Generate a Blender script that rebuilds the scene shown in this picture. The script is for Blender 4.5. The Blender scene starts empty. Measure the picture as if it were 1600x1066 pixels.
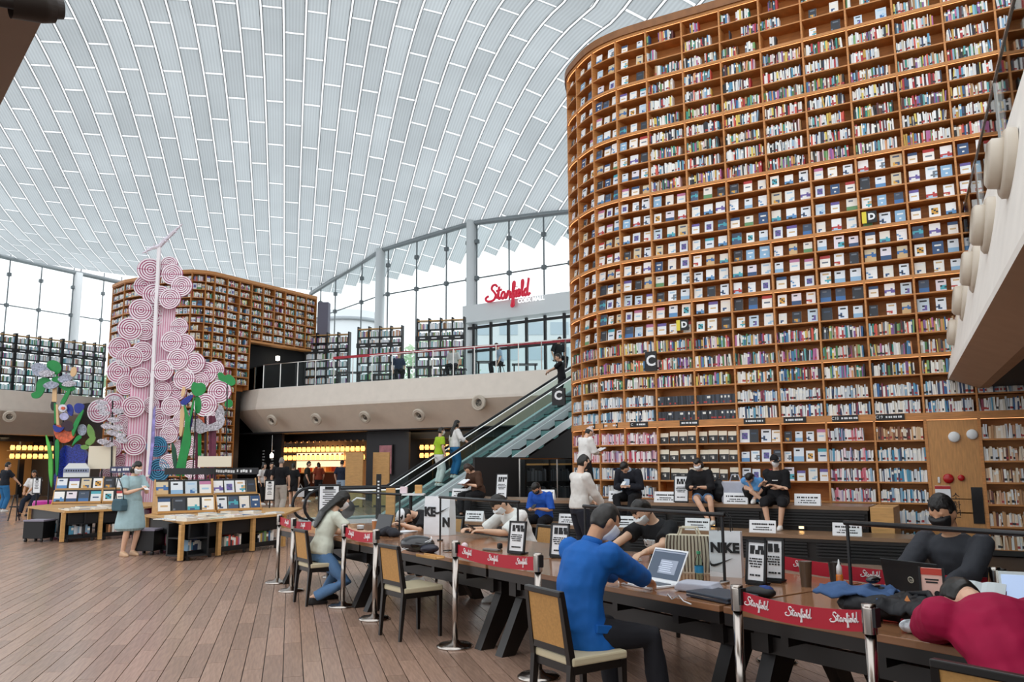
import bpy, bmesh, math, random
from mathutils import Vector, Matrix
R = math.radians
SC = bpy.context.scene
COL = SC.collection
rnd = random.Random(7)
# ---------------------------------------------------------------- camera
EYE = 1.62
FPX, HORIZ, ROLL = 1260.0, 722.0, R(-0.3)
PITCH = math.atan((HORIZ - 533) / FPX)
_s, _c = math.sin(PITCH), math.cos(PITCH)
cd = bpy.data.cameras.new('camera')
cd.sensor_width = 36.0
cd.lens = 36.0 * FPX / 1600.0
cd.clip_end = 500
cam = bpy.data.objects.new('camera', cd)
COL.objects.link(cam)
cam.matrix_world = Matrix.Translation((0, 0, EYE)) @ Matrix.Rotation(R(90) + PITCH, 4, 'X') @ Matrix.Rotation(ROLL, 4, 'Z')
SC.camera = cam
# ---------------------------------------------------------------- light and exposure
SC.view_settings.view_transform = 'Standard'
SC.view_settings.look = 'None'
SC.view_settings.exposure = 0.74
SC.view_settings.gamma = 1.0
SC.view_settings.use_curve_mapping = False
W = bpy.data.worlds.new('overcast_sky')
SC.world = W
W.use_nodes = True
bg = W.node_tree.nodes['Background']
bg.inputs[0].default_value = (0.93, 0.965, 1.0, 1)
bg.inputs[1].default_value = 1.0
SC.cycles.max_bounces = 7
SC.cycles.diffuse_bounces = 3
SC.cycles.glossy_bounces = 3
SC.cycles.transmission_bounces = 4
SC.cycles.transparent_max_bounces = 16
SC.cycles.sample_clamp_indirect = 4.0
SC.cycles.caustics_reflective = False
SC.cycles.caustics_refractive = False
# ---------------------------------------------------------------- helpers
def ray(px, py):
    x, y = px - 800.0, 533.0 - py
    cr, sr = math.cos(ROLL), math.sin(ROLL)
    x, y = x * cr - y * sr, x * sr + y * cr
    return Vector((x, FPX * _c - y * _s, FPX * _s + y * _c))
def gp(px, py, z=0.0):
    r = ray(px, py); t = (z - EYE) / r.z
    return Vector((r.x * t, r.y * t, z))
def dp(px, py, Y):
    r = ray(px, py); t = Y / r.y
    return Vector((r.x * t, Y, EYE + r.z * t))
def pix(p):
    X, Y, Z = p[0], p[1], p[2] - EYE
    yc = Z * _c - Y * _s; d = Y * _c + Z * _s
    if d <= 0.01: return (-9999, -9999)
    x, y = FPX * X / d, FPX * yc / d
    c, s = math.cos(-ROLL), math.sin(-ROLL)
    return (800 + x * c - y * s, 533 - (x * s + y * c))
def lin(h):
    if not isinstance(h, str): return tuple(h)[:3]
    h = h.lstrip('#')
    o = []
    for i in (0, 2, 4):
        v = int(h[i:i + 2], 16) / 255.0
        o.append(v / 12.92 if v <= 0.04045 else ((v + 0.055) / 1.055) ** 2.4)
    return tuple(o)
MATS = {}
def mat(name, col='#808080', rough=0.6, metal=0.0, var=0.0, scale=8.0, grain=None, emit=0.0, spec=0.5, rndobj=0.0, bump=0.0, attr=False, trans=0.0, island=0.0, coat=0.0, stretch=None):
    if name in MATS: return MATS[name]
    m = bpy.data.materials.new(name); m.use_nodes = True
    nt = m.node_tree; N = nt.nodes; L = nt.links
    b = N['Principled BSDF']
    c = lin(col)
    b.inputs['Base Color'].default_value = (*c, 1)
    b.inputs['Roughness'].default_value = rough
    b.inputs['Metallic'].default_value = metal
    b.inputs['Specular IOR Level'].default_value = spec
    if coat: b.inputs['Coat Weight'].default_value = coat; b.inputs['Coat Roughness'].default_value = 0.15
    src = None
    if attr:
        a = N.new('ShaderNodeVertexColor'); a.layer_name = 'Col'; src = a.outputs['Color']
    if var > 0 or bump > 0:
        tc = N.new('ShaderNodeTexCoord'); mp = N.new('ShaderNodeMapping')
        mp.inputs['Scale'].default_value = stretch or (1, 1, 1)
        L.new(tc.outputs['Object'], mp.inputs['Vector'])
        nz = N.new('ShaderNodeTexNoise'); nz.inputs['Scale'].default_value = scale; nz.inputs['Detail'].default_value = 4
        L.new(mp.outputs['Vector'], nz.inputs['Vector'])
    if var > 0:
        mx = N.new('ShaderNodeMix'); mx.data_type = 'RGBA'; mx.blend_type = 'MULTIPLY'
        mx.inputs[0].default_value = 1.0
        if src: L.new(src, mx.inputs[6])
        else: mx.inputs[6].default_value = (*c, 1)
        mr = N.new('ShaderNodeMapRange'); mr.inputs[1].default_value = 0.25; mr.inputs[2].default_value = 0.75
        mr.inputs[3].default_value = 1 - var; mr.inputs[4].default_value = 1 + var
        L.new(nz.outputs['Fac'], mr.inputs[0]); L.new(mr.outputs[0], mx.inputs[7]); src = mx.outputs[2]
    if rndobj > 0 or island > 0:
        if rndobj > 0:
            oi = N.new('ShaderNodeObjectInfo'); rs = oi.outputs['Random']
        else:
            oi = N.new('ShaderNodeNewGeometry'); rs = oi.outputs['Random Per Island']
        k = max(rndobj, island)
        mr2 = N.new('ShaderNodeMapRange'); mr2.inputs[3].default_value = 1 - k; mr2.inputs[4].default_value = 1 + k
        L.new(rs, mr2.inputs[0])
        mx2 = N.new('ShaderNodeMix'); mx2.data_type = 'RGBA'; mx2.blend_type = 'MULTIPLY'; mx2.inputs[0].default_value = 1.0
        if src: L.new(src, mx2.inputs[6])
        else: mx2.inputs[6].default_value = (*c, 1)
        L.new(mr2.outputs[0], mx2.inputs[7]); src = mx2.outputs[2]
    if src: L.new(src, b.inputs['Base Color'])
    if bump > 0:
        bp = N.new('ShaderNodeBump'); bp.inputs['Strength'].default_value = bump; bp.inputs['Distance'].default_value = 0.02
        L.new(nz.outputs['Fac'], bp.inputs['Height']); L.new(bp.outputs[0], b.inputs['Normal'])
    if emit:
        b.inputs['Emission Color'].default_value = (*c, 1); b.inputs['Emission Strength'].default_value = emit
    if trans > 0:
        out = N['Material Output']; tr = N.new('ShaderNodeBsdfTranslucent'); ms = N.new('ShaderNodeMixShader')
        ms.inputs[0].default_value = trans
        if src: L.new(src, tr.inputs[0])
        else: tr.inputs[0].default_value = (*c, 1)
        L.new(b.outputs[0], ms.inputs[1]); L.new(tr.outputs[0], ms.inputs[2]); L.new(ms.outputs[0], out.inputs[0])
    MATS[name] = m
    return m
def glassmat(name, tint=(0.93, 0.97, 0.97), refl=0.10, rough=0.02):
    if name in MATS: return MATS[name]
    m = bpy.data.materials.new(name); m.use_nodes = True
    N = m.node_tree.nodes; L = m.node_tree.links
    N.remove(N['Principled BSDF'])
    t = N.new('ShaderNodeBsdfTransparent'); t.inputs[0].default_value = (*tint, 1)
    g = N.new('ShaderNodeBsdfGlossy'); g.inputs['Roughness'].default_value = rough
    fr = N.new('ShaderNodeLayerWeight'); fr.inputs[0].default_value = refl
    ms = N.new('ShaderNodeMixShader')
    L.new(fr.outputs['Fresnel'], ms.inputs[0]); L.new(t.outputs[0], ms.inputs[1]); L.new(g.outputs[0], ms.inputs[2])
    L.new(ms.outputs[0], N['Material Output'].inputs[0])
    MATS[name] = m
    return m
def PRINT(): return mat('printed_cover', '#ffffff', 0.5, attr=True)
class MB:
    def __init__(s): s.v = []; s.f = []; s.m = []; s.c = []; s.M = None
    def add(s, vs, fs, m=0, c=None, M=None):
        o = len(s.v); M = M if M is not None else s.M
        for p in vs:
            p = Vector(p)
            s.v.append(M @ p if M is not None else p)
        for i, f in enumerate(fs):
            s.f.append(tuple(o + k for k in f)); s.m.append(m[i] if isinstance(m, list) else m)
            s.c.append(c[i] if isinstance(c, list) else c)
        return s
    def box(s, cx, cy, cz, sx, sy, sz, m=0, c=None, rz=0.0, M=None):
        a, b, d = sx / 2, sy / 2, sz / 2
        vs = [Vector((x, y, z)) for z in (-d, d) for y in (-b, b) for x in (-a, a)]
        if rz:
            Q = Matrix.Rotation(rz, 3, 'Z'); vs = [Q @ p for p in vs]
        vs = [p + Vector((cx, cy, cz)) for p in vs]
        return s.add(vs, [(0, 2, 3, 1), (4, 5, 7, 6), (0, 1, 5, 4), (2, 6, 7, 3), (0, 4, 6, 2), (1, 3, 7, 5)], m, c, M)
    def beam(s, p0, p1, w, h, m=0, c=None, up=(0, 0, 1)):
        p0, p1 = Vector(p0), Vector(p1); d = (p1 - p0).normalized(); up = Vector(up)
        x = d.cross(up)
        if x.length < 1e-4: x = d.cross(Vector((0, 1, 0)))
        x.normalize(); y = x.cross(d)
        vs = [p + x * (a * w / 2) + y * (b * h / 2) for p in (p0, p1) for a, b in ((-1, -1), (1, -1), (1, 1), (-1, 1))]
        return s.add(vs, [(0, 1, 2, 3), (7, 6, 5, 4), (0, 4, 5, 1), (1, 5, 6, 2), (2, 6, 7, 3), (3, 7, 4, 0)], m, c)
    def tube(s, pts, r, n=8, m=0, c=None, cap=True):
        pts = [Vector(p) for p in pts]; rr = r if isinstance(r, (list, tuple)) else [r] * len(pts)
        rings = []; px = None
        for i, p in enumerate(pts):
            d = (pts[min(i + 1, len(pts) - 1)] - pts[max(i - 1, 0)])
            d = d.normalized() if d.length > 1e-9 else Vector((0, 0, 1))
            if px is None:
                px = d.cross(Vector((0, 0, 1)))
                if px.length < 1e-3: px = d.cross(Vector((0, 1, 0)))
            px = (px - d * px.dot(d))
            if px.length < 1e-5: px = d.orthogonal()
            px.normalize(); y = d.cross(px)
            rings.append([p + (px * math.cos(2 * math.pi * k / n) + y * math.sin(2 * math.pi * k / n)) * rr[i] for k in range(n)])
        return s.loft(rings, m, c, cap)
    def loft(s, rings, m=0, c=None, cap=True):
        n = len(rings[0]); vs = [p for r in rings for p in r]; fs = []
        for i in range(len(rings) - 1):
            for k in range(n):
                a, b = i * n + k, i * n + (k + 1) % n
                fs.append((a, b, b + n, a + n))
        if cap:
            fs.append(tuple(reversed(range(n)))); fs.append(tuple(range(len(vs) - n, len(vs))))
        return s.add(vs, fs, m, c)
    def lathe(s, prof, n=16, o=(0, 0, 0), m=0, c=None, cap=True):
        o = Vector(o)
        return s.loft([[o + Vector((r * math.cos(2 * math.pi * k / n), r * math.sin(2 * math.pi * k / n), z)) for k in range(n)] for r, z in prof], m, c, cap)
    def prism(s, poly, t, M=None, m=0, c=None):
        n = len(poly)
        vs = [Vector((x, y, 0)) for x, y in poly] + [Vector((x, y, t)) for x, y in poly]
        return s.add(vs, [tuple(reversed(range(n))), tuple(range(n, 2 * n))] + [(i, (i + 1) % n, (i + 1) % n + n, i + n) for i in range(n)], m, c, M)
    def quad(s, a, b, c_, d, m=0, c=None): return s.add([a, b, c_, d], [(0, 1, 2, 3)], m, c)
    def mesh(s, name, mats):
        me = bpy.data.meshes.new(name)
        me.from_pydata([tuple(p) for p in s.v], [], s.f)
        for mm in (mats if isinstance(mats, (list, tuple)) else [mats]): me.materials.append(mm)
        if any(s.m): me.polygons.foreach_set('material_index', s.m)
        if any(x is not None for x in s.c):
            ca = me.color_attributes.new('Col', 'FLOAT_COLOR', 'CORNER')
            buf = []
            for f, x in zip(s.f, s.c):
                x = x or (1, 1, 1)
                buf += [x[0], x[1], x[2], 1.0] * len(f)
            ca.data.foreach_set('color', buf)
        me.update()
        return me
    def obj(s, name, mats, parent=None, smooth=False, loc=None, rz=0.0, bevel=0.0):
        me = s.mesh(name, mats)
        if smooth: me.polygons.foreach_set('use_smooth', [True] * len(me.polygons))
        o = link(name, me, parent, loc, rz)
        if bevel:
            b = o.modifiers.new('edge', 'BEVEL'); b.width = bevel; b.segments = 2; b.limit_method = 'ANGLE'
        return o
def link(name, data, parent=None, loc=None, rz=0.0):
    o = bpy.data.objects.new(name, data); COL.objects.link(o)
    if parent: o.parent = parent
    if loc is not None: o.location = loc
    if rz: o.rotation_euler = (0, 0, rz)
    return o
def tag(o, label=None, cat=None, group=None, kind=None):
    if label: o['label'] = label
    if cat: o['category'] = cat
    if group: o['group'] = group
    if kind: o['kind'] = kind
    return o
def thing(name, label, cat, loc=(0, 0, 0), rz=0.0, group=None):
    return tag(link(name, None, None, loc, rz), label, cat, group)
KIDS = {}
def copy_tree(o, parent=None, loc=None, rz=None):
    c = o.copy(); COL.objects.link(c); c.parent = parent
    if loc is not None: c.location = loc
    if rz is not None: c.rotation_euler = (0, 0, rz)
    for ch in list(o.children): copy_tree(ch, c)
    return c
def text(body, size, mt, parent=None, M=None, name='lettering', depth=0.004, align='CENTER', bold=0.0, shear=0.0, kind=None):
    cu = bpy.data.curves.new(name, 'FONT'); cu.body = body; cu.size = size; cu.extrude = depth
    cu.align_x = align; cu.align_y = 'CENTER'; cu.offset = bold; cu.shear = shear; cu.resolution_u = 3
    t = bpy.data.objects.new(name, cu); COL.objects.link(t)
    me = bpy.data.meshes.new_from_object(t.evaluated_get(bpy.context.evaluated_depsgraph_get()))
    bpy.data.objects.remove(t); bpy.data.curves.remove(cu)
    me.materials.clear(); me.materials.append(mt)
    o = bpy.data.objects.new(name, me); COL.objects.link(o)
    if parent: o.parent = parent
    if M is not None: o.matrix_local = M
    if kind: o['kind'] = kind
    return o
def frame(o, x, z):       # matrix with local x along x, local z (normal) along z
    x = Vector(x).normalized(); z = Vector(z); z = (z - x * z.dot(x)).normalized(); y = z.cross(x)
    M = Matrix((x, y, z)).transposed().to_4x4(); M.translation = Vector(o); return M
ORD = 'zeroth first second third fourth fifth sixth seventh eighth ninth tenth eleventh twelfth thirteenth fourteenth fifteenth sixteenth seventeenth eighteenth nineteenth twentieth'.split()
def ordn(i):
    if i < len(ORD): return ORD[i]
    if i < 30: return 'twenty-' + ORD[i - 20]
    if i == 30: return 'thirtieth'
    return 'thirty-' + ORD[i - 30] if i < 40 else 'last'
# ---------------------------------------------------------------- shared materials
WOOD = mat('oak_shelf', '#c4854a', 0.5, var=0.22, scale=5, stretch=(1, 1, 8))
WOODB = mat('oak_back_panel', '#b87638', 0.55, var=0.2, scale=4, stretch=(1, 1, 6))
WOODL = mat('light_oak', '#c89a5e', 0.5, var=0.15, scale=5, stretch=(1, 1, 6))
BLACK = mat('matt_black', '#0e0e10', 0.5)
DARK = mat('dark_stain', '#17110e', 0.4, var=0.2, scale=10)
STEEL = mat('brushed_steel', '#b9b6b1', 0.22, metal=1.0)
WHITE = mat('white_paint', '#e6e8e8', 0.5)
PAPER = mat('white_paper', '#eef0f2', 0.7)
INK = mat('black_ink', '#1b1b1d', 0.7)
BEIGE = mat('beige_plaster', '#efe5d8', 0.75, var=0.04, scale=3)
GLASS = glassmat('clear_glass')
# ================================================================ the setting
AZ = R(-15.25)
VA = Vector((math.sin(AZ), math.cos(AZ), 0)); VN = Vector((math.cos(AZ), -math.sin(AZ), 0))
def UV(u, v, z=0.0): return VN * u + VA * v + Vector((0, 0, z))
CC = [16.393, -2.2644, -2.4948, 1.5456, -0.0429, -1.0092, -0.303, 0.3178, -0.425]
def ceil_z(u, v):
    uu = max(-24.0, min(16.0, u)); vc = max(23.0, min(54.5, v))
    b = (vc - 35) / 15; a = uu / 10
    z = CC[0] + CC[1] * b + CC[2] * b * b + CC[3] * b ** 3 + CC[4] * a + CC[5] * a * a + CC[6] * a * b + CC[7] * a * a * b + CC[8] * a ** 3
    if uu < -12:      # the far left edge flattens out above the window wall
        k = (-12 - uu) / 12; z = z * (1 - k * min(1, max(0, (v - 46) / 8))) + 13.2 * k * min(1, max(0, (v - 46) / 8))
    return EYE + z - 0.02 * max(0, 23 - v)
def ceiling_panel_mat(name, isl):
    m = mat(name, '#bac0c2', 0.6, trans=0.63, rndobj=0 if isl else 0.07, island=0.07 if isl else 0, var=0.07, scale=0.35)
    N = m.node_tree.nodes; L = m.node_tree.links      # ripple shading of fine corrugation, painted into the colour as bands
    tc = N.new('ShaderNodeTexCoord'); mp = N.new('ShaderNodeMapping'); mp.inputs['Rotation'].default_value = (0, 0, AZ)
    wv = N.new('ShaderNodeTexWave'); wv.wave_type = 'BANDS'; wv.bands_direction = 'X'; wv.inputs['Scale'].default_value = 2.6
    mr = N.new('ShaderNodeMapRange'); mr.inputs[3].default_value = 0.9; mr.inputs[4].default_value = 1.05
    L.new(tc.outputs['Object'], mp.inputs[0]); L.new(mp.outputs[0], wv.inputs[0]); L.new(wv.outputs['Fac'], mr.inputs[0])
    b = N['Principled BSDF']; src = b.inputs['Base Color'].links[0].from_socket
    mx = N.new('ShaderNodeMix'); mx.data_type = 'RGBA'; mx.blend_type = 'MULTIPLY'; mx.inputs[0].default_value = 1.0
    L.new(src, mx.inputs[6]); L.new(mr.outputs[0], mx.inputs[7]); L.new(mx.outputs[2], b.inputs['Base Color'])
    for n in N:
        if n.type == 'BSDF_TRANSLUCENT': L.new(mx.outputs[2], n.inputs[0])
    return m
JOINT = mat('white_ceiling_frame', '#ffffff', 0.5, trans=0.8)
DARKJ = mat('ceiling_shadow_line', '#6d7274', 0.6)  # grey for the shadow lines painted along the joints
ceiling = link('ceiling', None, None); tag(ceiling, 'vast curved ceiling of staggered translucent panels', None, kind='structure')
PW, PL, V0 = 0.82, 3.47, 36.1
def cell(u0, u1, v0, v1, dz, nv=3):
    return [[Vector(UV(u, v0 + (v1 - v0) * j / nv, ceil_z(u, v0 + (v1 - v0) * j / nv) + dz)) for u in (u0, u1)] for j in range(nv + 1)]
PM1 = ceiling_panel_mat('perforated_panel', False); PM2 = ceiling_panel_mat('perforated_panel_far', True)
cells = []
for k in range(-30, 24):
    for j in range(-6, 9):
        v0 = V0 + PL * j + (PL / 2 if k % 2 else 0)
        if v0 + PL < 15: continue
        u0 = k * PW; um = u0 + PW / 2
        vlim = 54 - 1.52 * (um - 3.2) + 3.5 if um > 3 else (min(60, 64 + .9 * (um + 12.2)) if um < -8 else 60)      # the roof ends just outside the glass walls
        v1 = min(v0 + PL, vlim)
        if v1 - v0 < .3: continue
        c0 = UV(u0 + PW / 2, v0 + PL / 2, ceil_z(u0 + PW / 2, v0 + PL / 2))
        q = pix(c0)
        seen = -30 < q[0] < 1000 and -30 < q[1] < 480 and not (q[0] > 905 and q[1] > 110)
        cells.append((0 if seen else 1, (c0 - Vector((0, 0, EYE))).length, u0, v0, v1))
cells.sort()
GU, GV = 0.05, 0.075
far = MB(); jl = MB(); jd = MB()
for i, (ns, dist, u0, v0, v1) in enumerate(cells):
    g = cell(u0 + GU, u0 + PW - GU, v0 + GV, v1 - GV, 0.0)
    b = far if i >= 300 else MB()
    vs = [p for r in g for p in r]; n = len(g)
    up = [p + Vector((0, 0, 0.05)) for p in vs]
    fs = [(2 * j, 2 * j + 1, 2 * j + 3, 2 * j + 2) for j in range(n - 1)]
    o = len(vs)
    for j in range(n - 1):
        fs += [(2 * j, 2 * j + 2, 2 * j + 2 + o, 2 * j + o), (2 * j + 1, 2 * j + 1 + o, 2 * j + 3 + o, 2 * j + 3)]
    fs += [(0, o, 1 + o, 1), (2 * n - 2, 2 * n - 1, 2 * n - 1 + o, 2 * n - 2 + o)]
    b.add(vs + up, fs)
    if i < 300: b.obj('ceiling_panel', PM1, ceiling)
    # the white frame around each panel, recessed above it, with dark strips painting shadow lines beside it
    for (a0, a1, b0, b1) in ((u0 - GU, u0 + GU, v0, v1), (u0 + GU, u0 + PW - GU, v0 - GV, v0 + GV)):
        g = cell(a0, a1, b0, b1, 0.012)
        jl.add([p for r in g for p in r], [(2 * j, 2 * j + 1, 2 * j + 3, 2 * j + 2) for j in range(len(g) - 1)])
    for uu in (u0 + GU, u0 - GU):
        g = cell(uu - 0.012, uu + 0.012, v0, v1, 0.004)
        jd.add([p for r in g for p in r], [(2 * j, 2 * j + 1, 2 * j + 3, 2 * j + 2) for j in range(len(g) - 1)])
tag(far.obj('far_ceiling_panels', PM2, ceiling), kind='stuff')
tag(jl.obj('ceiling_frame', JOINT, ceiling), kind='stuff')
tag(jd.obj('joint_shadow', DARKJ, ceiling), kind='stuff')
# ---------------------------------------------------------------- floor of staggered planks
floor = MB()
floor.quad((-70, -20, -0.02), (45, -20, -0.02), (45, 90, -0.02), (-70, 90, -0.02))
floor = tag(floor.obj('floor', mat('dark_plank_bed', '#3c2c22', 0.5, var=0.2, scale=2)), 'brown plank floor of the hall', kind='structure')
def plank_mat(name, isl):
    return mat(name, '#a08270', 0.27, var=0.22, scale=3.5, stretch=(14, 1.2, 1), rndobj=0 if isl else 0.16, island=0.16 if isl else 0, spec=0.6)
FM1, FM2 = plank_mat('walnut_plank', False), plank_mat('walnut_plank_far', True)
pw, pl = 0.152, 1.22
pm = MB(); pm.box(0, 0, -0.006, pw - 0.007, pl - 0.006, 0.012); pmesh = pm.mesh('plank', FM1)
pls = []
for k in range(-150, 60):
    off = (k * 0.37) % 1.0 * pl
    for j in range(2, 34):
        v = j * pl + off; u = (k + 0.5) * pw
        P = UV(u, v)
        q = pix(P)
        if -60 < q[0] < 1660 and q[1] < 1130: pls.append((P.length, k, P))
        elif -300 < q[0] < 1900 and q[1] < 1300: pls.append((P.length + 100, k, P))
pls.sort(key=lambda t: t[0])
near = [t for t in pls if t[0] < 100 and pix(t[2])[0] < 1000][:300]
ids = set(id(t) for t in near)
for t in near:
    o = link('plank', pmesh, floor, t[2], -AZ)
fb = MB(); Q = Matrix.Rotation(-AZ, 4, 'Z')
for t in pls:
    if id(t) in ids or t[2].length > 42: continue
    fb.box(t[2].x, t[2].y, -0.006, pw - 0.007, pl - 0.006, 0.012, rz=-AZ)
tag(fb.obj('far_planks', FM2, floor), kind='stuff')
# ---------------------------------------------------------------- mezzanine slabs with beige fascia
def fascia(name, label, top, out=0.0, zt=5.0, zc=4.05, zb=3.0, inset=0.9, bulge=0.15, smooth=True):
    """a beige balcony front along the polyline top; leans out to a crease then slants back in below it"""
    n = len(top); b = MB(); rings = []
    for i, p in enumerate(top):
        p = Vector((p[0], p[1])); a = Vector(top[max(0, i - 1)][:2]); c = Vector(top[min(n - 1, i + 1)][:2])
        d = (c - a).normalized(); nr = Vector((d.y, -d.x))      # towards the room
        def q(off, z): w = p + nr * off; return Vector((w.x, w.y, z))
        rings.append([q(-0.5, zt), q(-0.12, zt + 0.0), q(0, zt - 0.03), q(bulge, zc + 0.08), q(bulge, zc - 0.02), q(-inset, zb + 0.02), q(-inset - 0.3, zb)])
    m = len(rings[0]); vs = [p for r in rings for p in r]; fs = []; ms = []
    for i in range(n - 1):
        for k in range(m - 1):
            a = i * m + k; fs.append((a, a + 1, a + 1 + m, a + m)); ms.append(0 if k < 4 else 1)
    b.add(vs, fs, ms)
    fs = []
    return tag(b.obj(name, [BEIGE, mat('taupe_plaster', '#efe2d0', 0.75, var=0.04, scale=3)]), label, kind='structure')
def slab(name, poly, z, t, m=WHITE, label=None):
    b = MB(); b.prism([(p[0], p[1]) for p in poly], t); o = b.obj(name, m, None, False, (0, 0, z)); tag(o, label, kind='structure'); return o
MT = [gp(372, 612, 5.0), gp(405, 607, 5.0), gp(640, 591, 5.0), gp(880, 575, 5.0), gp(1000, 568, 5.0), gp(1200, 552, 5.0)]
fas_m = fascia('wall_mezzanine', 'beige mezzanine balcony front in the middle', MT)
ML = [gp(-420, 588, 5.0), gp(-200, 596, 5.0), gp(0, 608, 5.0), gp(146, 620, 5.0), gp(170, 622, 5.0)]
fas_l = fascia('wall_left', 'beige mezzanine balcony front at the left', ML)
mid = MT[0]
slab('floor_mezzanine', [MT[0], MT[1], MT[3], MT[5], (24, 62), (-22, 66), (-17, 40.5)], 4.6, 0.38, WHITE, 'upper gallery floor behind the middle balcony')
slab('floor_gallery', [ML[0], ML[2], ML[3], ML[4], (-19, 66), (-52, 66)], 4.6, 0.38, WHITE, 'upper gallery floor behind the left balcony')
# soffits and dark shop front walls under the mezzanine
CHAR = mat('charcoal_cladding', '#2a2a2d', 0.6, var=0.1, scale=3)
slab('ceiling_soffit', [MT[0] + Vector((-.3, .4, 0)), MT[3] + Vector((.2, .9, 0)), MT[5] + Vector((0, .9, 0)), (24, 60), (-22, 62)], 2.98, 0.06, CHAR)
slab('ceiling_soffit', [ML[0] + Vector((-1, .4, 0)), ML[4] + Vector((-1, 0, 0)), (-22, 62), (-50, 62)], 2.98, 0.06, CHAR)
# ================================================================ bookcases
ROWZ = [11.37, 10.97, 10.58, 10.18, 9.78, 9.39, 8.99, 8.61, 8.23, 7.87, 7.5, 7.14, 6.78, 6.41, 6.05, 5.69, 5.35, 5.01, 4.66, 4.3, 3.93, 3.54, 3.17, 2.78, 2.46]
THICK = {0, 3, 6, 10, 14, 17, 21, 24}
LOWZ = [2.33, 1.98, 1.6, 1.23, 0.86, 0.49, 0.1]
BU = Vector((0.862, -0.507)); BW = 0.843
CURV = [Vector(p) for p in ((2.1, 21.4), (1.62, 20.6), (1.45, 19.6), (1.63, 18.84), (1.95, 18.12), (2.44, 17.58))]
UPR = CURV + [Vector((3.07, 17.15)) + BU * BW * k for k in range(0, 11)]
KB = 6                       # index of the first straight upright
FRONT = []                   # smooth front line (Catmull-Rom through the uprights)
for i in range(len(UPR) - 1):
    p0, p1, p2, p3 = UPR[max(i - 1, 0)], UPR[i], UPR[i + 1], UPR[min(i + 2, len(UPR) - 1)]
    ns = 4 if i < KB else 1
    for j in range(ns):
        t = j / ns
        FRONT.append(0.5 * ((2 * p1) + (p2 - p0) * t + (2 * p0 - 5 * p1 + 4 * p2 - p3) * t * t + (3 * p1 - p0 - 3 * p2 + p3) * t ** 3))
FRONT.append(UPR[-1])
def inward(line, i):
    a, c = line[max(0, i - 1)], line[min(len(line) - 1, i + 1)]; d = (c - a).normalized(); return Vector((-d.y, d.x))
def strip(b, line, i0, i1, z0, z1, d0, d1, m=0):
    vs = []
    for i in range(i0, i1 + 1):
        n = inward(line, i); p = line[i]
        for d, z in ((d0, z0), (d1, z0), (d1, z1), (d0, z1)):
            q = p + n * d; vs.append((q.x, q.y, z))
    fs = []
    k = i1 - i0
    for i in range(k):
        a = 4 * i
        for e in range(4): fs.append((a + e, a + (e + 1) % 4, a + 4 + (e + 1) % 4, a + 4 + e))
    fs += [(0, 3, 2, 1), (4 * k, 4 * k + 1, 4 * k + 2, 4 * k + 3)]
    b.add(vs, fs, m)
LED = mat('warm_shelf_light', '#ffb878', 0.5, emit=.9)
big = thing('bookcase', 'towering curved oak bookcase of about thirty shelves on the right', 'bookcase')
nF = len(FRONT) - 1
def fidx(u): return u * 4 if u <= KB else KB * 4 + (u - KB)
for r, z in enumerate(ROWZ):
    b = MB(); th = 0.055 if r in THICK else 0.026
    if r == 24: strip(b, FRONT, 0, nF, 2.33, 2.46, -0.02, 0.36)
    else: strip(b, FRONT, 0, nF, z - th, z, 0.0 if th < .05 else -0.012, 0.36)
    b.obj('shelf_board', WOOD, big)
    if r in THICK and r not in (24,):
        l = MB(); strip(l, FRONT, 4, nF, z - th - 0.006, z - th, 0.012, 0.03); l.obj('shelf_light', LED, big)
l = MB(); strip(l, FRONT, 4, nF, 2.322, 2.33, 0.012, 0.03); l.obj('shelf_light', LED, big)
PANEL = (KB + 6, KB + 7)
for z in LOWZ[1:]:
    for a, c in ((0, PANEL[0]), (PANEL[1], len(UPR) - 1)):
        b = MB(); strip(b, FRONT, fidx(a), fidx(c), z - 0.03, z, 0.0, 0.36); b.obj('shelf_board', WOOD, big)
for i, p in enumerate(UPR):
    n = inward(UPR, i) if i else inward(UPR, 0); b = MB(); a = math.atan2(n.y, n.x)
    c = p + n * 0.175
    b.box(c.x, c.y, (11.4 + 2.4) / 2, 0.37, 0.034, 9.0, rz=a)
    b.obj('upright', WOOD, big)
    b = MB(); b.box(c.x, c.y, 1.17, 0.37, 0.05 if i in PANEL else 0.034, 2.33, rz=a); b.obj('upright', WOOD, big)
b = MB(); strip(b, FRONT, 0, nF, 0, 11.4, 0.36, 0.40); b.obj('back_panel', WOODB, big)
b = MB(); strip(b, FRONT, 0, nF, 11.37, 11.55, -0.05, 0.5); b.obj('cornice', mat('dark_oak', '#8a5a30', 0.5, var=0.2, scale=5), big)
b = MB(); strip(b, FRONT, 0, nF, 0, 0.09, -0.01, 0.36); b.obj('plinth', DARK, big)
# solid body behind the shelving
b = MB(); q = [(p.x, p.y) for p in FRONT[4:]]; q2 = [(UPR[-1].x + 1.6, UPR[-1].y + 2.4), (3.6, 22.3)]
inn = [(p + inward(FRONT, i + 4) * 0.42) for i, p in enumerate(FRONT[4:])]
b.prism([(p.x, p.y) for p in inn] + q2, 11.3); tag(b.obj('wall_core', DARK), None, kind='structure')
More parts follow.
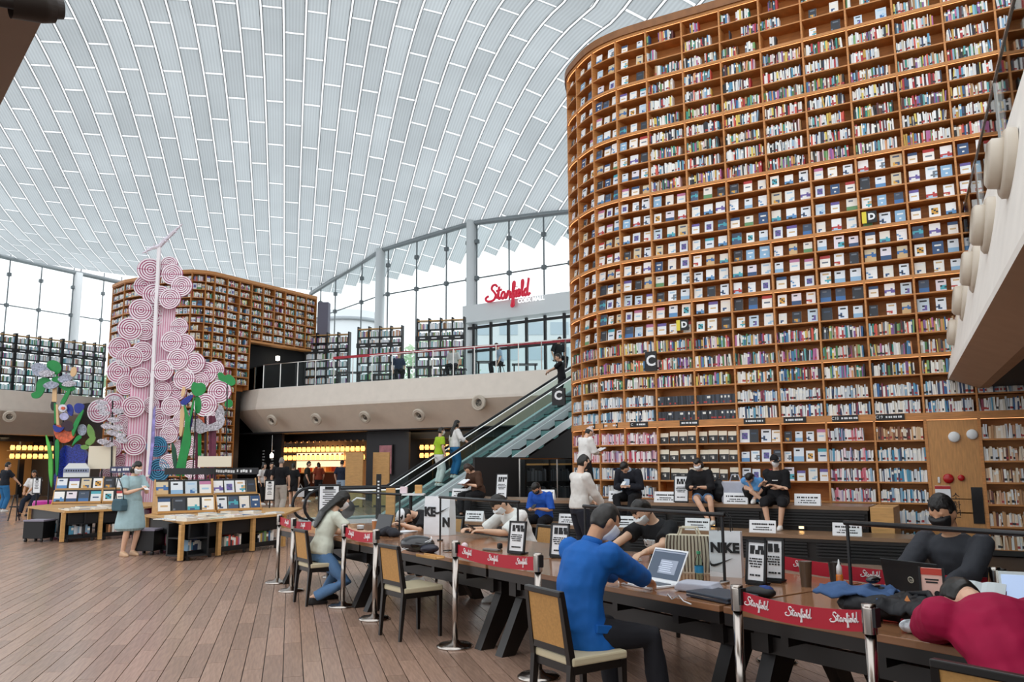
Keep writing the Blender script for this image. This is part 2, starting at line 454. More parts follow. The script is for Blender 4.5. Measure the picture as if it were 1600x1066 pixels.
# ---------------------------------------------------------------- books
SPINES = ['#e9e6df', '#f2f1ee', '#dcd6c8', '#e8e0d0', '#cfd8dc', '#f5f3ea', '#d9d9d9', '#c8bfae', '#e2dcd6', '#f0eee8', '#23262b', '#2f3440', '#1c1c1e', '#5a2a2a', '#b33038', '#d65a4a', '#c9a24a', '#e0c860', '#4a7fa8', '#2f5f90', '#8fbad0', '#5fa8a8', '#2f8f80', '#7fa86a', '#4f7f4a', '#8a5f9a', '#b86a9a', '#7a5a40', '#a8845a', '#d89a6a', '#6a7078', '#e8c8c8']
PINKS = ['#f0dede', '#e8b8c0', '#d87a8a', '#f4eeee', '#c84a60', '#e8d0d8', '#b8a8c8', '#f2f0f0', '#d8c0c8', '#8a5a78']
WHITES = ['#f0f0ee', '#e4e6e8', '#f4f2ec', '#d8dce0', '#e8e8e4', '#c0c8d0', '#8fb0c8', '#f0ece4', '#3a4a6a', '#5a9ab8']
WARMS = ['#e8d8c0', '#d8b890', '#f0e0cc', '#c89868', '#e8c8a8', '#b88a60', '#f0e8dc', '#8a5a40', '#6a3a30', '#d0a080']
def cname(h):
    r, g, b_ = [int(h[i:i + 2], 16) for i in (1, 3, 5)]
    mx, mn = max(r, g, b_), min(r, g, b_)
    if mx < 70: return 'black'
    if mx - mn < 26: return 'white' if mx > 215 else 'grey'
    if mn > 195: return 'cream' if r >= b_ else 'pale blue'
    if r == mx and r - b_ > 20 and g > b_ + 20: return ('yellow' if g > 190 else 'tan') if g > 0.72 * r else ('orange' if r > 190 else 'brown')
    if r == mx: return 'pink' if b_ > 110 else 'red'
    if g == mx: return 'green'
    return 'purple' if r > g + 15 else 'blue'
BOOKMESH = {}
def spine_mesh(h, band):
    k = (h, band)
    if k not in BOOKMESH:
        b = MB(); spine_into(b, Matrix.Identity(4), 1, 1, 1, h, band); BOOKMESH[k] = b.mesh('book', PRINT())
    return BOOKMESH[k]
def spine_into(b, M, w, d, h, col, band):
    """a book standing upright: spine at y=0 facing -y, width w, depth d, height h, base at z=0"""
    c = lin(col); pg = lin('#e6e0d2'); x = w / 2
    z1, z2 = (0.62 * h, 0.85 * h) if band == 1 else (0.12 * h, 0.3 * h)
    c2 = lin(['#2a2a2e', '#f4f2ea', '#b03a3a'][band % 3]) if band else c
    vs = [(-x, 0, 0), (x, 0, 0), (-x, 0, z1), (x, 0, z1), (-x, 0, z2), (x, 0, z2), (-x, 0, h), (x, 0, h), (-x, d, 0), (x, d, 0), (-x, d, h), (x, d, h)]
    b.add(vs, [(0, 1, 3, 2), (2, 3, 5, 4), (4, 5, 7, 6), (6, 7, 11, 10), (0, 2, 4, 6, 10, 8), (1, 9, 11, 7, 5, 3), (8, 10, 11, 9), (0, 8, 9, 1)], 0, [c, c2, c, pg, c, c, pg, c], M)
def cover_design(seed):
    q = random.Random(seed); W_, H_ = 5, 8
    base = q.choice(['#f2f2f0', '#eceae4', '#e4eaf0', '#f4f1ea', '#dfe6ec', '#2b2e36', '#c8d8e4', '#e8e4da', '#f0f0f0', '#3a4a60', '#d8c8a8', '#eef2f4', '#e8e0e8'])
    acc = q.choice(['#3a6ea8', '#5a8fc0', '#2a3038', '#8fb8d8', '#4aa8b8', '#b83a3a', '#6a5aa0', '#d8a040', '#5f8f60', '#30507a', '#707880', '#c07aa0'])
    acc2 = q.choice(['#20242a', '#a8c8e0', '#e8e8e8', '#6a7480', '#d0b080', '#405878'])
    kind = q.choice(['figure', 'land', 'bandt', 'solid', 'figure', 'land', 'mid', 'band'])
    g = [[base] * W_ for _ in range(H_)]
    if kind == 'land':
        h0 = q.randint(2, 4)
        for y in range(H_):
            for x in range(W_):
                g[y][x] = acc2 if y < h0 - 1 + (x in (1, 2)) else (acc if y < h0 + 1 + (x == 3) else base)
    elif kind == 'figure':
        cx = q.randint(1, 3)
        for y in range(1, 1 + q.randint(2, 4)):
            for x in range(cx - (q.random() < .5), cx + 1 + (q.random() < .6)):
                if 0 <= x < W_: g[y][x] = acc if q.random() < .6 else acc2
        for x in range(1, 4): g[6][x] = acc2
    elif kind == 'bandt':
        for y in range(H_ - 2, H_): g[y] = [acc] * W_
        for x in range(1, 4): g[3][x] = acc2
    elif kind == 'band':
        for y in range(0, 3): g[y] = [acc] * W_
        for x in range(1, 3): g[6][x] = acc2
    elif kind == 'mid':
        for y in range(2, 6):
            for x in range(1, 4): g[y][x] = acc if (x + y) % 3 else acc2
    else:
        g = [[acc] * W_ for _ in range(H_)]
        for x in range(1, 4): g[5][x] = base
        if q.random() < .5: g[2][2] = base
    dom = base if kind != 'solid' else acc
    return g, dom, (acc if kind != 'solid' else base)
def bw_cover():
    g = [['#1c1c1e'] * 5 for _ in range(8)]
    for y in range(5, 8): g[y] = ['#eadfc8'] * 5
    g[2][2] = '#e8e4dc'; g[3][2] = '#b8b4ac'; g[3][1] = '#8a867e'
    return g, '#1c1c1e', '#eadfc8'
def cover_into(b, M, w, h, t, g):
    """a book facing out: front face on y=0 facing -y"""
    H_, W_ = len(g), len(g[0]); vs = []; fs = []; cs = []
    for y in range(H_ + 1):
        for x in range(W_ + 1): vs.append((-w / 2 + w * x / W_, 0, h * y / H_))
    for y in range(H_):
        for x in range(W_):
            a = y * (W_ + 1) + x; fs.append((a, a + 1, a + W_ + 2, a + W_ + 1)); cs.append(lin(g[y][x]))
    o = len(vs); vs += [(-w / 2, 0, 0), (w / 2, 0, 0), (w / 2, 0, h), (-w / 2, 0, h), (-w / 2, t, 0), (w / 2, t, 0), (w / 2, t, h), (-w / 2, t, h)]
    pg = lin('#e8e2d4')
    fs += [(o + 1, o + 5, o + 6, o + 2), (o, o + 3, o + 7, o + 4), (o + 3, o + 2, o + 6, o + 7), (o, o + 4, o + 5, o + 1), (o + 4, o + 7, o + 6, o + 5)]
    cs += [pg, pg, pg, pg, lin(g[0][0])]
    b.add(vs, fs, 0, cs, M)
COVERS = [cover_design(s) for s in range(36)]
COVERM = {}
def cover_mesh(i):
    if i not in COVERM:
        b = MB(); cover_into(b, Matrix.Identity(4), 1, 1, 1, bw_cover()[0] if i < 0 else COVERS[i][0]); COVERM[i] = b.mesh('display_book', PRINT())
    return COVERM[i]
def cover_words(i):
    g, d, a = bw_cover() if i < 0 else COVERS[i]
    return cname(d), cname(a)
def bayname(k):
    j = k - KB
    return ordn(j + 1) + ' straight bay' if j >= 0 else ordn(-j) + ' curved bay'
BK = []      # (size key, kind, matrix params, label bits)
br = random.Random(11)
def bay_frame(k, inset=0.03):
    a, c = UPR[k], UPR[k + 1]; d = (c - a); w = d.length; d.normalize(); n = Vector((-d.y, d.x)); return a, d, n, w
def fill_spines(k, z, hmax, pal, frac=1.0, tall=None, lean=0.0, start=0.025, rowname='', runs=None):
    a, d, n, w = bay_frame(k); x = start; i = 0; end = start + (w - 0.05) * frac
    slim = 1.0
    while True:
        wd = br.uniform(0.016, 0.042) if tall is None else tall[0]
        if x + wd > end: break
        hh = min(hmax, br.uniform(0.185, 0.255)) if tall is None else tall[1]
        col = br.choice(pal); i += 1
        BK.append(('s', k, x + wd / 2, z, wd - 0.0015, br.uniform(0.13, 0.17), hh, col, br.choice((0, 0, 1, 2, 3)), i, rowname, br.uniform(0.01, 0.03), (br.gauss(0, 0.015) if br.random() < .85 else br.uniform(-.12, .12)) if tall is None else 0.0))
        x += wd
        if runs and br.random() < runs: x += br.uniform(0.08, 0.25)
def fill_covers(k, z, num, ids=None, rowname='', hmin=0.2):
    a, d, n, w = bay_frame(k)
    for i in range(num):
        x = w * (i + 0.5) / num + br.uniform(-0.02, 0.02); hh = br.uniform(hmin, 0.265); ww = hh * br.uniform(0.66, 0.8)
        ww = min(ww, w / num - 0.02)
        ci = br.randrange(36) if ids is None else ids
        BK.append(('c', k, x, z, ww, 0.02, hh, ci, 0, i + 1, rowname, br.uniform(0.03, 0.06), num))
for k in range(2, len(UPR) - 1):
    j = k - KB
    for r in range(24):
        z = ROWZ[r + 1]; hm = ROWZ[r] - z - 0.08; rn = ordn(r + 1) + ' shelf'
        if j < 0:
            if r < 19: fill_covers(k, z, 2 if (r < 3 or j < -2) else 3, rowname=rn)
            elif r < 22: fill_spines(k, z, hm, SPINES, 1.0 if r != 20 else .96, rowname=rn)
            else: fill_spines(k, z, hm, WHITES, .92, rowname=rn)
        else:
            if r < 3:
                if br.random() < .25: fill_covers(k, z, 2, rowname=rn)
                else: fill_spines(k, z, hm, SPINES, br.choice((.25, .5, .8)) if r < 2 or j > 2 else .9, rowname=rn, start=br.choice((.03, .2)) if j < 4 else .03, runs=.06)
            elif r < 10: fill_spines(k, z, hm, SPINES if r % 2 else SPINES[:18] + WHITES, br.uniform(.72, .98) if r < 5 else br.uniform(.88, 1), rowname=rn)
            elif r < 19: fill_covers(k, z, 3, rowname=rn, hmin=.22)
            elif r < 22: fill_spines(k, z, hm, SPINES, br.uniform(.9, 1), rowname=rn)
            elif j in (0, 1): fill_spines(k, z, hm, ['#2c3038', '#3a4048', '#272a30', '#454c58'], 1.0, tall=(.036, .19), rowname=rn)
            else: fill_spines(k, z, hm, WHITES + SPINES[:6] + ['#3a6ea8', '#8a3a50'], .98, rowname=rn)
    for r in range(1, 7):
        z = LOWZ[r]; hm = LOWZ[r - 1] - z - 0.06; rn = ordn(r) + ' shelf below band'
        if k == PANEL[0]: continue
        if j < 0:
            fill_spines(k, z, hm, PINKS if r < 3 else WHITES, 1.0 if r < 4 else .85, rowname=rn)
        elif j in (0, 1):
            if r < 4: fill_covers(k, z, 4, ids=-1, rowname=rn, hmin=.22)
        elif j in (2, 3):
            if r < 4: fill_covers(k, z, 4, rowname=rn, hmin=.19)
        elif j == 4: fill_spines(k, z, hm, PINKS + WHITES, .8 if r == 1 else .97, rowname=rn)
        else: fill_spines(k, z, hm, (WARMS if r == 1 else WHITES + ['#3a8ab0']) if j == 5 else WARMS + WHITES[:4], 1.0, rowname=rn)
def bk_matrix(e):
    a, d, n, w = bay_frame(e[1]); p = a + d * e[2] + n * e[11]
    return p, math.atan2(d.y, d.x)
def rank(e):
    p, rz = bk_matrix(e); q = pix((p.x, p.y, e[3] + e[6] / 2)); D = p.length
    vis = 885 < q[0] < 1600 and 0 < q[1] < 840
    if q[0] > 1490 and q[1] < 625: vis = False
    if q[0] > 1395 and q[0] < 1480 and q[1] > 800: vis = False
    if q[0] < 1400 and q[1] > 775: vis = False
    if e[1] < KB - 3: vis = False
    return (0 if vis else 1, -(e[4] * e[6]) / (D * D) if e[0] == 'c' else D)
allb = MB()
BKG = {'s': 'upright books on the tall bookcase', 'c': 'books facing out on the tall bookcase'}
for kind, lim in (('s', 245), ('c', 260)):
    es = sorted((e for e in BK if e[0] == kind), key=rank)
    for i, e in enumerate(es):
        p, rz = bk_matrix(e)
        if i < lim:
            if kind == 's':
                o = link('book', spine_mesh(e[7], e[8]), None, (p.x, p.y, e[3])); o.rotation_euler = (0, e[12], rz)
                o.scale = (e[4], e[5], e[6])
                pass
                tag(o, '%s spine, %s on %s, %s' % (cname(e[7]), ordn(e[9]), e[10], bayname(e[1])), 'book', BKG[kind])
            else:
                o = link('display_book', cover_mesh(e[7]), None, (p.x, p.y, e[3] + 0.001)); o.rotation_euler = (R(-7), 0, rz); o.scale = (e[4], e[5], e[6])
                c1, c2 = cover_words(e[7])
                tag(o, '%s cover, %s of %s, %s, %s' % (c1 if c1 == c2 else c1 + ' and ' + c2, ordn(e[9]), {2: 'two', 3: 'three', 4: 'four'}[e[12]], e[10], bayname(e[1])), 'book', BKG[kind])
        else:
            Q = Matrix.Translation((p.x, p.y, e[3])) @ Matrix.Rotation(rz, 4, 'Z')
            if kind == 's': spine_into(allb, Q @ Matrix.Rotation(e[12], 4, 'Y'), e[4], e[5], e[6], e[7], e[8])
            else: cover_into(allb, Q @ Matrix.Rotation(R(-7), 4, 'X'), e[4], e[6], e[5], bw_cover()[0] if e[7] < 0 else COVERS[e[7]][0])
tag(allb.obj('remaining_books', PRINT()), 'the smaller books filling the tall curved bookcase', 'books', kind='stuff')
# ================================================================ window walls, galleries, overhang
COLM = mat('white_column', '#dfe3e4', 0.45)
FRAMEM = mat('window_steel', '#70777a', 0.4, metal=0.6)
WGLASS = glassmat('window_glass', (0.95, 0.985, 0.98), 0.06)
def window_wall(name, label, top, mull, ztr, zb, zdrop=0.0, cols=()):
    """top: beam points; mull: list of (x,y) mullion positions in order; panes between them"""
    w = thing(name, None, None); tag(w, label, kind='structure')
    b = MB(); b.tube(top, 0.16, 10); b.obj('window_beam', mat('grey_beam', '#8c9396', 0.4, metal=0.4), w, True)
    def ztop(p):
        best = None
        for i in range(len(top) - 1):
            a, c = top[i], top[i + 1]; ab = (c - a).xy; t = (Vector(p[:2]) - a.xy).dot(ab) / ab.length_squared
            if -0.02 <= t <= 1.02 or best is None: best = a.z + (c.z - a.z) * t
        return best
    for i, p in enumerate(mull):
        z = ztop(p); b = MB()
        b.tube([(p[0], p[1], zb), (p[0], p[1], z)], 0.045, 6)
        b.tube([(p[0], p[1], z), (p[0], p[1], z + 0.45)], 0.04, 6)
        for zz in (ztr, z - 1.1): b.lathe([(0.05, zz - .14), (0.15, zz - .1), (0.15, zz + .1), (0.05, zz + .14)], 8, (p[0], p[1], 0))
        b.obj('mullion', FRAMEM, w)
    for i in range(len(mull) - 1):
        a, c = Vector(mull[i]), Vector(mull[i + 1])
        if (a - c).length < 0.3: continue
        b = MB(); b.tube([(a.x, a.y, ztr), (c.x, c.y, ztr)], 0.04, 6); b.obj('transom', FRAMEM, w)
        za, zc2 = ztop(a), ztop(c); d = (c - a).normalized() * 0.05; n = Vector((-d.y, d.x)) * 0.3
        for (l0, l1, h0, h1) in ((zb, zb, ztr - .04, ztr - .04), (ztr + .04, ztr + .04, za - .15, zc2 - .15)):
            g = MB(); q = []
            for p, lo, hi in ((a + d, l0, h0), (c - d, l1, h1)):
                q += [(p.x - n.x, p.y - n.y, lo), (p.x - n.x, p.y - n.y, hi)]
            for p, lo, hi in ((a + d, l0, h0), (c - d, l1, h1)):
                q += [(p.x + n.x, p.y + n.y, lo), (p.x + n.x, p.y + n.y, hi)]
            g.add(q, [(0, 1, 3, 2)]); g.obj('pane', WGLASS, w)
    for (x, y, z) in cols:
        b = MB(); b.lathe([(0.3, 0), (0.3, z)], 16, (x, y, 0)); b.obj('column', COLM, w, True)
    return w
A_, B_, C_, D_ = dp(486, 459, 57.0), dp(595, 391, 48.5), dp(737, 349, 44.1), dp(890, 330, 40.5)
E_ = D_ + (D_ - C_) * 1.2
def along(pts, px, y=500.0):
    """the point of the plan polyline seen at image column px"""
    r = ray(px, y); r = Vector((r.x, r.y))
    pts = [Vector(p).to_3d() if len(p) == 2 else Vector(p) for p in pts]
    pts = [pts[0] + (pts[0] - pts[1]).normalized() * 40] + pts + [pts[-1] + (pts[-1] - pts[-2]).normalized() * 40]
    for i in range(len(pts) - 1):
        a, c = pts[i].xy, pts[i + 1].xy; ab = c - a
        den = r.x * ab.y - r.y * ab.x
        if abs(den) < 1e-9: continue
        s = (a.x * r.y - a.y * r.x) / den
        if -0.001 <= s <= 1.001: q = a + ab * s; return Vector((q.x, q.y))
    return pts[-1].xy
RT = [A_, B_, C_, D_, E_]
mu = [A_.xy] + [along(RT, x) for x in (500, 523, 564, 589)] + [along(RT, x) for x in (605, 650, 697, 731)] + [along(RT, x) for x in (745, 796, 851)] + [D_.xy, E_.xy]
window_wall('window_1', 'tall glass wall behind the middle gallery', RT, mu, 11.75, 5.0, cols=[(B_.x, B_.y, B_.z + .2), (C_.x, C_.y, C_.z + .2)])
L0, L1, L2 = dp(-130, 372, 47.5), dp(0, 400, 51.5), dp(190, 442, 59.0)
LT = [L0, L1, L2]
mu = [L0.xy] + [along(LT, x) for x in (-90, -45, 8, 59, 110)] + [along(LT, 121), along(LT, 158), L2.xy]
cl = along(LT, 117)
window_wall('window_2', 'tall glass wall behind the left gallery', LT, mu, 12.0, 5.0, cols=[(cl.x, cl.y, 15.1)])
# ---------------------------------------------------------------- outside: lawn bank, trees, pale buildings
b = MB(); b.quad((-140, 40, -0.3), (120, 40, -0.3), (120, 200, -0.3), (-140, 200, -0.3)); tag(b.obj('ground_outside', mat('pale_paving', '#c9cdca', 0.8, var=.08, scale=.2)), 'pale paved ground outside the windows', kind='structure')
LEAF = [mat('glare_pale_leaf', '#a3c59b', 0.7, island=0.2, trans=.35), mat('glare_soft_leaf', '#b9d0b0', 0.7, island=0.2, trans=.35)]  # leaf colours bleached to paint in the glare outside
def outside_tree(p, h, r, label, seed, mi):
    q = random.Random(seed); t = thing('tree', label, 'tree', p, 0, 'trees outside the glass wall')
    b = MB(); b.tube([(0, 0, 0), (0.1, 0, h * .45), (0, .1, h * .8)], [.22, .16, .06], 8); b.obj('trunk', mat('bark', '#8b8378', .8), t)
    b = MB()
    for i in range(900):
        a = q.uniform(0, 6.28); zz = q.uniform(-1, 1); rr = (1 - zz * zz) ** .5 * q.uniform(.45, 1) ** .5
        c = Vector((math.cos(a) * rr * r, math.sin(a) * rr * r, h * .62 + zz * h * .38)); s = q.uniform(.18, .42)
        u = Vector((q.gauss(0, 1), q.gauss(0, 1), q.gauss(0, 1))).normalized(); v = u.orthogonal().normalized()
        b.add([c - u * s, c + v * s * .5, c + u * s, c - v * s * .5], [(0, 1, 2, 3)])
    tag(b.obj('foliage', LEAF[mi], t), kind='stuff')
for i, (px, Y, h, r, lab) in enumerate([(630, 74, 11.5, 4.2, 'pale green tree outside, left of the second white column'), (675, 70, 12.5, 4.5, 'tall pale green tree outside, just left of the right white column'),
        (720, 78, 10.5, 4, 'pale tree outside, directly behind the right white column'), (545, 100, 12.5, 4.5, 'pale tree outside, between back bookcase and first column'), (775, 82, 8.6, 4.2, 'low pale tree outside, left of the red sign'),
        (160, 84, 11, 4.5, 'pale tree outside the left glass wall, beside back bookcase'), (855, 80, 9.4, 4.2, 'pale tree outside, right of the red sign')]):
    p = dp(px, 722, Y); outside_tree((p.x, p.y, -.3), h, r, lab, i + 3, i % 2)
def far_building(name, p, w, d, h, rz, label):
    t = thing(name, label, 'building', p, rz)
    b = MB(); b.box(0, 0, h / 2, w, d, h); b.obj('walls', mat('pale_concrete', '#dfe3e6', .8), t)
    for k in range(5):
        for j in range(3):
            g = MB(); g.box(-w / 2 + w * (k + .5) / 5, -d / 2 - .03, h - 2 - 3.2 * j, w / 7, .08, 1.6); g.obj('window', mat('far_window', '#b7c4cf', .3), t)
p = dp(835, 722, 104); far_building('office_block', (p.x, p.y, -.3), 16, 8, 20.5, 0, 'pale office block outside, seen above the red sign')
p = dp(465, 722, 88); 
t = thing('round_building', 'pale round tower outside the glass wall, right of the back bookcase', 'building', (p.x + 5.2, p.y, -.3))
b = MB(); b.lathe([(3.6, 0), (3.6, 17.6), (3.3, 17.6), (3.3, 18.2)], 28); b.obj('walls', mat('pale_concrete', '#dfe3e6', .8), t, True)
b = MB(); b.lathe([(3.66, 17.0), (3.75, 17.0), (3.75, 17.35), (3.66, 17.35)], 28); b.obj('roof_band', mat('slate_grey', '#a4abb2', .6), t, True)
# ---------------------------------------------------------------- entrance header and red script sign
def script_strokes(): return [
    [(1.15, 1.85), (.85, 2.15), (.4, 2.05), (.25, 1.6), (.6, 1.2), (.9, .7), (.65, .15), (.1, -.05), (-.6, .05), (-.75, .45), (-.3, .7)],
    [(1.0, .2), (1.3, .9), (1.5, 1.8), (1.35, .5), (1.5, .1), (1.85, .4)], [(1.05, 1.25), (1.9, 1.35)],
    [(2.4, .9), (2.1, 1.0), (1.85, .55), (2.0, .1), (2.3, .25), (2.45, .9), (2.42, .3), (2.6, .1), (2.8, .4)],
    [(2.8, .4), (2.95, 1.05), (3.1, .85), (3.3, .9), (3.22, .3), (3.4, .1), (3.6, .5)],
    [(3.6, .5), (4.0, 1.5), (4.02, 2.15), (3.8, 2.0), (3.72, 1.0), (3.66, -.4), (3.5, -1.1), (3.85, -1.0), (3.82, -.1), (4.05, .4)],
    [(4.05, .4), (4.22, 1.0), (4.15, .3), (4.32, .1), (4.5, .45)], [(4.3, 1.4), (4.34, 1.5)],
    [(4.5, .45), (4.8, .65), (4.82, .95), (4.62, 1.0), (4.52, .5), (4.7, .1), (5.0, .4)],
    [(5.0, .4), (5.4, 1.6), (5.38, 2.2), (5.2, 2.0), (5.18, .5), (5.32, .1), (5.55, .4)],
    [(6.0, .9), (5.75, 1.0), (5.52, .5), (5.7, .08), (5.95, .4), (6.3, 2.4), (6.05, .6), (6.2, .1), (6.5, .4)]]
def smooth_pts(p, n=4):
    o = []
    for i in range(len(p) - 1):
        a, b_, c, d = [Vector(p[max(0, min(len(p) - 1, k))]) for k in (i - 1, i, i + 1, i + 2)]
        for j in range(n):
            t = j / n; o.append(0.5 * ((2 * b_) + (c - a) * t + (2 * a - 5 * b_ + 4 * c - d) * t * t + (3 * b_ - a - 3 * c + d) * t ** 3))
    o.append(Vector(p[-1])); return o
hd = Vector(((E_ - C_).x, (E_ - C_).y, 0)).normalized(); hn = Vector((hd.y, -hd.x, 0))
h0, h1 = Vector((C_.x, C_.y, 0)) + hn * .3, Vector((E_.x, E_.y, 0)) + hn * .3
b = MB(); b.beam(h0 + Vector((0, 0, 9.6)), h1 + Vector((0, 0, 9.6)), 1.0, .95); tag(b.obj('trim_1', COLM), 'pale grey header beam above the gallery entrance', kind='structure')
st = thing('entrance_storefront', 'dark framed glass storefront of the gallery under the red sign', 'storefront')
ln = (h1 - h0).length
b = MB()
for zz in (8.9, 7.6): b.beam(h0 + Vector((0, 0, zz)), h1 + Vector((0, 0, zz)), .1, .14)
b.obj('rail', BLACK, st)
for k in range(int(ln / 1.15) + 1):
    p = h0 + hd * (k * 1.15 + .4); b = MB(); b.box(p.x, p.y, 7.05, .13, .13, 4.1, rz=math.atan2(hd.y, hd.x)); b.obj('mullion', BLACK, st)
    g = MB(); q = p + hd * .575; g.box(q.x, q.y, 7.0, 1.0, .02, 3.9, rz=math.atan2(hd.y, hd.x)); g.obj('pane', WGLASS, st)
RED = mat('sign_red', '#d81f3e', .35, emit=.12)
sg = thing('script_sign', 'big red script sign reading Starfield on the pale header beam', 'sign')
so = along(RT, 783, 480); SM = frame(Vector((so.x, so.y, 10.1)) + hn * .95, hd, hn)
for k, stk in enumerate(script_strokes()):
    b = MB(); s = .39
    b.tube([SM @ Vector((x * s, y * s, 0.05)) for x, y in smooth_pts(stk)], .066, 8); b.obj('letter_stroke', RED, sg, True)
text('COEX MALL', .3, mat('sign_white', '#f6f6f6', .4, emit=.4), sg, SM @ Matrix.Translation((2.55, -.22, .02)), bold=.012)
# ---------------------------------------------------------------- glass balustrades on the galleries
def balustrade(line, label, z=5.0, h=1.1, step=1.0, red=None):
    t = thing('glass_balustrade', label, 'railing'); 
    for i in range(len(line) - 1):
        a, c = Vector(line[i]), Vector(line[i + 1]); L_ = (c - a).length; n = max(1, round(L_ / step)); d = (c - a) / n
        for k in range(n):
            p, q = a + d * k, a + d * (k + 1); e = d.normalized() * .03
            g = MB(); g.beam((p.x + e.x, p.y + e.y, z + h / 2), (q.x - e.x, q.y - e.y, z + h / 2), .016, h - .06); g.obj('glass_panel', GLASS, t)
            s = MB(); s.box(p.x, p.y, z + h / 2, .035, .035, h); s.obj('post', STEEL, t)
        r = MB(); r.beam((a.x, a.y, z + h), (c.x, c.y, z + h), .05, .03); r.obj('handrail', STEEL, t)
    return t
balustrade([MT[0] + Vector((.3, .2, 0)), MT[1] + Vector((.1, .25, 0)), MT[2] + Vector((.1, .25, 0)), MT[3] + Vector((.1, .25, 0)), MT[4]], 'glass balustrade along the middle gallery edge')
balustrade([ML[1] + Vector((-.25, 0, 0)), ML[2] + Vector((-.25, 0, 0)), ML[3] + Vector((-.25, 0, 0)), ML[4] + Vector((-.25, 0, 0))], 'glass balustrade along the left gallery edge')
rb = MB(); a, c = MT[3] + Vector((.4, .6, 0)), MT[2] + Vector((-3.6, 2.2, 0)); rb.beam((a.x, a.y, 6.12), (c.x, c.y, 6.12), .03, .11)
tag(rb.obj('barrier_belt', mat('belt_red', '#b3142c', .5)), 'long red barrier belt behind the middle gallery glass', 'barrier')
# ---------------------------------------------------------------- round air nozzles on the fascias
def nozzle(p, nrm, r, label, grp, jut=0.0, mt=None):
    nrm = Vector(nrm).normalized(); M = frame(p, nrm.orthogonal(), nrm)
    t = thing('air_nozzle', label, 'vent', (0, 0, 0), 0, grp); t.matrix_world = M
    b = MB(); b.lathe([(r * 1.0, -.02), (r * 1.02, .05), (r * .9, .08), (r * .72, .07)], 20, cap=False); b.obj('flange', mt or mat('beige_metal', '#cfc3b2', .4), t, True)
    b = MB(); b.lathe([(r * .75, 0), (r * .72, .06 + jut), (r * .6, .09 + jut), (r * .52, .05 + jut), (r * .42, -.05)], 20); b.obj('barrel', mt or mat('beige_metal', '#cfc3b2', .4), t, True)
    b = MB(); b.lathe([(.01, .0 + jut * .4), (r * .5, .0 + jut * .4)], 16, cap=False); b.obj('throat', BLACK, t)
mdir = (MT[3] - MT[1]); mn = Vector((mdir.y, -mdir.x, 0)).normalized()
for i, (px, py) in enumerate([(428, 657), (497, 655), (573, 652), (657, 649)]):
    c = along([p + mn * .02 for p in MT], px, 650); q = dp(px, py, c.y)
    nozzle(q + mn * .1, mn + Vector((0, 0, -.55)), .27, 'round air nozzle on the middle balcony front, %s from the left' % ordn(i + 1), 'air nozzles on the balconies')
c = along([p + mn * .1 for p in MT], 750, 630); nozzle(dp(750, 630, c.y) + mn * .08, mn, .3, 'round air nozzle on the balcony front nearest the escalator', 'air nozzles on the balconies')
lc = along(ML, 15, 650); nozzle(dp(15, 652, lc.y) + Vector((.3, -.5, 0)), (.6, -.8, -.3), .27, 'round air nozzle on the left balcony front', 'air nozzles on the balconies')
# ---------------------------------------------------------------- big overhanging balcony at the right
t0, t1 = Vector((8.34, 14.65)), Vector((4.51, 6.66)); od = (t1 - t0).normalized()
OV = [t0 + (t0 - t1).normalized() * .4] + [t0 + od * s for s in (3, 6, 9, 12, 15, 20)]
b = MB(); rings = []
for p in OV:
    nr = Vector((od.y, -od.x)); nr = nr if nr.x < 0 else -nr
    def q(off, z): w = p + nr * off; return Vector((w.x, w.y, z))
    rings.append([q(-.6, 5.05), q(-.05, 5.05), q(0, 5.0), q(.36, 3.12), q(.36, 3.05), q(-.1, 2.86), q(-.25, 2.86)])
m_ = 7; vs = [p for r in rings for p in r]; fs = []; ms = []
for i in range(len(OV) - 1):
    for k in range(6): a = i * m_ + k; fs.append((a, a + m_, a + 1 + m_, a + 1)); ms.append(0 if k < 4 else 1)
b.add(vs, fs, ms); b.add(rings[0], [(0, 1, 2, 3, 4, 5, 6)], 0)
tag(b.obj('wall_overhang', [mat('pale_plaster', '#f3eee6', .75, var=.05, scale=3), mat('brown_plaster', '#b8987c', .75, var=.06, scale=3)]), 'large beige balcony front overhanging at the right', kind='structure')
p0, p1 = OV[0] + Vector((.2, 0)), OV[-1] + Vector((.2, 0))
slab('ceiling_overhang', [(p0.x, p0.y), (p0.x + 14, p0.y), (p1.x + 24, p1.y), (p1.x, p1.y)], 2.88, .1, mat('black_soffit', '#1d1b1b', .8))
slab('floor_overhang', [(p0.x, p0.y), (p0.x + 14, p0.y), (p1.x + 24, p1.y), (p1.x, p1.y)], 4.9, .1, DARK)
for k in range(5):
    b = MB(); a = OV[0] + Vector((1.2 + .7 * k, -.8)); c = OV[-1] + Vector((1.2 + .7 * k, 0)); b.beam((a.x, a.y, 2.86), (c.x, c.y, 2.86), .06, .05); b.obj('trim_2', mat('soffit_slat', '#2b2828', .7))['kind'] = 'structure'
gl = thing('glass_balustrade', 'tall glass balustrade on the overhanging balcony at the right', 'railing')
inn = Vector((.15, 0))
for i in range(len(OV) - 2):
    a, c = OV[i] + inn, OV[i + 1] + inn; e = (c - a).normalized() * .012
    g = MB(); g.beam((a.x + e.x, a.y + e.y, 5.6), (c.x - e.x, c.y - e.y, 5.6), .02, 1.1); g.obj('glass_panel', glassmat('reflecting_glass', (.88, .93, .94), .22), gl)
    s = MB(); s.box(c.x, c.y, 5.6, .04, .04, 1.1); s.obj('post', STEEL, gl)
a, c = OV[0] + inn, OV[-2] + inn; r = MB(); r.beam((a.x, a.y, 6.17), (c.x, c.y, 6.17), .05, .035); r.obj('handrail', STEEL, gl)
onr = Vector((-abs(od.y), od.x, 0)) if od.x < 0 else Vector((-od.y, od.x, 0))
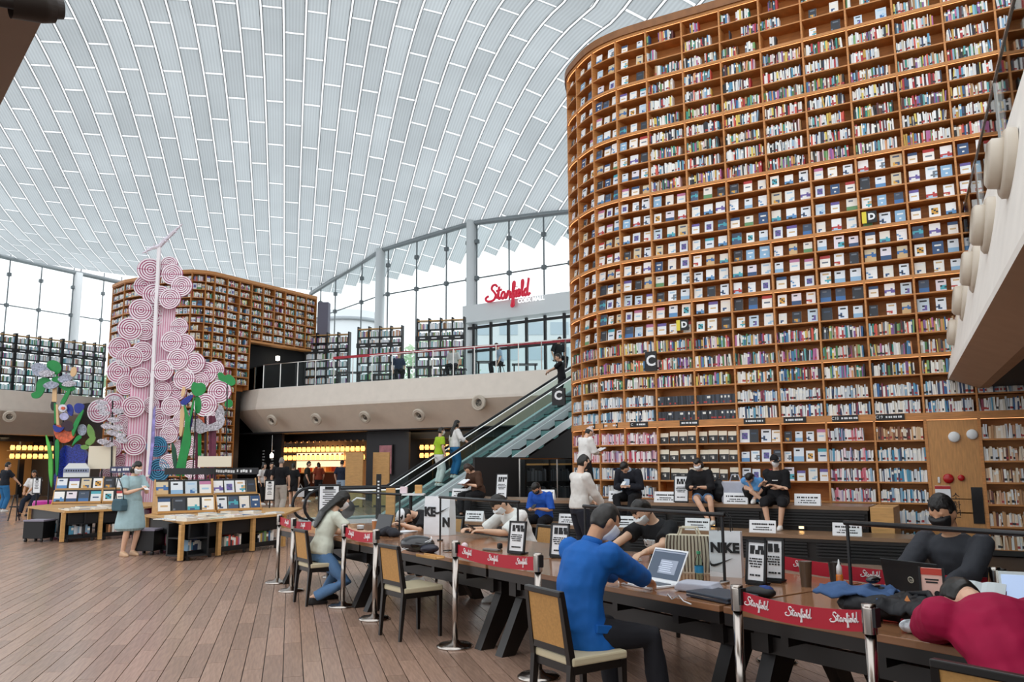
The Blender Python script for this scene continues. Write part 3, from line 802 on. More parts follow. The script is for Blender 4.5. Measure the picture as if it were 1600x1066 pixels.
onr = Vector((od.y, -od.x, 0)); onr = onr if onr.x < 0 else -onr
for i, (px, py) in enumerate([(1580, 255), (1549, 352), (1528, 420), (1511, 470), (1500, 520)]):
    r_ = ray(px, py); o2 = t0 + onr.xy * .18; den = r_.xy.dot(onr.xy); tt = o2.dot(onr.xy) / den
    P = Vector((r_.x * tt, r_.y * tt, EYE + r_.z * tt))
    nozzle(P, onr + Vector((0, 0, .12)), .3, 'large round air nozzle on the right overhanging balcony, %s from the top' % ordn(i + 1), 'air nozzles on the overhang', .1)
# corner of the balcony at the near left
c0, c1 = gp(82, 0, 3.05).xy, gp(0, 165, 3.05).xy; cdv = (c1 - c0).normalized()
CV = [c0 - cdv * 2.5, c0, c1, c1 + cdv * 2]
n2 = Vector((cdv.y, -cdv.x)); b = MB(); rings = []
for p in CV:
    def q(off, z): w = p + n2 * off; return Vector((w.x, w.y, z))
    rings.append([q(-1.2, 5.02), q(-.36, 5.02), q(-.36, 4.98), q(0, 3.12), q(0, 3.05), q(-.5, 2.98), q(-1.2, 2.98)])
vs = [p for r in rings for p in r]; fs = []
for i in range(len(CV) - 1):
    for k in range(6): a = i * 7 + k; fs.append((a, a + 1, a + 8, a + 7))
b.add(vs, fs); b.add(rings[-1], [tuple(range(7))])
tag(b.obj('wall_corner', mat('corner_taupe', '#cfc4ba', .75, var=.08, scale=2)), 'taupe balcony corner at the upper left', kind='structure')  # taupe base colour with slight random variation
r_ = ray(30, 4); o2 = c0 - n2 * .14; tt = o2.dot(n2) / r_.xy.dot(n2); P = Vector((r_.x * tt, r_.y * tt, EYE + r_.z * tt))
nozzle(P, Vector((n2.x, n2.y, .19)), .042, 'round air nozzle on the taupe balcony corner at upper left', 'air nozzles on the balconies', .01, mat('dark_nozzle', '#4a3f39', .5))
# ---------------------------------------------------------------- walls behind the shops and the closed right side
def wall(name, pts, z0, z1, m, label):
    b = MB()
    for i in range(len(pts) - 1):
        a, c = Vector(pts[i]), Vector(pts[i + 1]); b.beam((a.x, a.y, (z0 + z1) / 2), (c.x, c.y, (z0 + z1) / 2), .12, z1 - z0)
    return tag(b.obj(name, m), label, kind='structure')
wall('wall_right', [(UPR[-1].x + 1, UPR[-1].y + .2), (16, 8), (13, -8)], 0, 5, mat('dark_brown_wall', '#4a3a30', .7), 'dark wall closing the right side')
# ================================================================ back bookcase and gallery shelving
BL = [Vector(p) for p in ((-19.7, 39.8), (-19.05, 37.7), (-18.0, 36.7), (-16.75, 36.0), (-15.8, 35.35), (-14.9, 34.9), (-14.1, 34.75), (-13.55, 34.95))]
e0 = Vector((-13.25, 35.25)); bd = (Vector((-10.05, 40.75)) - e0).normalized(); nb = 9; bwid = (Vector((-10.05, 40.75)) - e0).length / nb
BL += [e0 + bd * bwid * k for k in range(nb + 1)]
NB = len(BL) - 1; cut = 7 + 4            # bays right of `cut` stop above the dark opening
back = thing('bookcase', 'curved oak bookcase at the back, standing behind the pink tree', 'bookcase')
ztop = 9.98; nrow = 27; rs = ztop / nrow
bb = MB(); q = random.Random(5)
MID = mat('warm_oak_far', '#b9783c', .55, var=.15, scale=3)
for r in range(nrow + 1):
    z = ztop - r * rs; last = NB if z > 7.3 or r == 0 else (cut if z > 4.9 else cut - 1)
    b = MB(); th = .06 if r % 4 == 0 else .03; strip(b, BL, 0, last, z - th, z, 0, .35); b.obj('shelf_board', MID, back)
    if r == 0: continue
    for k in range(1, last):
        a, c = BL[k], BL[k + 1]; d = (c - a); w = d.length; d.normalize(); n = Vector((-d.y, d.x)); rz = math.atan2(d.y, d.x)
        faceout = q.random() < (.55 if k < 9 and r < 15 else .12)
        x = .05
        while x < w - .12:
            if faceout:
                ww = q.uniform(.13, .19); p = a + d * (x + ww / 2) + n * .05
                cover_into(bb, Matrix.Translation((p.x, p.y, z)) @ Matrix.Rotation(rz, 4, 'Z'), ww, q.uniform(.2, .27), .02, COVERS[q.randrange(36)][0]); x += ww + q.uniform(.02, .06)
            else:
                ww = q.uniform(.02, .05); p = a + d * (x + ww / 2) + n * .03
                spine_into(bb, Matrix.Translation((p.x, p.y, z)) @ Matrix.Rotation(rz, 4, 'Z'), ww, .15, min(q.uniform(.18, .26), rs - .06), q.choice(SPINES), q.choice((0, 1, 2))); x += ww
                if q.random() < .02: x += .2
for k in range(NB + 1):
    p = BL[k]; n = inward(BL, k); z0 = 7.28 if k > cut else (4.95 if k == cut else 0); z0 = 4.95 if k == NB else z0
    b = MB(); c = p + n * .17; b.box(c.x, c.y, (z0 + ztop) / 2, .36, .045, ztop - z0, rz=math.atan2(n.y, n.x)); b.obj('upright', MID, back)
b = MB(); strip(b, BL, 0, cut - 1, 0, ztop, .35, .4); strip(b, BL, cut - 1, cut, 4.9, ztop, .35, .4); strip(b, BL, cut, NB, 7.26, ztop, .35, .4); b.obj('back_panel', WOODB, back)
b = MB(); strip(b, BL, 0, NB, ztop - .02, ztop + .12, -.04, .45); b.obj('cornice', WOOD, back)
b = MB(); strip(b, BL, cut, NB, 7.2, 7.3, -.03, .42); b.obj('lintel', WOOD, back)
tag(bb.obj('books_on_back_bookcase', PRINT()), 'hundreds of small books filling the curved back bookcase', 'books', kind='stuff')
# dark body behind, with the dark opening at gallery level
b = MB(); ii = [(p + inward(BL, i) * .45) for i, p in enumerate(BL)]
b.prism([(p.x, p.y) for p in ii[:cut + 1]] + [(-15.5, 43.5), (-18.5, 43)], 9.9); tag(b.obj('wall_core', DARK), None, kind='structure')
oo = [ii[cut], ii[NB], Vector((-12.2, 43.4)), Vector((-14.5, 41.5))]
b = MB(); b.prism([(p.x, p.y) for p in oo], 2.7, Matrix.Translation((0, 0, 7.28))); tag(b.obj('wall_core', DARK), None, kind='structure')
ow = [ii[cut] + Vector((-.9, .5)), ii[NB] + Vector((.15, .25))]
wall('wall_opening', [ow[0], ow[1]], 5, 7.3, mat('black_recess', '#141415', .8), 'black recess under the back bookcase')
b = MB(); p = dp(434, 560, (ow[0].y + ow[1].y) / 2 - .35); b.lathe([(.02, -.12), (.1, -.1), (.1, .1), (.02, .12)], 12, p)
tag(b.obj('pendant_lamp', mat('lamp_white', '#fff4e0', .5, emit=4)), 'small white lamp glowing in the black recess of the back bookcase', 'lamp')
# slate column at the end of the back bookcase
b = MB(); b.box(BL[-1].x + .35, BL[-1].y + .2, 7.4, .55, .5, 4.8); tag(b.obj('column_slate', mat('slate_violet', '#6d6c7c', .6)), 'slate grey column at the end of the back bookcase', kind='structure')
# ---------------------------------------------------------------- black framed shelf units on the galleries
def shelf_unit(p, rz, bays, bw, h, rows, label, seed, sign=2, depth=.3, pal=None):
    q = random.Random(seed); t = thing('shelf_unit', label, 'shelf unit', p, rz, 'black framed shelf units'); w = bays * bw
    for k in range(bays + 1):
        b = MB(); b.box(-w / 2 + k * bw, 0, h / 2, .06, depth, h + .25); b.obj('upright', BLACK, t)
    bk = MB()
    for r in range(rows + 1):
        z = h * (r + .3) / (rows + .3); b = MB(); b.box(0, 0, z, w, depth, .045)
        b.obj('shelf_board', BLACK if r != rows else WOODL, t)
        if r < rows:
            for k in range(bays):
                x = -w / 2 + k * bw + .05
                while x < -w / 2 + (k + 1) * bw - .1:
                    ww = q.uniform(.025, .06)
                    spine_into(bk, Matrix.Translation((x + ww / 2, -depth / 2 + .02, z + .025)), ww, .12, q.uniform(.55, .72) * h / (rows + .3), q.choice(pal or ['#f4f4f2', '#eceef0', '#e2e6ea', '#f2ece2', '#dfe4ea', '#c8d4dc'] * 3 + SPINES[20:]), 0); x += ww
    tag(bk.obj('books', PRINT(), t), kind='stuff')
    if sign is not None:
        z = h * (sign + .3) / (rows + .3); b = MB(); b.box(0, -depth / 2 - .02, z + .02, w + .1, .04, .22); sgn = b.obj('name_band', BLACK, t)
        bb_ = MB()
        for k in range(bays): bb_.box(-w / 2 + (k + .5) * bw, -depth / 2 - .045, z + .02, bw * .45, .01, .05)
        tag(bb_.obj('lettering', PAPER, sgn), kind='stuff')
    return t
wd = (C_ - A_).xy; wrz = math.atan2(wd.y, wd.x)
for px, Y, ytop, wpx, lab in ((512, 40.5, 521, 72, 'black framed shelf unit on the gallery, nearest the back bookcase'), (594, 38.6, 511, 73, 'black framed shelf unit on the gallery, between the two white columns'), (689, 36.6, 498, 77, 'tallest looking black framed shelf unit, left of the red sign')):
    p = dp(px, 560, Y); h = dp(px, ytop, Y).z - 5.0; w = wpx / 1265 * Y / 1.0
    shelf_unit((p.x, p.y, 5.0), wrz * .25, 4, w / 4, h - .1, 7, lab, int(px), 5)
g0, g1 = dp(-60, 560, 41.0), dp(163, 560, 47.0); gd = (g1 - g0).xy; grz = math.atan2(gd.y, gd.x); gL = gd.length
h = dp(60, 527, g0.y + 3).z - 5.0
for i in range(3):
    c = g0.xy + gd * ((i + .5) / 3)
    shelf_unit((c.x, c.y, 5.0), grz, 4, gL / 12 - .02, h * .98, 8, 'black framed shelf unit on the left gallery, %s from the left' % ordn(i + 1), 90 + i, 6)
# ================================================================ reading tables, chairs, barriers
TD = Vector((-0.5821, 0.8131, 0)); TN = Vector((0.8131, 0.5821, 0)); TRZ = math.atan2(TD.y, TD.x)
def T(t, n, z=0.0): return TD * t + TN * n + Vector((0, 0, z))
# local frame of everything on the tables: x along TD (away), y towards the window side is -TN -> use rz = TRZ ; local +y = -TN
ZT = 0.74
TOPM = mat('polished_tabletop', '#94694a', 0.14, var=0.25, scale=3, stretch=(1, 8, 1), spec=0.6)
def make_table(t0, t1, label):
    c = (t0 + t1) / 2; L_ = t1 - t0; n0, n1 = 4.02, 5.58; w = n1 - n0
    t = thing('reading_table', label, 'table', T(c, (n0 + n1) / 2), TRZ, 'long reading tables in a row')
    b = MB(); b.box(0, 0, ZT - .02, L_ - .012, w, .04); b.obj('tabletop', TOPM, t, bevel=.005)
    for s in (-1, 1):
        b = MB(); b.box(0, s * (w / 2 - .03), ZT - .075, L_ - .02, .05, .07); b.obj('apron', DARK, t)
        b = MB(); b.box(0, s * (w / 2 - .22), ZT - .22, L_ - .1, .05, .1); b.obj('rail', DARK, t)
        for k in range(4):
            b = MB(); b.box((k - 1.5) * L_ / 4.4, s * (w / 2 - .14), ZT - .14, .05, .2, .06); b.obj('spacer', DARK, t)
    b = MB(); b.box(0, 0, ZT - .2, L_ - .1, .12, .14); b.obj('rail', DARK, t)
    for sx in (-1, 1):
        b = MB(); b.box(sx * (L_ / 2 - .16), 0, ZT - .2, .1, w - .3, .12); b.obj('cross_beam', DARK, t)
        for sy in (-1, 1):
            b = MB(); x = sx * (L_ / 2 - .15)
            p0, p1 = Vector((x, sy * (w / 2 - .08), 0)), Vector((x, sy * (w / 2 - .42), ZT - .14))
            b.add([p0 + Vector((dx, dy, 0)) for dx in (-.05, .05) for dy in (-.07, .07)] + [p1 + Vector((dx, dy, 0)) for dx in (-.05, .05) for dy in (-.12, .12)],
                  [(0, 1, 3, 2), (4, 6, 7, 5), (0, 4, 5, 1), (2, 3, 7, 6), (0, 2, 6, 4), (1, 5, 7, 3)]); b.obj('leg', DARK, t)
    return t
for a, c, lab in ((.85, 3.42, 'reading table nearest the camera, holding the black laptop and rucksack'), (3.44, 6.0, 'reading table where the man in the blue blazer sits'), (6.02, 8.58, 'reading table with the black bag and the man with phone'), (8.6, 11.15, 'farthest reading table, where the long-haired woman works')):
    make_table(a, c, lab)
# clear partition screens along the middle of the tables
SCR = mat('screen_frame', '#1d1d1f', .35)
ACR = glassmat('acrylic', (.94, .965, .965), .07)
def screen(t0, t1, label):
    L_ = t1 - t0; t = thing('partition_screen', label, 'screen', T((t0 + t1) / 2, 4.8, ZT), TRZ, 'clear partition screens on the tables')
    b = MB(); b.tube([(-L_ / 2, 0, .485), (L_ / 2, 0, .485)], .016, 8); b.obj('top_rail', SCR, t, True)
    for s in (-1, 1):
        b = MB(); b.tube([(s * (L_ / 2 - .02), 0, .0), (s * (L_ / 2 - .02), 0, .485)], .011, 8); b.lathe([(.035, 0), (.035, .012)], 12, (s * (L_ / 2 - .02), 0, 0)); b.obj('post', SCR, t)
    for k in range(2):
        b = MB(); b.box((k - .5) * (L_ / 2 - .02), 0, .265, L_ / 2 - .04, .006, .39); b.obj('pane', ACR, t)
for a, c, lab in ((.75, 3.06, 'clear partition screen in front of the man in black mask'), (4.03, 5.62, 'clear partition screen beside the white laptop'), (6.6, 8.15, 'clear partition screen in front of the man in white shirt with phone'), (9.1, 10.92, 'farthest clear partition screen, by the dark laptop')):
    screen(a, c, lab)
# ---------------------------------------------------------------- chairs
CANE = mat('tan_cane', '#b98a4e', .6, var=.15, scale=60)
SEATM = mat('cream_seat', '#cbbf9f', .6)
CHF = mat('chair_frame', '#15100d', .35)
def make_chair():
    t = thing('dining_chair', '', 'chair')      # faces +y, origin on the floor at the seat centre
    b = MB(); b.box(0, 0, .445, .44, .42, .05); b.obj('seat', SEATM, t, bevel=.012)
    b = MB()
    for s in (-1, 1): b.box(s * .2, 0, .4, .03, .4, .05)
    for s in (-1, 1): b.box(0, s * .19, .4, .4, .03, .05)
    b.obj('seat_frame', CHF, t)
    def tap(p0, p1, a, c):
        g = MB(); p0, p1 = Vector(p0), Vector(p1)
        g.add([p0 + Vector((x * a, y * a, 0)) for x in (-.5, .5) for y in (-.5, .5)] + [p1 + Vector((x * c, y * c, 0)) for x in (-.5, .5) for y in (-.5, .5)], [(0, 1, 3, 2), (4, 6, 7, 5), (0, 4, 5, 1), (2, 3, 7, 6), (0, 2, 6, 4), (1, 5, 7, 3)]); return g
    for s in (-1, 1):
        tap((s * .2, .19, 0), (s * .2, .18, .42), .026, .042).obj('leg', CHF, t)
        g = tap((s * .19, -.235, 0), (s * .19, -.2, .43), .026, .042); o = len(g.v)
        g2 = tap((s * .19, -.2, .43), (s * .175, -.26, .84), .042, .032); g.add(g2.v, g2.f); g.obj('leg', CHF, t)
    b = MB(); b.beam((-.19, -.262, .835), (.19, -.262, .835), .04, .035); b.obj('top_rail', CHF, t, bevel=.006)
    b = MB(); b.beam((-.18, -.213, .5), (.18, -.213, .5), .03, .04); b.obj('lower_rail', CHF, t)
    b = MB(); b.add([Vector((x, y, z)) for (y, z) in ((-.205, .505), (-.247, .82)) for x in (-.165, .165)] + [Vector((x, y - .02, z)) for (y, z) in ((-.205, .505), (-.247, .82)) for x in (-.165, .165)], [(0, 1, 3, 2), (4, 6, 7, 5), (0, 4, 5, 1), (2, 3, 7, 6), (0, 2, 6, 4), (1, 5, 7, 3)])
    b.obj('backrest', CANE, t)
    return t
FACE = math.atan2(-TN.x, TN.y)          # +y of the chair points along +TN (towards the table)
ch0 = make_chair(); CHG = 'dark framed chairs with tan backs'
first = True
CHAIRS = [(9.32, 3.87, 0, 'dark wooden chair with tan back under the long-haired woman'), (7.05, 3.86, .03, 'empty dark wooden chair with tan back and cream seat'),
          (4.05, 3.4, -.05, 'dark wooden chair with tan back behind the man in the blue blazer'), (1.55, 3.52, 0, 'dark wooden chair under the person in red, at the frame corner'),
          (8.0, 5.98, math.pi, 'dark chair across the table under the man with phone'), (5.66, 5.98, math.pi, 'dark chair across the table under the writer in black'),
          (2.95, 6.0, math.pi, 'dark chair across the table under the man in black mask'), (10.1, 5.98, math.pi, 'dark chair across the table under the person in white cap')]
for t_, n_, r_, lab in CHAIRS:
    o = ch0 if first else copy_tree(ch0); first = False
    o.location = T(t_, n_); o.rotation_euler = (0, 0, FACE + r_); o['label'] = lab; o['group'] = CHG
# ---------------------------------------------------------------- stanchions and belts
CHROME = mat('chrome', '#b5aca4', .2, metal=1.0)
def make_post():
    t = thing('stanchion', '', 'barrier post')
    b = MB(); b.lathe([(.165, 0), (.165, .012), (.14, .028), (.05, .036), (.03, .06)], 28); b.obj('base', CHROME, t, True)
    b = MB(); b.lathe([(.0, .03), (.0275, .03), (.0275, .78), (.0275, .78)], 18, cap=False); b.obj('post', CHROME, t, True)
    b = MB(); b.lathe([(.036, .78), (.036, .9), (.034, .92), (.0, .921)], 18, cap=False); b.obj('head', CHROME, t, True)
    b = MB(); b.box(.03, 0, .86, .03, .045, .09); b.obj('belt_clip', BLACK, t)
    return t
posts = [gp(433, 911), gp(535, 948), gp(585, 968), gp(711, 1011), gp(842, 1059), gp(1151, 914, .92), gp(1357, 944, .92), gp(455, 924), T(11.2, 4.85)]
plab = ['steel barrier post at the far end of the row, left of the woman', 'steel barrier post in front of the seated woman', 'steel barrier post beside the empty chair', 'steel barrier post right of the empty chair', 'steel barrier post behind the man in blue blazer',
        'nearest steel barrier post, right of the closed grey folder', 'steel barrier post in front of the black rucksack', 'steel barrier post partly behind the seated woman chair', 'steel barrier post under the far end of the tables']
p0 = make_post(); PO = []
for i, (p, lab) in enumerate(zip(posts, plab)):
    o = p0 if i == 0 else copy_tree(p0)
    o.location = (p.x, p.y, 0); o.rotation_euler = (0, 0, TRZ + math.pi); tag(o, lab, 'barrier post', 'steel barrier posts'); PO.append(Vector((p.x, p.y, 0)))
FP = [T(4.35, 5.75), T(2.6, 5.75)]
for i, p in enumerate(FP):
    o = copy_tree(p0); o.location = p; tag(o, 'steel barrier post behind the tables, %s' % ('near the twin white notices' if i == 0 else 'beside the man in black mask'), 'barrier post', 'steel barrier posts')
BELT = mat('belt_red', '#b3142c', .5); BW_ = mat('belt_white', '#f4ecec', .5)
def belt(a, c, label, zs=(.84, .84), n=3, sag=.03):
    d = c - a; L_ = d.length; t = thing('barrier_belt', label, 'belt', (0, 0, 0), 0, 'red barrier belts')
    b = MB(); K = 10; h = .052; vs = []
    dn = d.normalized(); nr = Vector((dn.y, -dn.x, 0))
    def P(s, dz, off=0): return a + d * s + nr * off + Vector((0, 0, zs[0] + (zs[1] - zs[0]) * s - sag * 4 * s * (1 - s) + dz))
    for i in range(K + 1):
        s = .03 + .94 * i / K; vs += [P(s, -h, .003), P(s, h, .003), P(s, h, -.003), P(s, -h, -.003)]
    fs = []
    for i in range(K):
        for e in range(4): fs.append((4 * i + e, 4 * i + (e + 1) % 4, 4 * i + 4 + (e + 1) % 4, 4 * i + 4 + e))
    b.add(vs, fs + [(0, 3, 2, 1), (4 * K, 4 * K + 1, 4 * K + 2, 4 * K + 3)]); b.obj('webbing', BELT, t)
    for k in range(n):
        s = (k + .5) / n; u = (P(s + .01, 0) - P(s - .01, 0)).normalized(); w = MB(); sc = .022
        for side in (1, -1):
            uu = u * side; M = frame(P(s, -.01, .006 * side) - uu * sc * 2.9, uu, nr * side)
            for stk in script_strokes(): w.tube([M @ Vector((x * sc, y * sc, 0)) for x, y in stk], .0035, 4)
        tag(w.obj('lettering', BW_, t), kind='stuff')
belt(PO[0], PO[1] + (PO[0] - PO[1]) * .45, 'red belt at the far end, left of the seated woman', n=2)
belt(PO[1], PO[2], 'short red belt in front of the seated woman laptop', n=2)
belt(PO[3], PO[4], 'red belt reading Starfield in front of the framed notice')
belt(PO[5], PO[6], 'nearest red belt reading Starfield, before the rucksack', n=3)
belt(FP[0], FP[1] , 'red belt behind the tables, beside the twin notices', zs=(.8, .8))
# ================================================================ display tables, pink tree, cut-out flowers
def base_thing(name, label, cat, p, group=None):
    t = thing(name, label, cat, p, 0, group); return t, Matrix.Translation(-Vector(p))
def mbm(M):
    b = MB(); b.M = M; return b
MAGS = []
dq = random.Random(21)
def display_table(label, A, B, C, back, slats, rack_lab):
    """open display table with edges A-B (short) and B-C (long front); back = depth vector"""
    A, B, C = Vector(A), Vector(B), Vector(C); zt = .65; bk = Vector(back)
    base = (A + B + C) / 3; base.z = 0
    t, M = base_thing('display_table', label, 'table', base)
    poly = [A, B, C, C + bk, A + bk * 1.0]
    b = mbm(M); b.prism([(p.x, p.y) for p in poly], .04, M @ Matrix.Translation((0, 0, zt - .04))); b.obj('tabletop', WOODL, t)
    for (P, Q, ns) in ((A, B, 1), (B, C, slats)):
        d = Q - P; L_ = d.length; d.normalize(); n = Vector((-d.y, d.x, 0))
        if n.y < 0: n = -n
        for k in range(ns):
            s0, s1 = L_ * k / ns, L_ * (k + 1) / ns; c = P + d * (s0 + s1) / 2; w = s1 - s0
            rz = math.atan2(d.y, d.x)
            def bx(off, z, sy, h, ww=w - .07, nm='panel', m_=BLACK):
                g = mbm(M); q = c + n * off; g.box(q.x, q.y, z, ww, sy, h, rz=rz); return g.obj(nm, m_, t)
            bx(.10, .49, .03, .24); bx(.42, .34, .03, .54); bx(.26, .085, .36, .03, nm='bottom_shelf'); bx(.26, .37, .34, .02, nm='shelf')
            bx(.09, .12, .02, .07, nm='kick_board')
            for sgn in (-1, 1):
                g = mbm(M); q = c + d * sgn * (w / 2 - .12) + n * .12; g.lathe([(.03, 0), (.035, .03), (.03, .07)], 10, (q.x, q.y, 0)); g.obj('caster', DARK, t)
            # books standing in the open niche
            x = -w * .2
            pal = dq.choice((SPINES, WHITES, SPINES)); k2 = 0
            while x < w * .28 and k2 < 9:
                wd = dq.uniform(.03, .055); hh = dq.uniform(.17, .25); col = dq.choice(pal); q = c + d * x + n * .14; k2 += 1
                o = link('book', spine_mesh(col, dq.choice((0, 1, 2))), None, (q.x, q.y, .101), rz); o.scale = (wd, .15, hh)
                tag(o, '%s book, %s in the %s low niche of the %s' % (cname(col), ordn(k2), ordn(k + 1) if ns > 1 else 'end', 'right table' if 'right' in label else 'left table'), 'book', 'books in the display table niches')
                x += wd + .002
        for k in range(ns + 1):
            if P is A and k == 1: continue
            c = P + d * (L_ * k / ns) + n * .05; g = mbm(M); g.box(c.x, c.y, (zt - .04) / 2 + .01, .075, .06, zt - .06, rz=math.atan2(d.y, d.x)); g.obj('leg', WOODL, t)
    # stacks of magazines lying in rows on the top
    d = (C - B).normalized(); n = Vector((-d.y, d.x, 0)); n = n if n.y > 0 else -n; rz = math.atan2(d.y, d.x); L_ = (C - B).length
    for row, off in enumerate((.17, .5, .85)):
        x = .08 + row * .05; i = 0
        while x < L_ - .25:
            w = dq.uniform(.2, .27); q = B + d * (x + w / 2) + n * off; i += 1; ci = dq.randrange(36)
            g = MB(); hh = dq.choice((.015, .03, .045, .06)); cover_into(g, Matrix.Translation((0, -.13, 0)) @ Matrix.Rotation(R(-90), 4, 'X'), w - .02, .26, hh, COVERS[ci][0])
            o = g.obj('magazine', PRINT(), None, False, (q.x, q.y, zt + hh + .001), rz + dq.uniform(-.06, .06))
            tag(o, '%s magazine lying flat, %s in the %s row of the %s' % (cname(COVERS[ci][1]), ordn(i), ('front', 'middle', 'rear')[row], 'right table' if 'right' in label else 'left table'), 'magazine', 'magazines lying on the display tables')
            x += w + .03
def rack(label, p0, p1, zt, n, deep, gname, covers):
    """two tier slanted rack facing the viewer, with covers leaning on it"""
    p0, p1 = Vector(p0), Vector(p1); d = (p1 - p0); L_ = d.length; d.normalize(); rz = math.atan2(d.y, d.x); nn = Vector((-d.y, d.x, 0)); c = (p0 + p1) / 2
    t = thing('book_rack', label, 'rack', (c.x, c.y, zt), rz)
    prof = [(0, 0), (.56, 0), (.5, .64), (.44, .66), (.34, .34), (.2, .33), (.08, .04), (0, .05)]
    for s in (-1, 1):
        g = MB(); g.prism(prof, .02, Matrix.Translation((s * (L_ / 2 - .01) - .01, 0, 0)) @ Matrix.Rotation(R(90), 4, 'Z') @ Matrix.Rotation(R(90), 4, 'X')); g.obj('side', WOODL, t)
    for (a, h) in ((.1, .03), (.36, .345)):
        g = MB(); g.box(0, a, h - .01, L_ - .04, .1, .02); g.box(0, a - .05, h + .005, L_ - .04, .012, .045); g.obj('ledge', WOODL, t)
        g = MB(); g.add([Vector((x, y, z)) for (y, z) in ((a + .025, h), (a + .115, h + .3)) for x in (-L_ / 2 + .02, L_ / 2 - .02)] + [Vector((x, y + .01, z)) for (y, z) in ((a + .025, h), (a + .115, h + .3)) for x in (-L_ / 2 + .02, L_ / 2 - .02)], [(0, 1, 3, 2), (4, 6, 7, 5), (0, 2, 6, 4), (1, 5, 7, 3), (2, 3, 7, 6)]); g.obj('backboard', BLACK, t)
        for k in range(n):
            x = -L_ / 2 + L_ * (k + .5) / n; ci = covers[(k + (0 if h < .2 else n)) % len(covers)]
            w = min(.225, L_ / n - .03); q = Vector((c.x, c.y, zt)) + d * x + nn * (a - .005)
            o = link('display_book', cover_mesh(ci), None, (q.x, q.y, zt + h + .002)); o.rotation_euler = (R(-16.7), 0, rz); o.scale = (w, .02, .275)
            c1, c2 = cover_words(ci)
            tag(o, '%s cover, %s of %s, %s tier of %s' % (c1 if c1 == c2 else c1 + ' and ' + c2, ordn(k + 1), {2: 'two', 4: 'four'}[n], 'lower' if h < .2 else 'upper', gname), 'book', 'books facing out on the display racks')
RA, RB, RC = gp(226, 804.5, .65), gp(288, 816, .65), gp(447, 802.5, .65)
display_table('polygonal black and oak display table at the right, beside the barrier', RA, RB, RC, (-.25, 2.2, 0), 3, '')
LA, LB, LC = gp(43, 791.5, .65), gp(101, 799, .65), gp(215, 794, .65)
display_table('polygonal black and oak display table at the left, behind the woman', LA, LB, LC, (-.2, 2.5, 0), 2, '')
rack('two-tier oak rack of books on the right display table, its left half', gp(246, 804, .66), gp(338, 800.5, .66), .655, 4, .5, 'the left front rack', [3, 7, 12, 15, 19, 22, 25, 28])
rack('two-tier oak rack of books on the right display table, its right half', gp(341, 800, .66), gp(411, 797, .66), .655, 4, .5, 'the right front rack', [1, 5, 9, 14, 17, 21, 30, 33])
rack('two-tier oak rack of books on the left display table, its left half', gp(80, 788, .66), gp(157, 786.5, .66), .655, 4, .5, 'the far left rack', [2, 6, 10, 13, 18, 24, 27, 31])
rack('two-tier oak rack of books on the left display table, behind the woman', gp(159, 786.5, .66), gp(198, 785.5, .66), .655, 2, .5, 'the rack behind the woman', [4, 8, 16, 20])
def stool(p, label, sx, sy, h, m=BLACK):
    t = thing('low_cart', label, 'cart', p, -.1); b = MB(); b.box(0, 0, h / 2 + .04, sx, sy, h - .06); b.obj('body', m, t, bevel=.01)
    b = MB(); b.box(0, 0, h + .02, sx + .02, sy + .02, .03); b.obj('lid', mat('lilac_grey', '#8d8796', .5), t)
    for a in (-1, 1):
        for c in (-1, 1): g = MB(); g.lathe([(.03, 0), (.035, .04), (.02, .08)], 10, (a * sx * .4, c * sy * .4, 0)); g.obj('caster', DARK, t)
stool(gp(231, 866), 'low black cart pulled out beside the right display table', .42, .4, .42)
stool(gp(60, 846), 'low black cart pulled out beside the left display table', .45, .4, .42)
# pink drum seats
PINK = mat('magenta_vinyl', '#c0188e', .35)
for px, py, r, lab in ((61, 814, .42, 'magenta drum seat at the far left, behind the left display table'), (244, 830, .5, 'magenta drum seat behind the woman, between the display tables')):
    p = gp(px, py); t = thing('drum_seat', lab, 'seat', (p.x, p.y + r, 0)); b = MB(); b.lathe([(r, 0), (r, .5), (r - .03, .53)], 28); b.obj('body', PINK, t, False)
    b = MB(); b.lathe([(r - .02, .53), (r - .03, .56), (.0, .565)], 28, cap=False); b.obj('cushion', mat('pink_cushion', '#d04aa8', .5), t, True)
# ---------------------------------------------------------------- the pink tree of ringed discs
TY = 21.6; TP = dp(233, 846, TY); TP.z = 0
TREEP = mat('pale_pink_board', '#eda6c2', .5); RINGW = mat('white_ring', '#f7ecf1', .5); LINEM = mat('magenta_line', '#b8306e', .5); SPINEM = mat('spine_white', '#f4eef0', .5)
tree, M_ = base_thing('paper_tree', 'tall pink tree sculpture built of ringed discs around a white spine', 'sculpture', Vector((TP.x, TY, 0)))
def disc_mesh(name, plate, ring):
    b = MB(); n = 26
    b.lathe([(1.0, -.03), (1.0, 0.0), (0, 0.0)], n, cap=False, m=0); b.lathe([(0, -.03), (1.0, -.03)], n, cap=False, m=0)
    for k in range(5):
        r1 = .98 - k * .196; r0 = r1 - .112
        b.lathe([(r0, .0), (r0, .03), (r1, .03), (r1, .0)], n, cap=False, m=1)
    b.box(0, 0, .035, 2.0, .03, .012, m=2)
    return b.mesh(name, [plate, ring, LINEM])
DM = {'p': disc_mesh('ringed_disc', mat('pink_plate', '#b83a78', .5), RINGW), 'f': disc_mesh('ringed_disc', mat('magenta_plate', '#c02070', .5), RINGW),
      'b': disc_mesh('ringed_disc', mat('teal_plate', '#1f5d84', .5), mat('teal_ring', '#3f88ad', .5))}
SX = 233
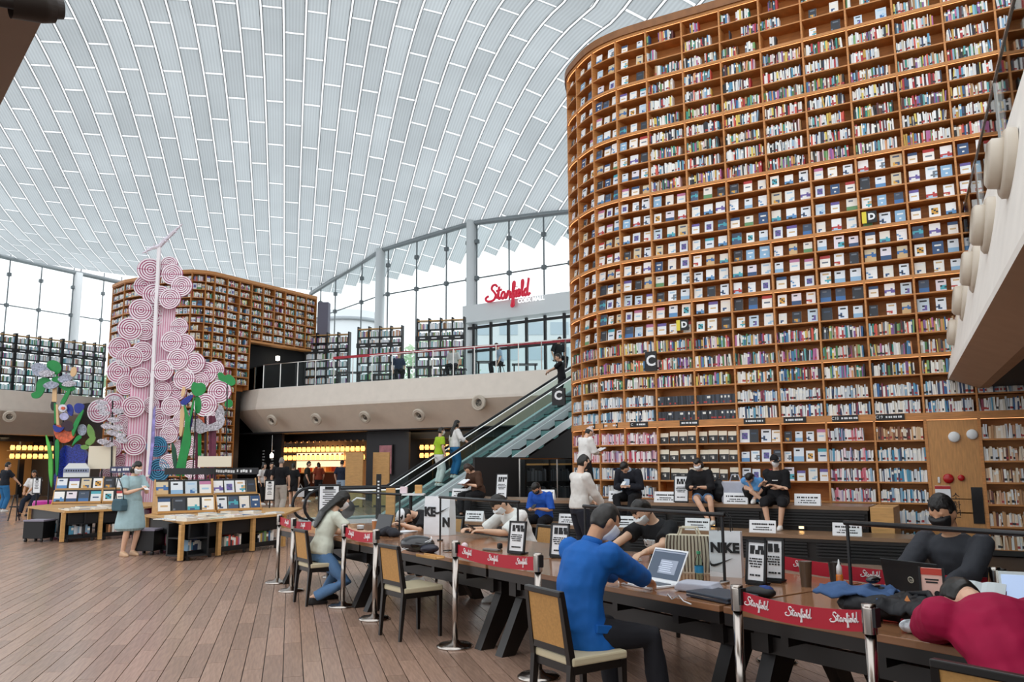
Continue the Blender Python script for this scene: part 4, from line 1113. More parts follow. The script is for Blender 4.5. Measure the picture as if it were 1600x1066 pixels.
def disc(px, py, r, pl, col, k):
    if pl == 'R': off = .045 * (k % 5); Y = TY - .1 - off; nrm = Vector((0, -1, 0)); sc = r / 1265 * Y
    elif pl == 'F': Y = TY + .3 - .05 * (k % 4); nrm = Vector((0, -1, 0)); sc = r / 1265 * Y
    else:
        Y = TY - max(0, (SX + 8 - px)) * .0105 - .05; nrm = Vector((.55, -.83, 0)); sc = r / 1265 * Y
    p = dp(px, py, Y); o = link('ringed_disc', DM[col], tree); xd = Vector((-nrm.y, nrm.x, 0))
    o.matrix_local = Matrix.Translation(-Vector((TP.x, TY, 0))) @ frame(p, xd, nrm) @ Matrix.Diagonal((sc, sc, 1, 1))
Ls = [(235, 422, 19.5), (241, 461, 18), (220, 484.5, 18), (239.6, 493, 17), (203, 514, 18.5), (226, 516.6, 16), (222.7, 549.5, 16), (207, 558, 16), (219.6, 590, 16), (207.8, 636, 17), (210, 695, 17)]
Fs = [(226, 447, 17.5), (186.4, 543.6, 18), (185, 581, 18.5), (197.6, 602, 16), (178, 631.6, 18), (155, 642.6, 18.5), (192.6, 661, 14), (176.5, 701, 14), (189, 724, 14), (170, 742, 14), (196, 560, 15), (204, 668, 13)]
Rs = [(264, 414, 14), (269, 429, 17), (251, 462, 16), (284, 447.5, 17), (266, 467, 17), (280, 511, 14), (288.5, 538.5, 17), (268, 534, 17), (303.5, 567.5, 17), (278, 561.6, 17), (336.5, 578, 14), (322, 582.7, 17.5), (312, 596, 15), (288, 592, 17), (255.4, 579, 16.5), (275.7, 610.5, 16.5), (253.7, 610.5, 15), (343, 612, 18.5), (321, 633, 18.5), (267, 635, 15), (237, 633, 13), (249.5, 653.6, 16.5), (269, 669, 14), (264, 679, 14), (263.5, 723.6, 14), (296, 698, 14), (299, 733, 14), (309, 748, 14), (330, 655, 12), (284, 655, 13), (281, 700, 12)]
for k, a in enumerate(Fs): disc(*a, 'F', 'f', k)
for k, a in enumerate(Ls): disc(*a, 'L', 'p', k)
for k, a in enumerate(Rs): disc(*a, 'R', 'p', k)
disc(245, 698, 16, 'R', 'b', 9); disc(248, 735, 18, 'R', 'b', 4)
# striped trunk boards either side of the spine
def stripes(name, pts, Y0, Y1, lab=None):
    """board through image points pts (two columns), striped with proud white slats"""
    (xa, ya, ka), (xb, yb, kb) = pts
    t0, t1 = dp(xa, ya, ka), dp(xb, ya, kb); d = Vector((t1.x - t0.x, t1.y - t0.y, 0)); w = d.length; d.normalize(); n = Vector((d.y, -d.x, 0)); n = n if n.y < 0 else -n
    zt_, zb = t0.z, .0; b = MB(); b.M = Matrix.Translation(-Vector((TP.x, TY, 0))); c = (t0 + t1) / 2; rz = math.atan2(d.y, d.x)
    b.box(c.x, c.y, (zt_ + zb) / 2, w, .02, zt_ - zb, 0, rz=rz)
    m = int(w / .06)
    for i in range(m):
        q = t0 + d * (w * (i + .5) / m) + n * .018; b.box(q.x, q.y, (zt_ + zb) / 2, .036, .016, zt_ - zb, 1, rz=rz)
    b.obj(name, [TREEP, mat('pale_slat', '#fbe3ec', .5)], tree)
stripes('trunk_board', ((238, 455, TY + .04), (276, 640, TY + .04)), 0, 0)
stripes('trunk_board', ((207, 560, TY - .3), (236, 640, TY - .02)), 0, 0)
stripes('trunk_board', ((224, 460, TY - .14), (238, 560, TY + .0)), 0, 0)
b = MB(); b.M = Matrix.Translation(-Vector((TP.x, TY, 0))); b.beam(dp(231, 745, TY - .35), dp(249, 383, TY - .2), .085, .07, up=(0, 1, 0)); b.obj('spine', SPINEM, tree)
for (a, c) in (((249, 385), (285, 350)), ((249, 385), (222, 396)), ((250, 384), (262, 372))):
    b = MB(); b.M = Matrix.Translation(-Vector((TP.x, TY, 0))); p, q = dp(*a, TY - .2), dp(*c, TY - .3); b.tube([p, (p + q) / 2 + Vector((.03, 0, .05)), q], [.06, .045, .015], 6)
    for i in range(9):
        s = p.lerp(q, .25 + .08 * i); v = Vector((dq.uniform(-.12, .12), dq.uniform(-.1, .1), dq.uniform(-.06, .14))); b.tube([s, s + v], [.022, .008], 5)
    b.obj('branch', mat('branch_lilac_white', '#e9e2ec', .5), tree)
# ---------------------------------------------------------------- cut-out flowers (flat boards standing on rods)
def blob(pts, n=3): 
    pts = [Vector(p) for p in pts]; o = []; m = len(pts)
    for i in range(m):
        a, b_, c, d = pts[i - 1], pts[i], pts[(i + 1) % m], pts[(i + 2) % m]
        for j in range(n):
            t = j / n; o.append(0.5 * ((2 * b_) + (c - a) * t + (2 * a - 5 * b_ + 4 * c - d) * t * t + (3 * b_ - a - 3 * c + d) * t ** 3))
    return o
def cut(parent, name, pts, Y, m, base, t=.035, n=3):
    poly = blob(pts, n) if n > 1 else [Vector(p) for p in pts]
    q = [dp(p.x, p.y, Y) - Vector(base) for p in poly]; k = len(q)
    b = MB(); b.add(q + [p + Vector((0, t, 0)) for p in q], [tuple(range(k)), tuple(reversed(range(k, 2 * k)))] + [(i, i + k, (i + 1) % k + k, (i + 1) % k) for i in range(k)])
    return b.obj(name, m, parent)
GRN = mat('emerald_board', '#128a3e', .45, var=.12, scale=6); GRN2 = mat('leaf_gradient_green', '#57b548', .45, var=.3, scale=3); GRN3 = mat('olive_leaf', '#6f9a48', .45, var=.2, scale=4)
NAVY = mat('navy_board', '#1c2f8f', .45, var=.25, scale=10); GLIT = mat('blue_glitter', '#1b2a8a', .3, var=.95, scale=26); SAND = mat('sand_board', '#e0b98a', .5); GREYP = mat('grey_print', '#9ea3b4', .5, var=.6, scale=22)
PETB = mat('black_white_petals', '#b9b4bc', .5, var=.9, scale=30); PLUM = mat('plum_board', '#6b2742', .5, var=.2, scale=8); DKPL = mat('dark_plum', '#3a2430', .6); ORNG = mat('orange_print', '#d2603c', .5, var=.5, scale=14); PALE = mat('pale_disc', '#dfe3ee', .5)
def ellipse(cx, cy, rx, ry, a=0.0, n=8): return [(cx + rx * math.cos(6.283 * i / n) * math.cos(a) - ry * math.sin(6.283 * i / n) * math.sin(a), cy + rx * math.cos(6.283 * i / n) * math.sin(a) + ry * math.sin(6.283 * i / n) * math.cos(a)) for i in range(n)]
FY = 20.1; fb_ = dp(118, 846, FY)
fl, _m = base_thing('cutout_flowers', 'left cut-out flower sculpture with green leaves and blue glitter mass', 'sculpture', (fb_.x, FY + 1.2, 0)); B0 = (fb_.x, FY + 1.2, 0); Y = FY + 1.2
cut(fl, 'leaf', [(71, 680), (76, 690), (81, 710), (82, 740), (80, 762), (76, 740), (75, 712)], Y - .25, GRN2, B0)
cut(fl, 'leaf', [(86, 690), (91, 688), (92, 705), (90, 740), (87, 740), (86, 715)], Y - .2, GRN, B0)
cut(fl, 'flower_mass', [(95, 702), (103, 696), (112, 700), (120, 694), (130, 702), (136, 712), (133, 724), (137, 734), (130, 748), (124, 790), (92, 790), (84, 748), (88, 736), (86, 722), (92, 712)], Y, GLIT, B0, .12)
cut(fl, 'petal', [(84, 668), (93, 664), (102, 672), (112, 670), (117, 680), (108, 690), (96, 692), (86, 682)], Y - .1, ORNG, B0)
cut(fl, 'petal', [(95, 665), (104, 657), (112, 661), (114, 670), (104, 674)], Y - .15, DKPL, B0)
cut(fl, 'petal', [(83, 664), (92, 668), (100, 668), (94, 675), (85, 674)], Y - .17, NAVY, B0)
cut(fl, 'stem', [(87, 632), (90, 632), (92, 664), (88, 664)], Y - .1, SAND, B0, n=1)
cut(fl, 'stem', [(84, 630), (87, 630), (88, 662), (85, 662)], Y - .08, GRN, B0, n=1)
cut(fl, 'leaf', [(94, 630), (99, 620), (104, 612), (110, 608), (107, 618), (102, 628), (97, 634)], Y - .1, GRN, B0)
cut(fl, 'stem', [(82, 605), (88, 605), (88, 628), (81, 628)], Y - .05, SAND, B0, n=1)
cut(fl, 'bud', ellipse(83, 634, 4, 8), Y - .02, DARK, B0)
cut(fl, 'petal', ellipse(97.5, 638, 6.5, 6), Y - .18, PALE, B0); cut(fl, 'petal', ellipse(98, 638, 3, 2.4), Y - .22, ORNG, B0)
cut(fl, 'petal', ellipse(100, 651, 7, 6), Y - .12, mat('pale_blue_pink', '#b9b8dd', .5, var=.3, scale=10), B0)
cut(fl, 'petal', [(104, 634), (110, 632), (114, 640), (112, 650), (106, 646)], Y - .1, NAVY, B0)
cut(fl, 'petal', [(116, 634), (122, 630), (131, 633), (129, 641), (122, 646), (117, 643)], Y - .1, NAVY, B0)
cut(fl, 'leaf', [(130, 640), (127, 652), (119, 670), (114, 682), (112, 672), (118, 656)], Y - .14, GRN, B0)
cut(fl, 'leaf', [(127, 684), (120, 690), (112, 697), (118, 684), (124, 680)], Y - .16, GRN, B0)
cut(fl, 'petal', ellipse(128, 672, 7, 9), Y - .02, GREYP, B0)
cut(fl, 'leaf', [(138, 663), (146, 672), (148, 684), (142, 686), (136, 676)], Y - .08, GRN3, B0)
cut(fl, 'leaf', [(133, 692), (140, 684), (149, 683), (146, 692), (138, 697)], Y - .1, GRN3, B0)
cut(fl, 'leaf', [(126, 697), (134, 695), (140, 697), (136, 702), (128, 702)], Y - .1, GRN3, B0)
cut(fl, 'leaf', [(74, 566), (84, 563), (93, 568), (95, 578), (89, 585), (80, 583), (74, 577)], Y - .02, GRN, B0)
cut(fl, 'leaf', [(57, 600), (62, 592), (70, 590), (78, 594), (76, 602), (71, 606), (66, 616), (60, 622), (51, 622), (49, 615), (56, 611)], Y - .04, GRN, B0)
cut(fl, 'leaf', [(80, 593), (90, 588), (97, 594), (98, 603), (108, 602), (117, 606), (110, 612), (98, 609), (88, 600)], Y - .05, GRN, B0)
cut(fl, 'petal', [(49, 573), (58, 567), (68, 570), (80, 582), (76, 589), (64, 589), (53, 585)], Y - .1, GREYP, B0)
cut(fl, 'petal', [(60, 582), (72, 578), (85, 582), (78, 588), (66, 589)], Y - .16, PETB, B0)
cut(fl, 'petal', [(67, 602), (78, 596), (92, 600), (84, 607), (72, 607)], Y - .16, GREYP, B0)
cut(fl, 'petal', [(90, 592), (102, 585), (114, 588), (108, 596), (96, 598)], Y - .12, GREYP, B0)
cut(fl, 'petal', [(96, 601), (106, 595), (118, 598), (112, 604), (102, 604)], Y - .14, PETB, B0)
cut(fl, 'bud', ellipse(114.5, 581, 4.6, 8, .2), Y - .15, SAND, B0)
for a, c in (((100, 790), (99, 640)), ((86, 790), (86, 628)), ((76, 790), (80, 690))):
    b = MB(); p, q_ = dp(*a, Y + .05), dp(*c, Y + .05); p.z = 0; b.tube([p - Vector(B0), q_ - Vector(B0)], .02, 6); b.obj('rod', BLACK, fl)
RY = 18.4; fr = dp(303, 842, RY); B1 = (fr.x, RY, 0); Y = RY
f2, _m = base_thing('cutout_flowers', 'right cut-out flower sculpture with emerald leaves and plum stems', 'sculpture', B1)
cut(f2, 'leaf', [(299, 604), (302, 597), (309, 599), (314, 598), (320, 602), (321, 610), (315, 617), (306, 619), (300, 613)], Y - .3, GRN, B1)
cut(f2, 'leaf', [(306, 619), (312, 622), (314, 634), (311, 645), (306, 645), (304, 632)], Y - .25, GRN, B1)
cut(f2, 'leaf', [(340, 584), (346, 582), (351, 587), (358, 585), (366, 592), (367, 600), (360, 603), (352, 598), (343, 594)], Y + .4, GRN, B1)
cut(f2, 'leaf', [(352, 628), (358, 624), (363, 628), (362, 635), (356, 637), (351, 634)], Y + .35, GRN, B1)
cut(f2, 'petal', [(282, 628), (290, 621), (301, 617), (298, 625), (290, 633), (284, 632)], Y - .32, NAVY, B1)
cut(f2, 'stem', [(285, 605), (289, 606), (288, 617), (283, 620)], Y - .3, SAND, B1)
cut(f2, 'stem', [(282, 640), (287, 636), (288, 650), (284, 680), (280, 678), (281, 655)], Y - .28, SAND, B1)
cut(f2, 'leaf', [(287, 632), (293, 646), (296, 660), (294, 690), (290, 712), (285, 740), (274, 742), (278, 718), (284, 690), (289, 660)], Y - .35, GRN, B1)
cut(f2, 'leaf', [(303, 620), (301, 640), (296, 665), (298, 690), (291, 720), (288, 742), (284, 740), (292, 690), (296, 650)], Y - .38, GRN, B1)
cut(f2, 'leaf', [(268, 692), (274, 702), (276, 725), (273, 736), (269, 715)], Y - .3, mat('dark_green', '#0d4a32', .5), B1)
cut(f2, 'stem', [(302, 634), (300, 660), (291, 700), (288, 700), (296, 660), (299, 634)], Y - .33, mat('indigo_board', '#2a2560', .5), B1, n=1)
cut(f2, 'petal', [(300, 662), (310, 654), (322, 664), (336, 660), (350, 652), (349, 664), (340, 672), (324, 674), (312, 678), (304, 672)], Y + .1, PETB, B1)
cut(f2, 'petal', [(336, 650), (342, 634), (348, 636), (350, 650), (343, 660)], Y + .12, PETB, B1)
for xs in ((305, 309), (326, 330), (329.5, 337), (319, 322)):
    cut(f2, 'stem', [(xs[0], 650), (xs[1], 650), (xs[1], 775), (xs[0], 775)], Y + .2, PLUM if xs[0] != 319 else DKPL, B1, n=1)
cut(f2, 'stem', [(309, 664), (314, 664), (314, 712), (309, 712)], Y + .15, GRN, B1, n=1)
cut(f2, 'stem', [(312, 652), (318, 652), (319, 664), (313, 664)], Y + .14, ORNG, B1, n=1)
for a, c in (((300, 775), (306, 640)), ((282, 775), (284, 660)), ((355, 775), (355, 600))):
    b = MB(); p, q_ = dp(*a, Y + .1), dp(*c, Y + .1); p.z = 0; b.tube([p - Vector(B1), q_ - Vector(B1)], .015, 6); b.obj('rod', BLACK, f2)
# printed petal cluster hanging in front of the pink discs
pb = dp(195, 846, TY); B2 = (pb.x, TY - .6, 0)
f3, _m = base_thing('cutout_petals', 'cluster of black and white petal cut-outs before the pink tree', 'sculpture', B2)
for i, (x, y) in enumerate([(178, 622), (158, 629), (157, 637), (162, 645), (183, 642), (176, 656), (166, 666), (182, 668), (175, 676), (186, 680), (160, 690), (190, 688), (168, 694)]):
    cut(f3, 'petal', [(x - 9, y), (x - 3, y - 4), (x + 8, y - 2), (x + 10, y + 2), (x, y + 5)], TY - .6 - .02 * (i % 4), PETB, B2, .02)
b = MB(); p = dp(176, 775, TY - .5); q_ = dp(176, 625, TY - .5); p.z = 0; b.tube([p - Vector(B2), q_ - Vector(B2)], .02, 6); b.obj('rod', BLACK, f3)
# tall printed banner strip by the spine
cut(f3, 'banner', [(239, 640), (243, 634), (241, 690), (235, 742), (231, 742), (236, 690)], TY - .55, mat('violet_print', '#8f86c4', .5, var=.6, scale=5), B2, .02, n=1)
# ---------------------------------------------------------------- blank cream boards and header signs
CREAM = mat('cream_board', '#e6dcc6', .6)
def board(label, x0, y0, x1, y1, Y, m, pole=True, marks=0, cat='sign', name='sign_board'):
    p0, p1 = dp(x0, y1, Y), dp(x1, y0, Y); c = (p0 + p1) / 2; t = thing(name, label, cat, (c.x, c.y, 0))
    b = MB(); b.box(0, 0, c.z, p1.x - p0.x, .03, p1.z - p0.z); b.obj('board', m, t)
    if pole:
        b = MB(); b.tube([(0, .03, 0), (0, .03, c.z)], .018, 8); b.lathe([(.16, 0), (.16, .02), (.02, .03)], 18, (0, .03, 0)); b.obj('stand', BLACK, t)
    if marks:
        b = MB(); w = (p1.x - p0.x); q = random.Random(marks); x = -w * .42 if marks > 2 else w * .05
        while x < w * .42:
            ww = q.uniform(.03, .06); b.box(x + ww / 2, -.018, c.z + q.uniform(-.01, .01), ww, .006, (p1.z - p0.z) * .4); x += ww + q.choice((.012, .012, .05))
        tag(b.obj('lettering', PAPER, t), kind='stuff')
    return t
board('blank cream board standing behind the left rack', 137, 697, 182, 733, 21.15, CREAM)
board('blank wide cream board above the right rack', 309, 713, 362, 730, 17.45, CREAM)
board('black header sign with white lettering behind the right racks', 257, 731, 404, 742, 17.8, mat('smoked_black', '#1d1c20', .4), True, 1)
board('dark lilac header sign with white lettering beside the standing woman', 172, 729, 206, 739, 21.1, mat('dusk_blue', '#3d4366', .5), True, 3)
p = dp(120, 745, 21.0); t = thing('arched_header', 'white arched header sign with grey band on the left rack', 'sign', (p.x, p.y, .0))
b = MB(); w = 40 / 1265 * p.y; h0_ = dp(120, 746, p.y).z; h1_ = dp(120, 724, p.y).z
prof = [(-w / 2, h0_), (w / 2, h0_), (w / 2, h1_ - .14), (w / 2 - .12, h1_), (-w / 2 + .12, h1_), (-w / 2, h1_ - .14)]
b.prism(prof, .04, Matrix.Rotation(R(90), 4, 'X')); b.obj('board', WHITE, t)
b = MB(); b.box(0, -.045, h0_ + .17, w - .02, .012, .1); b.obj('band', mat('slate_band', '#8a93ac', .5), t)
b = MB()
for i in range(9): b.box(-w * .38 + i * w * .095, -.055, h0_ + .17, .03, .006, .04)
tag(b.obj('lettering', INK, t), kind='stuff')
b = MB(); b.tube([(0, 0, 0), (0, 0, h0_)], .02, 8); b.obj('stand', BLACK, t)
# ================================================================ escalator, stair, shops, tiered seats
EP = R(60); EE = Vector((math.sin(EP), math.cos(EP), 0)); EQ = Vector((EE.y, -EE.x, 0)); E0 = Vector((-3.7, 23.2, 0)); TAN = math.tan(R(30))
es = thing('escalator', 'escalator with glass sides rising to the right behind the tables', 'escalator', E0, math.atan2(EE.y, EE.x))
# local frame: x along the climb, -y towards the viewer (= EQ)
RUN = 8.66; TEAL = mat('teal_step', '#5f8f8c', .5); ALU = mat('aluminium_deck', '#dfe8ea', .3, metal=.25)
EGL = glassmat('escalator_glass', (.86, .95, .94), .1)
RUB = mat('black_rubber', '#15161a', .35)
def es_profile(h): return [(-2.1, h), (-.25, h), (.15, h + .02), (RUN, h + RUN * TAN), (RUN + 1.5, h + RUN * TAN)]
for y, nm in ((0.0, 'far'), (-1.12, 'near')):
    b = MB(); pts = [Vector((x, y, z)) for x, z in es_profile(.95)]
    arc = [Vector((-2.1 - .42 * math.sin(a), y, .53 + .42 * math.cos(a))) for a in [k * math.pi / 8 for k in range(8, 0, -1)]]
    b.tube(arc + pts, .04, 8); b.obj('handrail', RUB, es, True)
    b = MB(); b.tube([p - Vector((0, 0, .05)) for p in pts], .022, 6); b.obj('rail_strip', mat('light_strip', '#f4fbfb', .4, emit=.35), es)
    pr = es_profile(.9); lo = es_profile(.16); cuts = [0, 1, 2]
    segs = [(-2.1, -.9), (-.9, .15)] + [(.15 + (RUN - .15) * k / 6, .15 + (RUN - .15) * (k + 1) / 6) for k in range(6)]
    def zz(x, h): return h + max(0, x) * TAN
    for a, c in segs:
        g = MB(); a += .008; c -= .008
        g.add([(a, y - .006, zz(a, .16)), (c, y - .006, zz(c, .16)), (c, y - .006, zz(c, .9)), (a, y - .006, zz(a, .9)), (a, y + .006, zz(a, .16)), (c, y + .006, zz(c, .16)), (c, y + .006, zz(c, .9)), (a, y + .006, zz(a, .9))], [(0, 1, 2, 3), (4, 7, 6, 5), (0, 4, 5, 1), (2, 6, 7, 3), (0, 3, 7, 4), (1, 5, 6, 2)])
        g.obj('glass_panel', EGL, es)
    yo = -.14 if nm == 'near' else .14
    b = MB(); yy = y + yo / 2
    for (x0, x1) in ((-2.3, 0), (0, RUN), (RUN, RUN + 1.4)):
        za, zb_ = zz(min(x0, RUN), .1), zz(min(x1, RUN), .1)
        b.beam((x0, yy, za), (x1, yy, zb_), .2, .12)
    b.obj('deck', ALU, es)
    b = MB(); yk = y + (.02 if nm == 'near' else -.02)
    for (x0, x1) in ((-2.0, 0), (0, RUN)):
        b.beam((x0, yk, zz(x0, .0)), (x1, yk, zz(x1, .0)), .02, .25)
    b.obj('skirt', mat('skirt_teal', '#9fc0bf', .35), es)
for k in range(22):
    x = .2 + k * .4; b = MB(); b.box(x + .2, -.56, x * TAN - .01, .4, 1.0, .03); b.obj('step', RUB, es)
    b = MB(); b.box(x + .01, -.56, x * TAN - .12, .02, 1.0, .2); b.obj('riser', TEAL, es)
b = MB(); b.box(-1.2, -.56, .02, 2.4, 1.4, .03); b.obj('landing_plate', mat('steel_plate', '#8c9293', .35, metal=.7), es)
b = MB(); b.add([(0, y, z) for y in (.12, -1.26) for z in (-.02,)] + [(RUN, y, z) for y in (.12, -1.26) for z in (RUN * TAN - .12, RUN * TAN - .9)] + [(1.2, y, 0) for y in (.12, -1.26)], [(0, 1, 4, 2), (0, 2, 3, 6), (1, 7, 5, 4), (6, 3, 5, 7), (2, 4, 5, 3)]); b.obj('truss', mat('dark_cladding', '#2c2a2b', .5), es)
# side stair beside the escalator
st_ = thing('stair', 'stair with teal risers and white stringers beside the escalator', 'stairs', E0 + EQ * 1.95, math.atan2(EE.y, EE.x))
for k in range(16):
    x = .9 + k * .5; b = MB(); b.box(x + .27, 0, x * TAN * 1.0, .56, .96, .04); b.obj('tread', BLACK, st_)
    b = MB(); b.box(x + .0, 0, x * TAN - .14, .02, .94, .26); b.obj('riser', TEAL, st_)
for y in (-.52, .5):
    b = MB(); b.beam((.2, y, .12), (RUN, y, RUN * TAN + .0), .06, .2); b.obj('stringer', ALU, st_)
wall('wall_stair', [(E0 + EQ * 2.55 + EE * 1.6).xy, (E0 + EQ * 2.55 + EE * 9).xy], 0, 1.75, mat('black_cladding', '#1e1c1c', .6), 'low black wall under the stair')
b = MB(); q0, q1 = E0 + EQ * 2.5 + EE * 1.0, E0 + EQ * 2.5 + EE * RUN
b.add([q0, q0 + EE * .02, q1, Vector((q1.x, q1.y, (RUN) * TAN - .2)), Vector((q0.x, q0.y, .4))], [(0, 2, 3, 4)]); b.add([p + EQ * -.05 for p in (q0, q1, Vector((q1.x, q1.y, RUN * TAN - .2)), Vector((q0.x, q0.y, .4)))], [(3, 2, 1, 0)])
tag(b.obj('wall_under_stair', mat('black_cladding', '#1e1c1c', .6)), 'black triangular wall under the stair', kind='structure')
# ---------------------------------------------------------------- shop fronts under the galleries
SB = [(p + Vector((.3, 3.2, 0))).xy for p in (MT[0], MT[1], MT[2], MT[3], MT[4])]
sdir = (MT[3] - MT[1]).normalized(); sn = Vector((sdir.y, -sdir.x, 0))
def shop_pt(px, back=1.6): return along([p - sn * back for p in MT], px, 700)
SHW = mat('shop_black', '#1b1b1d', .5)
def swall(x0, x1, z0, z1, m, label, back=1.6, name='wall_shop'):
    a, c = shop_pt(x0, back), shop_pt(x1, back); return wall(name, [a, c], z0, z1, m, label)
swall(325, 442, 0, 4.6, CHAR, 'charcoal menu wall left of the bright shop')
swall(574, 640, 0, 3.0, CHAR, 'charcoal wall between the shops')
swall(574, 960, 0, 3.0, SHW, 'black wall behind the escalator', 3.4)
swall(430, 600, 0, 3.0, mat('warm_wall', '#d8a878', .6), 'warm back wall of the bright shop', 9.5)
swall(378, 960, 2.62, 3.0, SHW, 'black fascia strip under the middle gallery', 1.55, 'trim_3')
a, c = shop_pt(440, 5), shop_pt(575, 5)
WARM = mat('warm_lamp', '#ffb45e', .5, emit=1.7)
def lamp_row(p0, p1, n, z, label, grp, size=.14):
    for i in range(n):
        p = Vector(p0).lerp(Vector(p1), (i + .5) / n); t = thing('jar_lamp', label % ordn(i + 1), 'lamp', (p.x, p.y, z), 0, grp)
        b = MB(); b.lathe([(size * .6, -size), (size * .75, -size * .2), (size * .55, size * .6)], 10); b.obj('shade', WARM, t, True)
        b = MB(); b.lathe([(size * .35, size * .6), (size * .3, size), (.01, size * 1.1)], 8); b.obj('cap', DARK, t)
for r, z in enumerate((2.28, 1.9)):
    b = MB(); p0, p1 = shop_pt(443, 2.4), shop_pt(571, 2.4); b.beam((p0.x, p0.y, z - .17), (p1.x, p1.y, z - .17), .4, .04)
    tag(b.obj('lamp_shelf', WOODL), '%s long wooden shelf of glowing jars over the bright shop' % ('upper' if r == 0 else 'lower'), 'shelf', 'shelves of glowing jars')
    lamp_row(p0, p1, 17, z, '%s glowing jar from left on the ' + ('upper' if r == 0 else 'lower') + ' shelf of the bright shop', 'glowing jars over the bright shop')
p0, p1 = shop_pt(655, 3.0), shop_pt(712, 3.0)
for r, z in enumerate((2.3, 1.95)):
    b = MB(); b.beam((p0.x, p0.y, z - .17), (p1.x, p1.y, z - .17), .3, .04); tag(b.obj('lamp_shelf', DARK), '%s dark shelf of red jars behind the escalator' % ('upper' if r == 0 else 'lower'), 'shelf', 'shelves of glowing jars')
    lamp_row(p0, p1, 7, z, '%s warm jar from left on the ' + ('upper' if r == 0 else 'lower') + ' shelf behind the escalator', 'jars behind the escalator', .13)
# wooden ceiling strips and counters inside the shop
for k in range(14):
    p0, p1 = shop_pt(445 + k * 9.4, 2.2), shop_pt(440 + k * 10, 5.5); b = MB(); b.beam((p0.x, p0.y, 2.6), (p1.x, p1.y, 2.75), .07, .1); b.obj('trim_4', WOODL)['kind'] = 'structure'
for k, (px, w, h, m_, lab) in enumerate([(486, 1.6, 1.1, DARK, 'dark counter with goods in the bright shop, left'), (520, 2.2, 1.15, mat('brown_counter', '#5a3424', .4), 'brown counter stacked with goods in the bright shop')]):
    p = shop_pt(px, 4.5); t = thing('shop_counter', lab, 'counter', (p.x, p.y, 0), math.atan2(sdir.y, sdir.x))
    b = MB(); b.box(0, 0, h / 2, w, .7, h); b.obj('body', m_, t, bevel=.02)
    b = MB(); b.box(0, 0, h + .02, w + .1, .8, .05); b.obj('counter_top', WOODL, t)
    for i in range(6):
        g = MB(); g.box(-w * .4 + w * .16 * i, 0, h + .045 + .12, .2, .3, .24); g.obj('goods', mat(['pack_red', 'pack_cream', 'pack_orange'][i % 3], ['#b0402c', '#ecd8b8', '#d8893c'][i % 3], .5), t)
b = MB(); p = shop_pt(500, 8.6); b.box(p.x, p.y, 1.75, 3.6, .1, 1.0, rz=math.atan2(sdir.y, sdir.x)); tag(b.obj('light_box', mat('warm_white_light', '#ffdcae', .5, emit=.9)), 'glowing cream light box on the back wall of the bright shop', 'light box')
for px, pw_, lab in ((554, 30, 'tall plain wooden panel standing left of the escalator foot'), (596, 28, 'second plain wooden panel, nearer the escalator')):
    p = dp(px, 722, 30.5); t = thing('room_divider', lab, 'panel', (p.x, p.y, 0), -.35); b = MB(); b.box(0, 0, 1.0, pw_ / 1265 * 31, .06, 2.0); b.obj('board', WOODL, t); 
    b = MB(); b.box(0, .1, .03, .5, .4, .05); b.obj('foot', BLACK, t)
p = shop_pt(603, 1.45); t = thing('poster', 'pink wall poster on the charcoal wall between the shops', 'poster', (p.x, p.y, 1.75), math.atan2(sdir.y, sdir.x)); b = MB(); b.box(0, 0, 0, .74, .04, 1.3); b.obj('frame', BLACK, t); b = MB(); b.box(0, -.025, 0, .66, .02, 1.2); b.obj('print', mat('dusty_pink', '#b0737a', .5, var=.35, scale=4), t)
# chalk menu marks on the charcoal wall
t = thing('menu_board', 'dark menu board with rows of white lettering left of the bright shop', 'sign', (0, 0, 0)); a, c = shop_pt(408, 1.5), shop_pt(440, 1.5)
b = MB(); b.beam((a.x, a.y, 1.5), (c.x, c.y, 1.5), .04, 2.0); b.obj('board', SHW, t)
b = MB(); mq = random.Random(4)
for col in range(2):
    for r in range(10):
        p = a.lerp(c, .12 + .45 * col); L_ = mq.uniform(.12, .32); d = (c - a).normalized(); e = p + d * L_; b.beam((p.x - .02, p.y - .04, 2.2 - .14 * r), (e.x - .02, e.y - .04, 2.2 - .14 * r), .03, .05)
tag(b.obj('lettering', PAPER, t), kind='stuff')
t = thing('hanging_lamp', 'black pendant lamp on a thin pole before the dark menu wall', 'lamp', (0, 0, 0)); p = shop_pt(425, 1.0); b = MB(); b.tube([(p.x, p.y, 2.9), (p.x, p.y, 2.05)], .012, 6); b.obj('rod', STEEL, t); b = MB(); b.lathe([(.02, 2.1), (.09, 2.0), (.07, 1.86)], 12, (p.x, p.y, 0)); b.obj('bulb', mat('lamp_white', '#fff4e0', .5, emit=4), t)
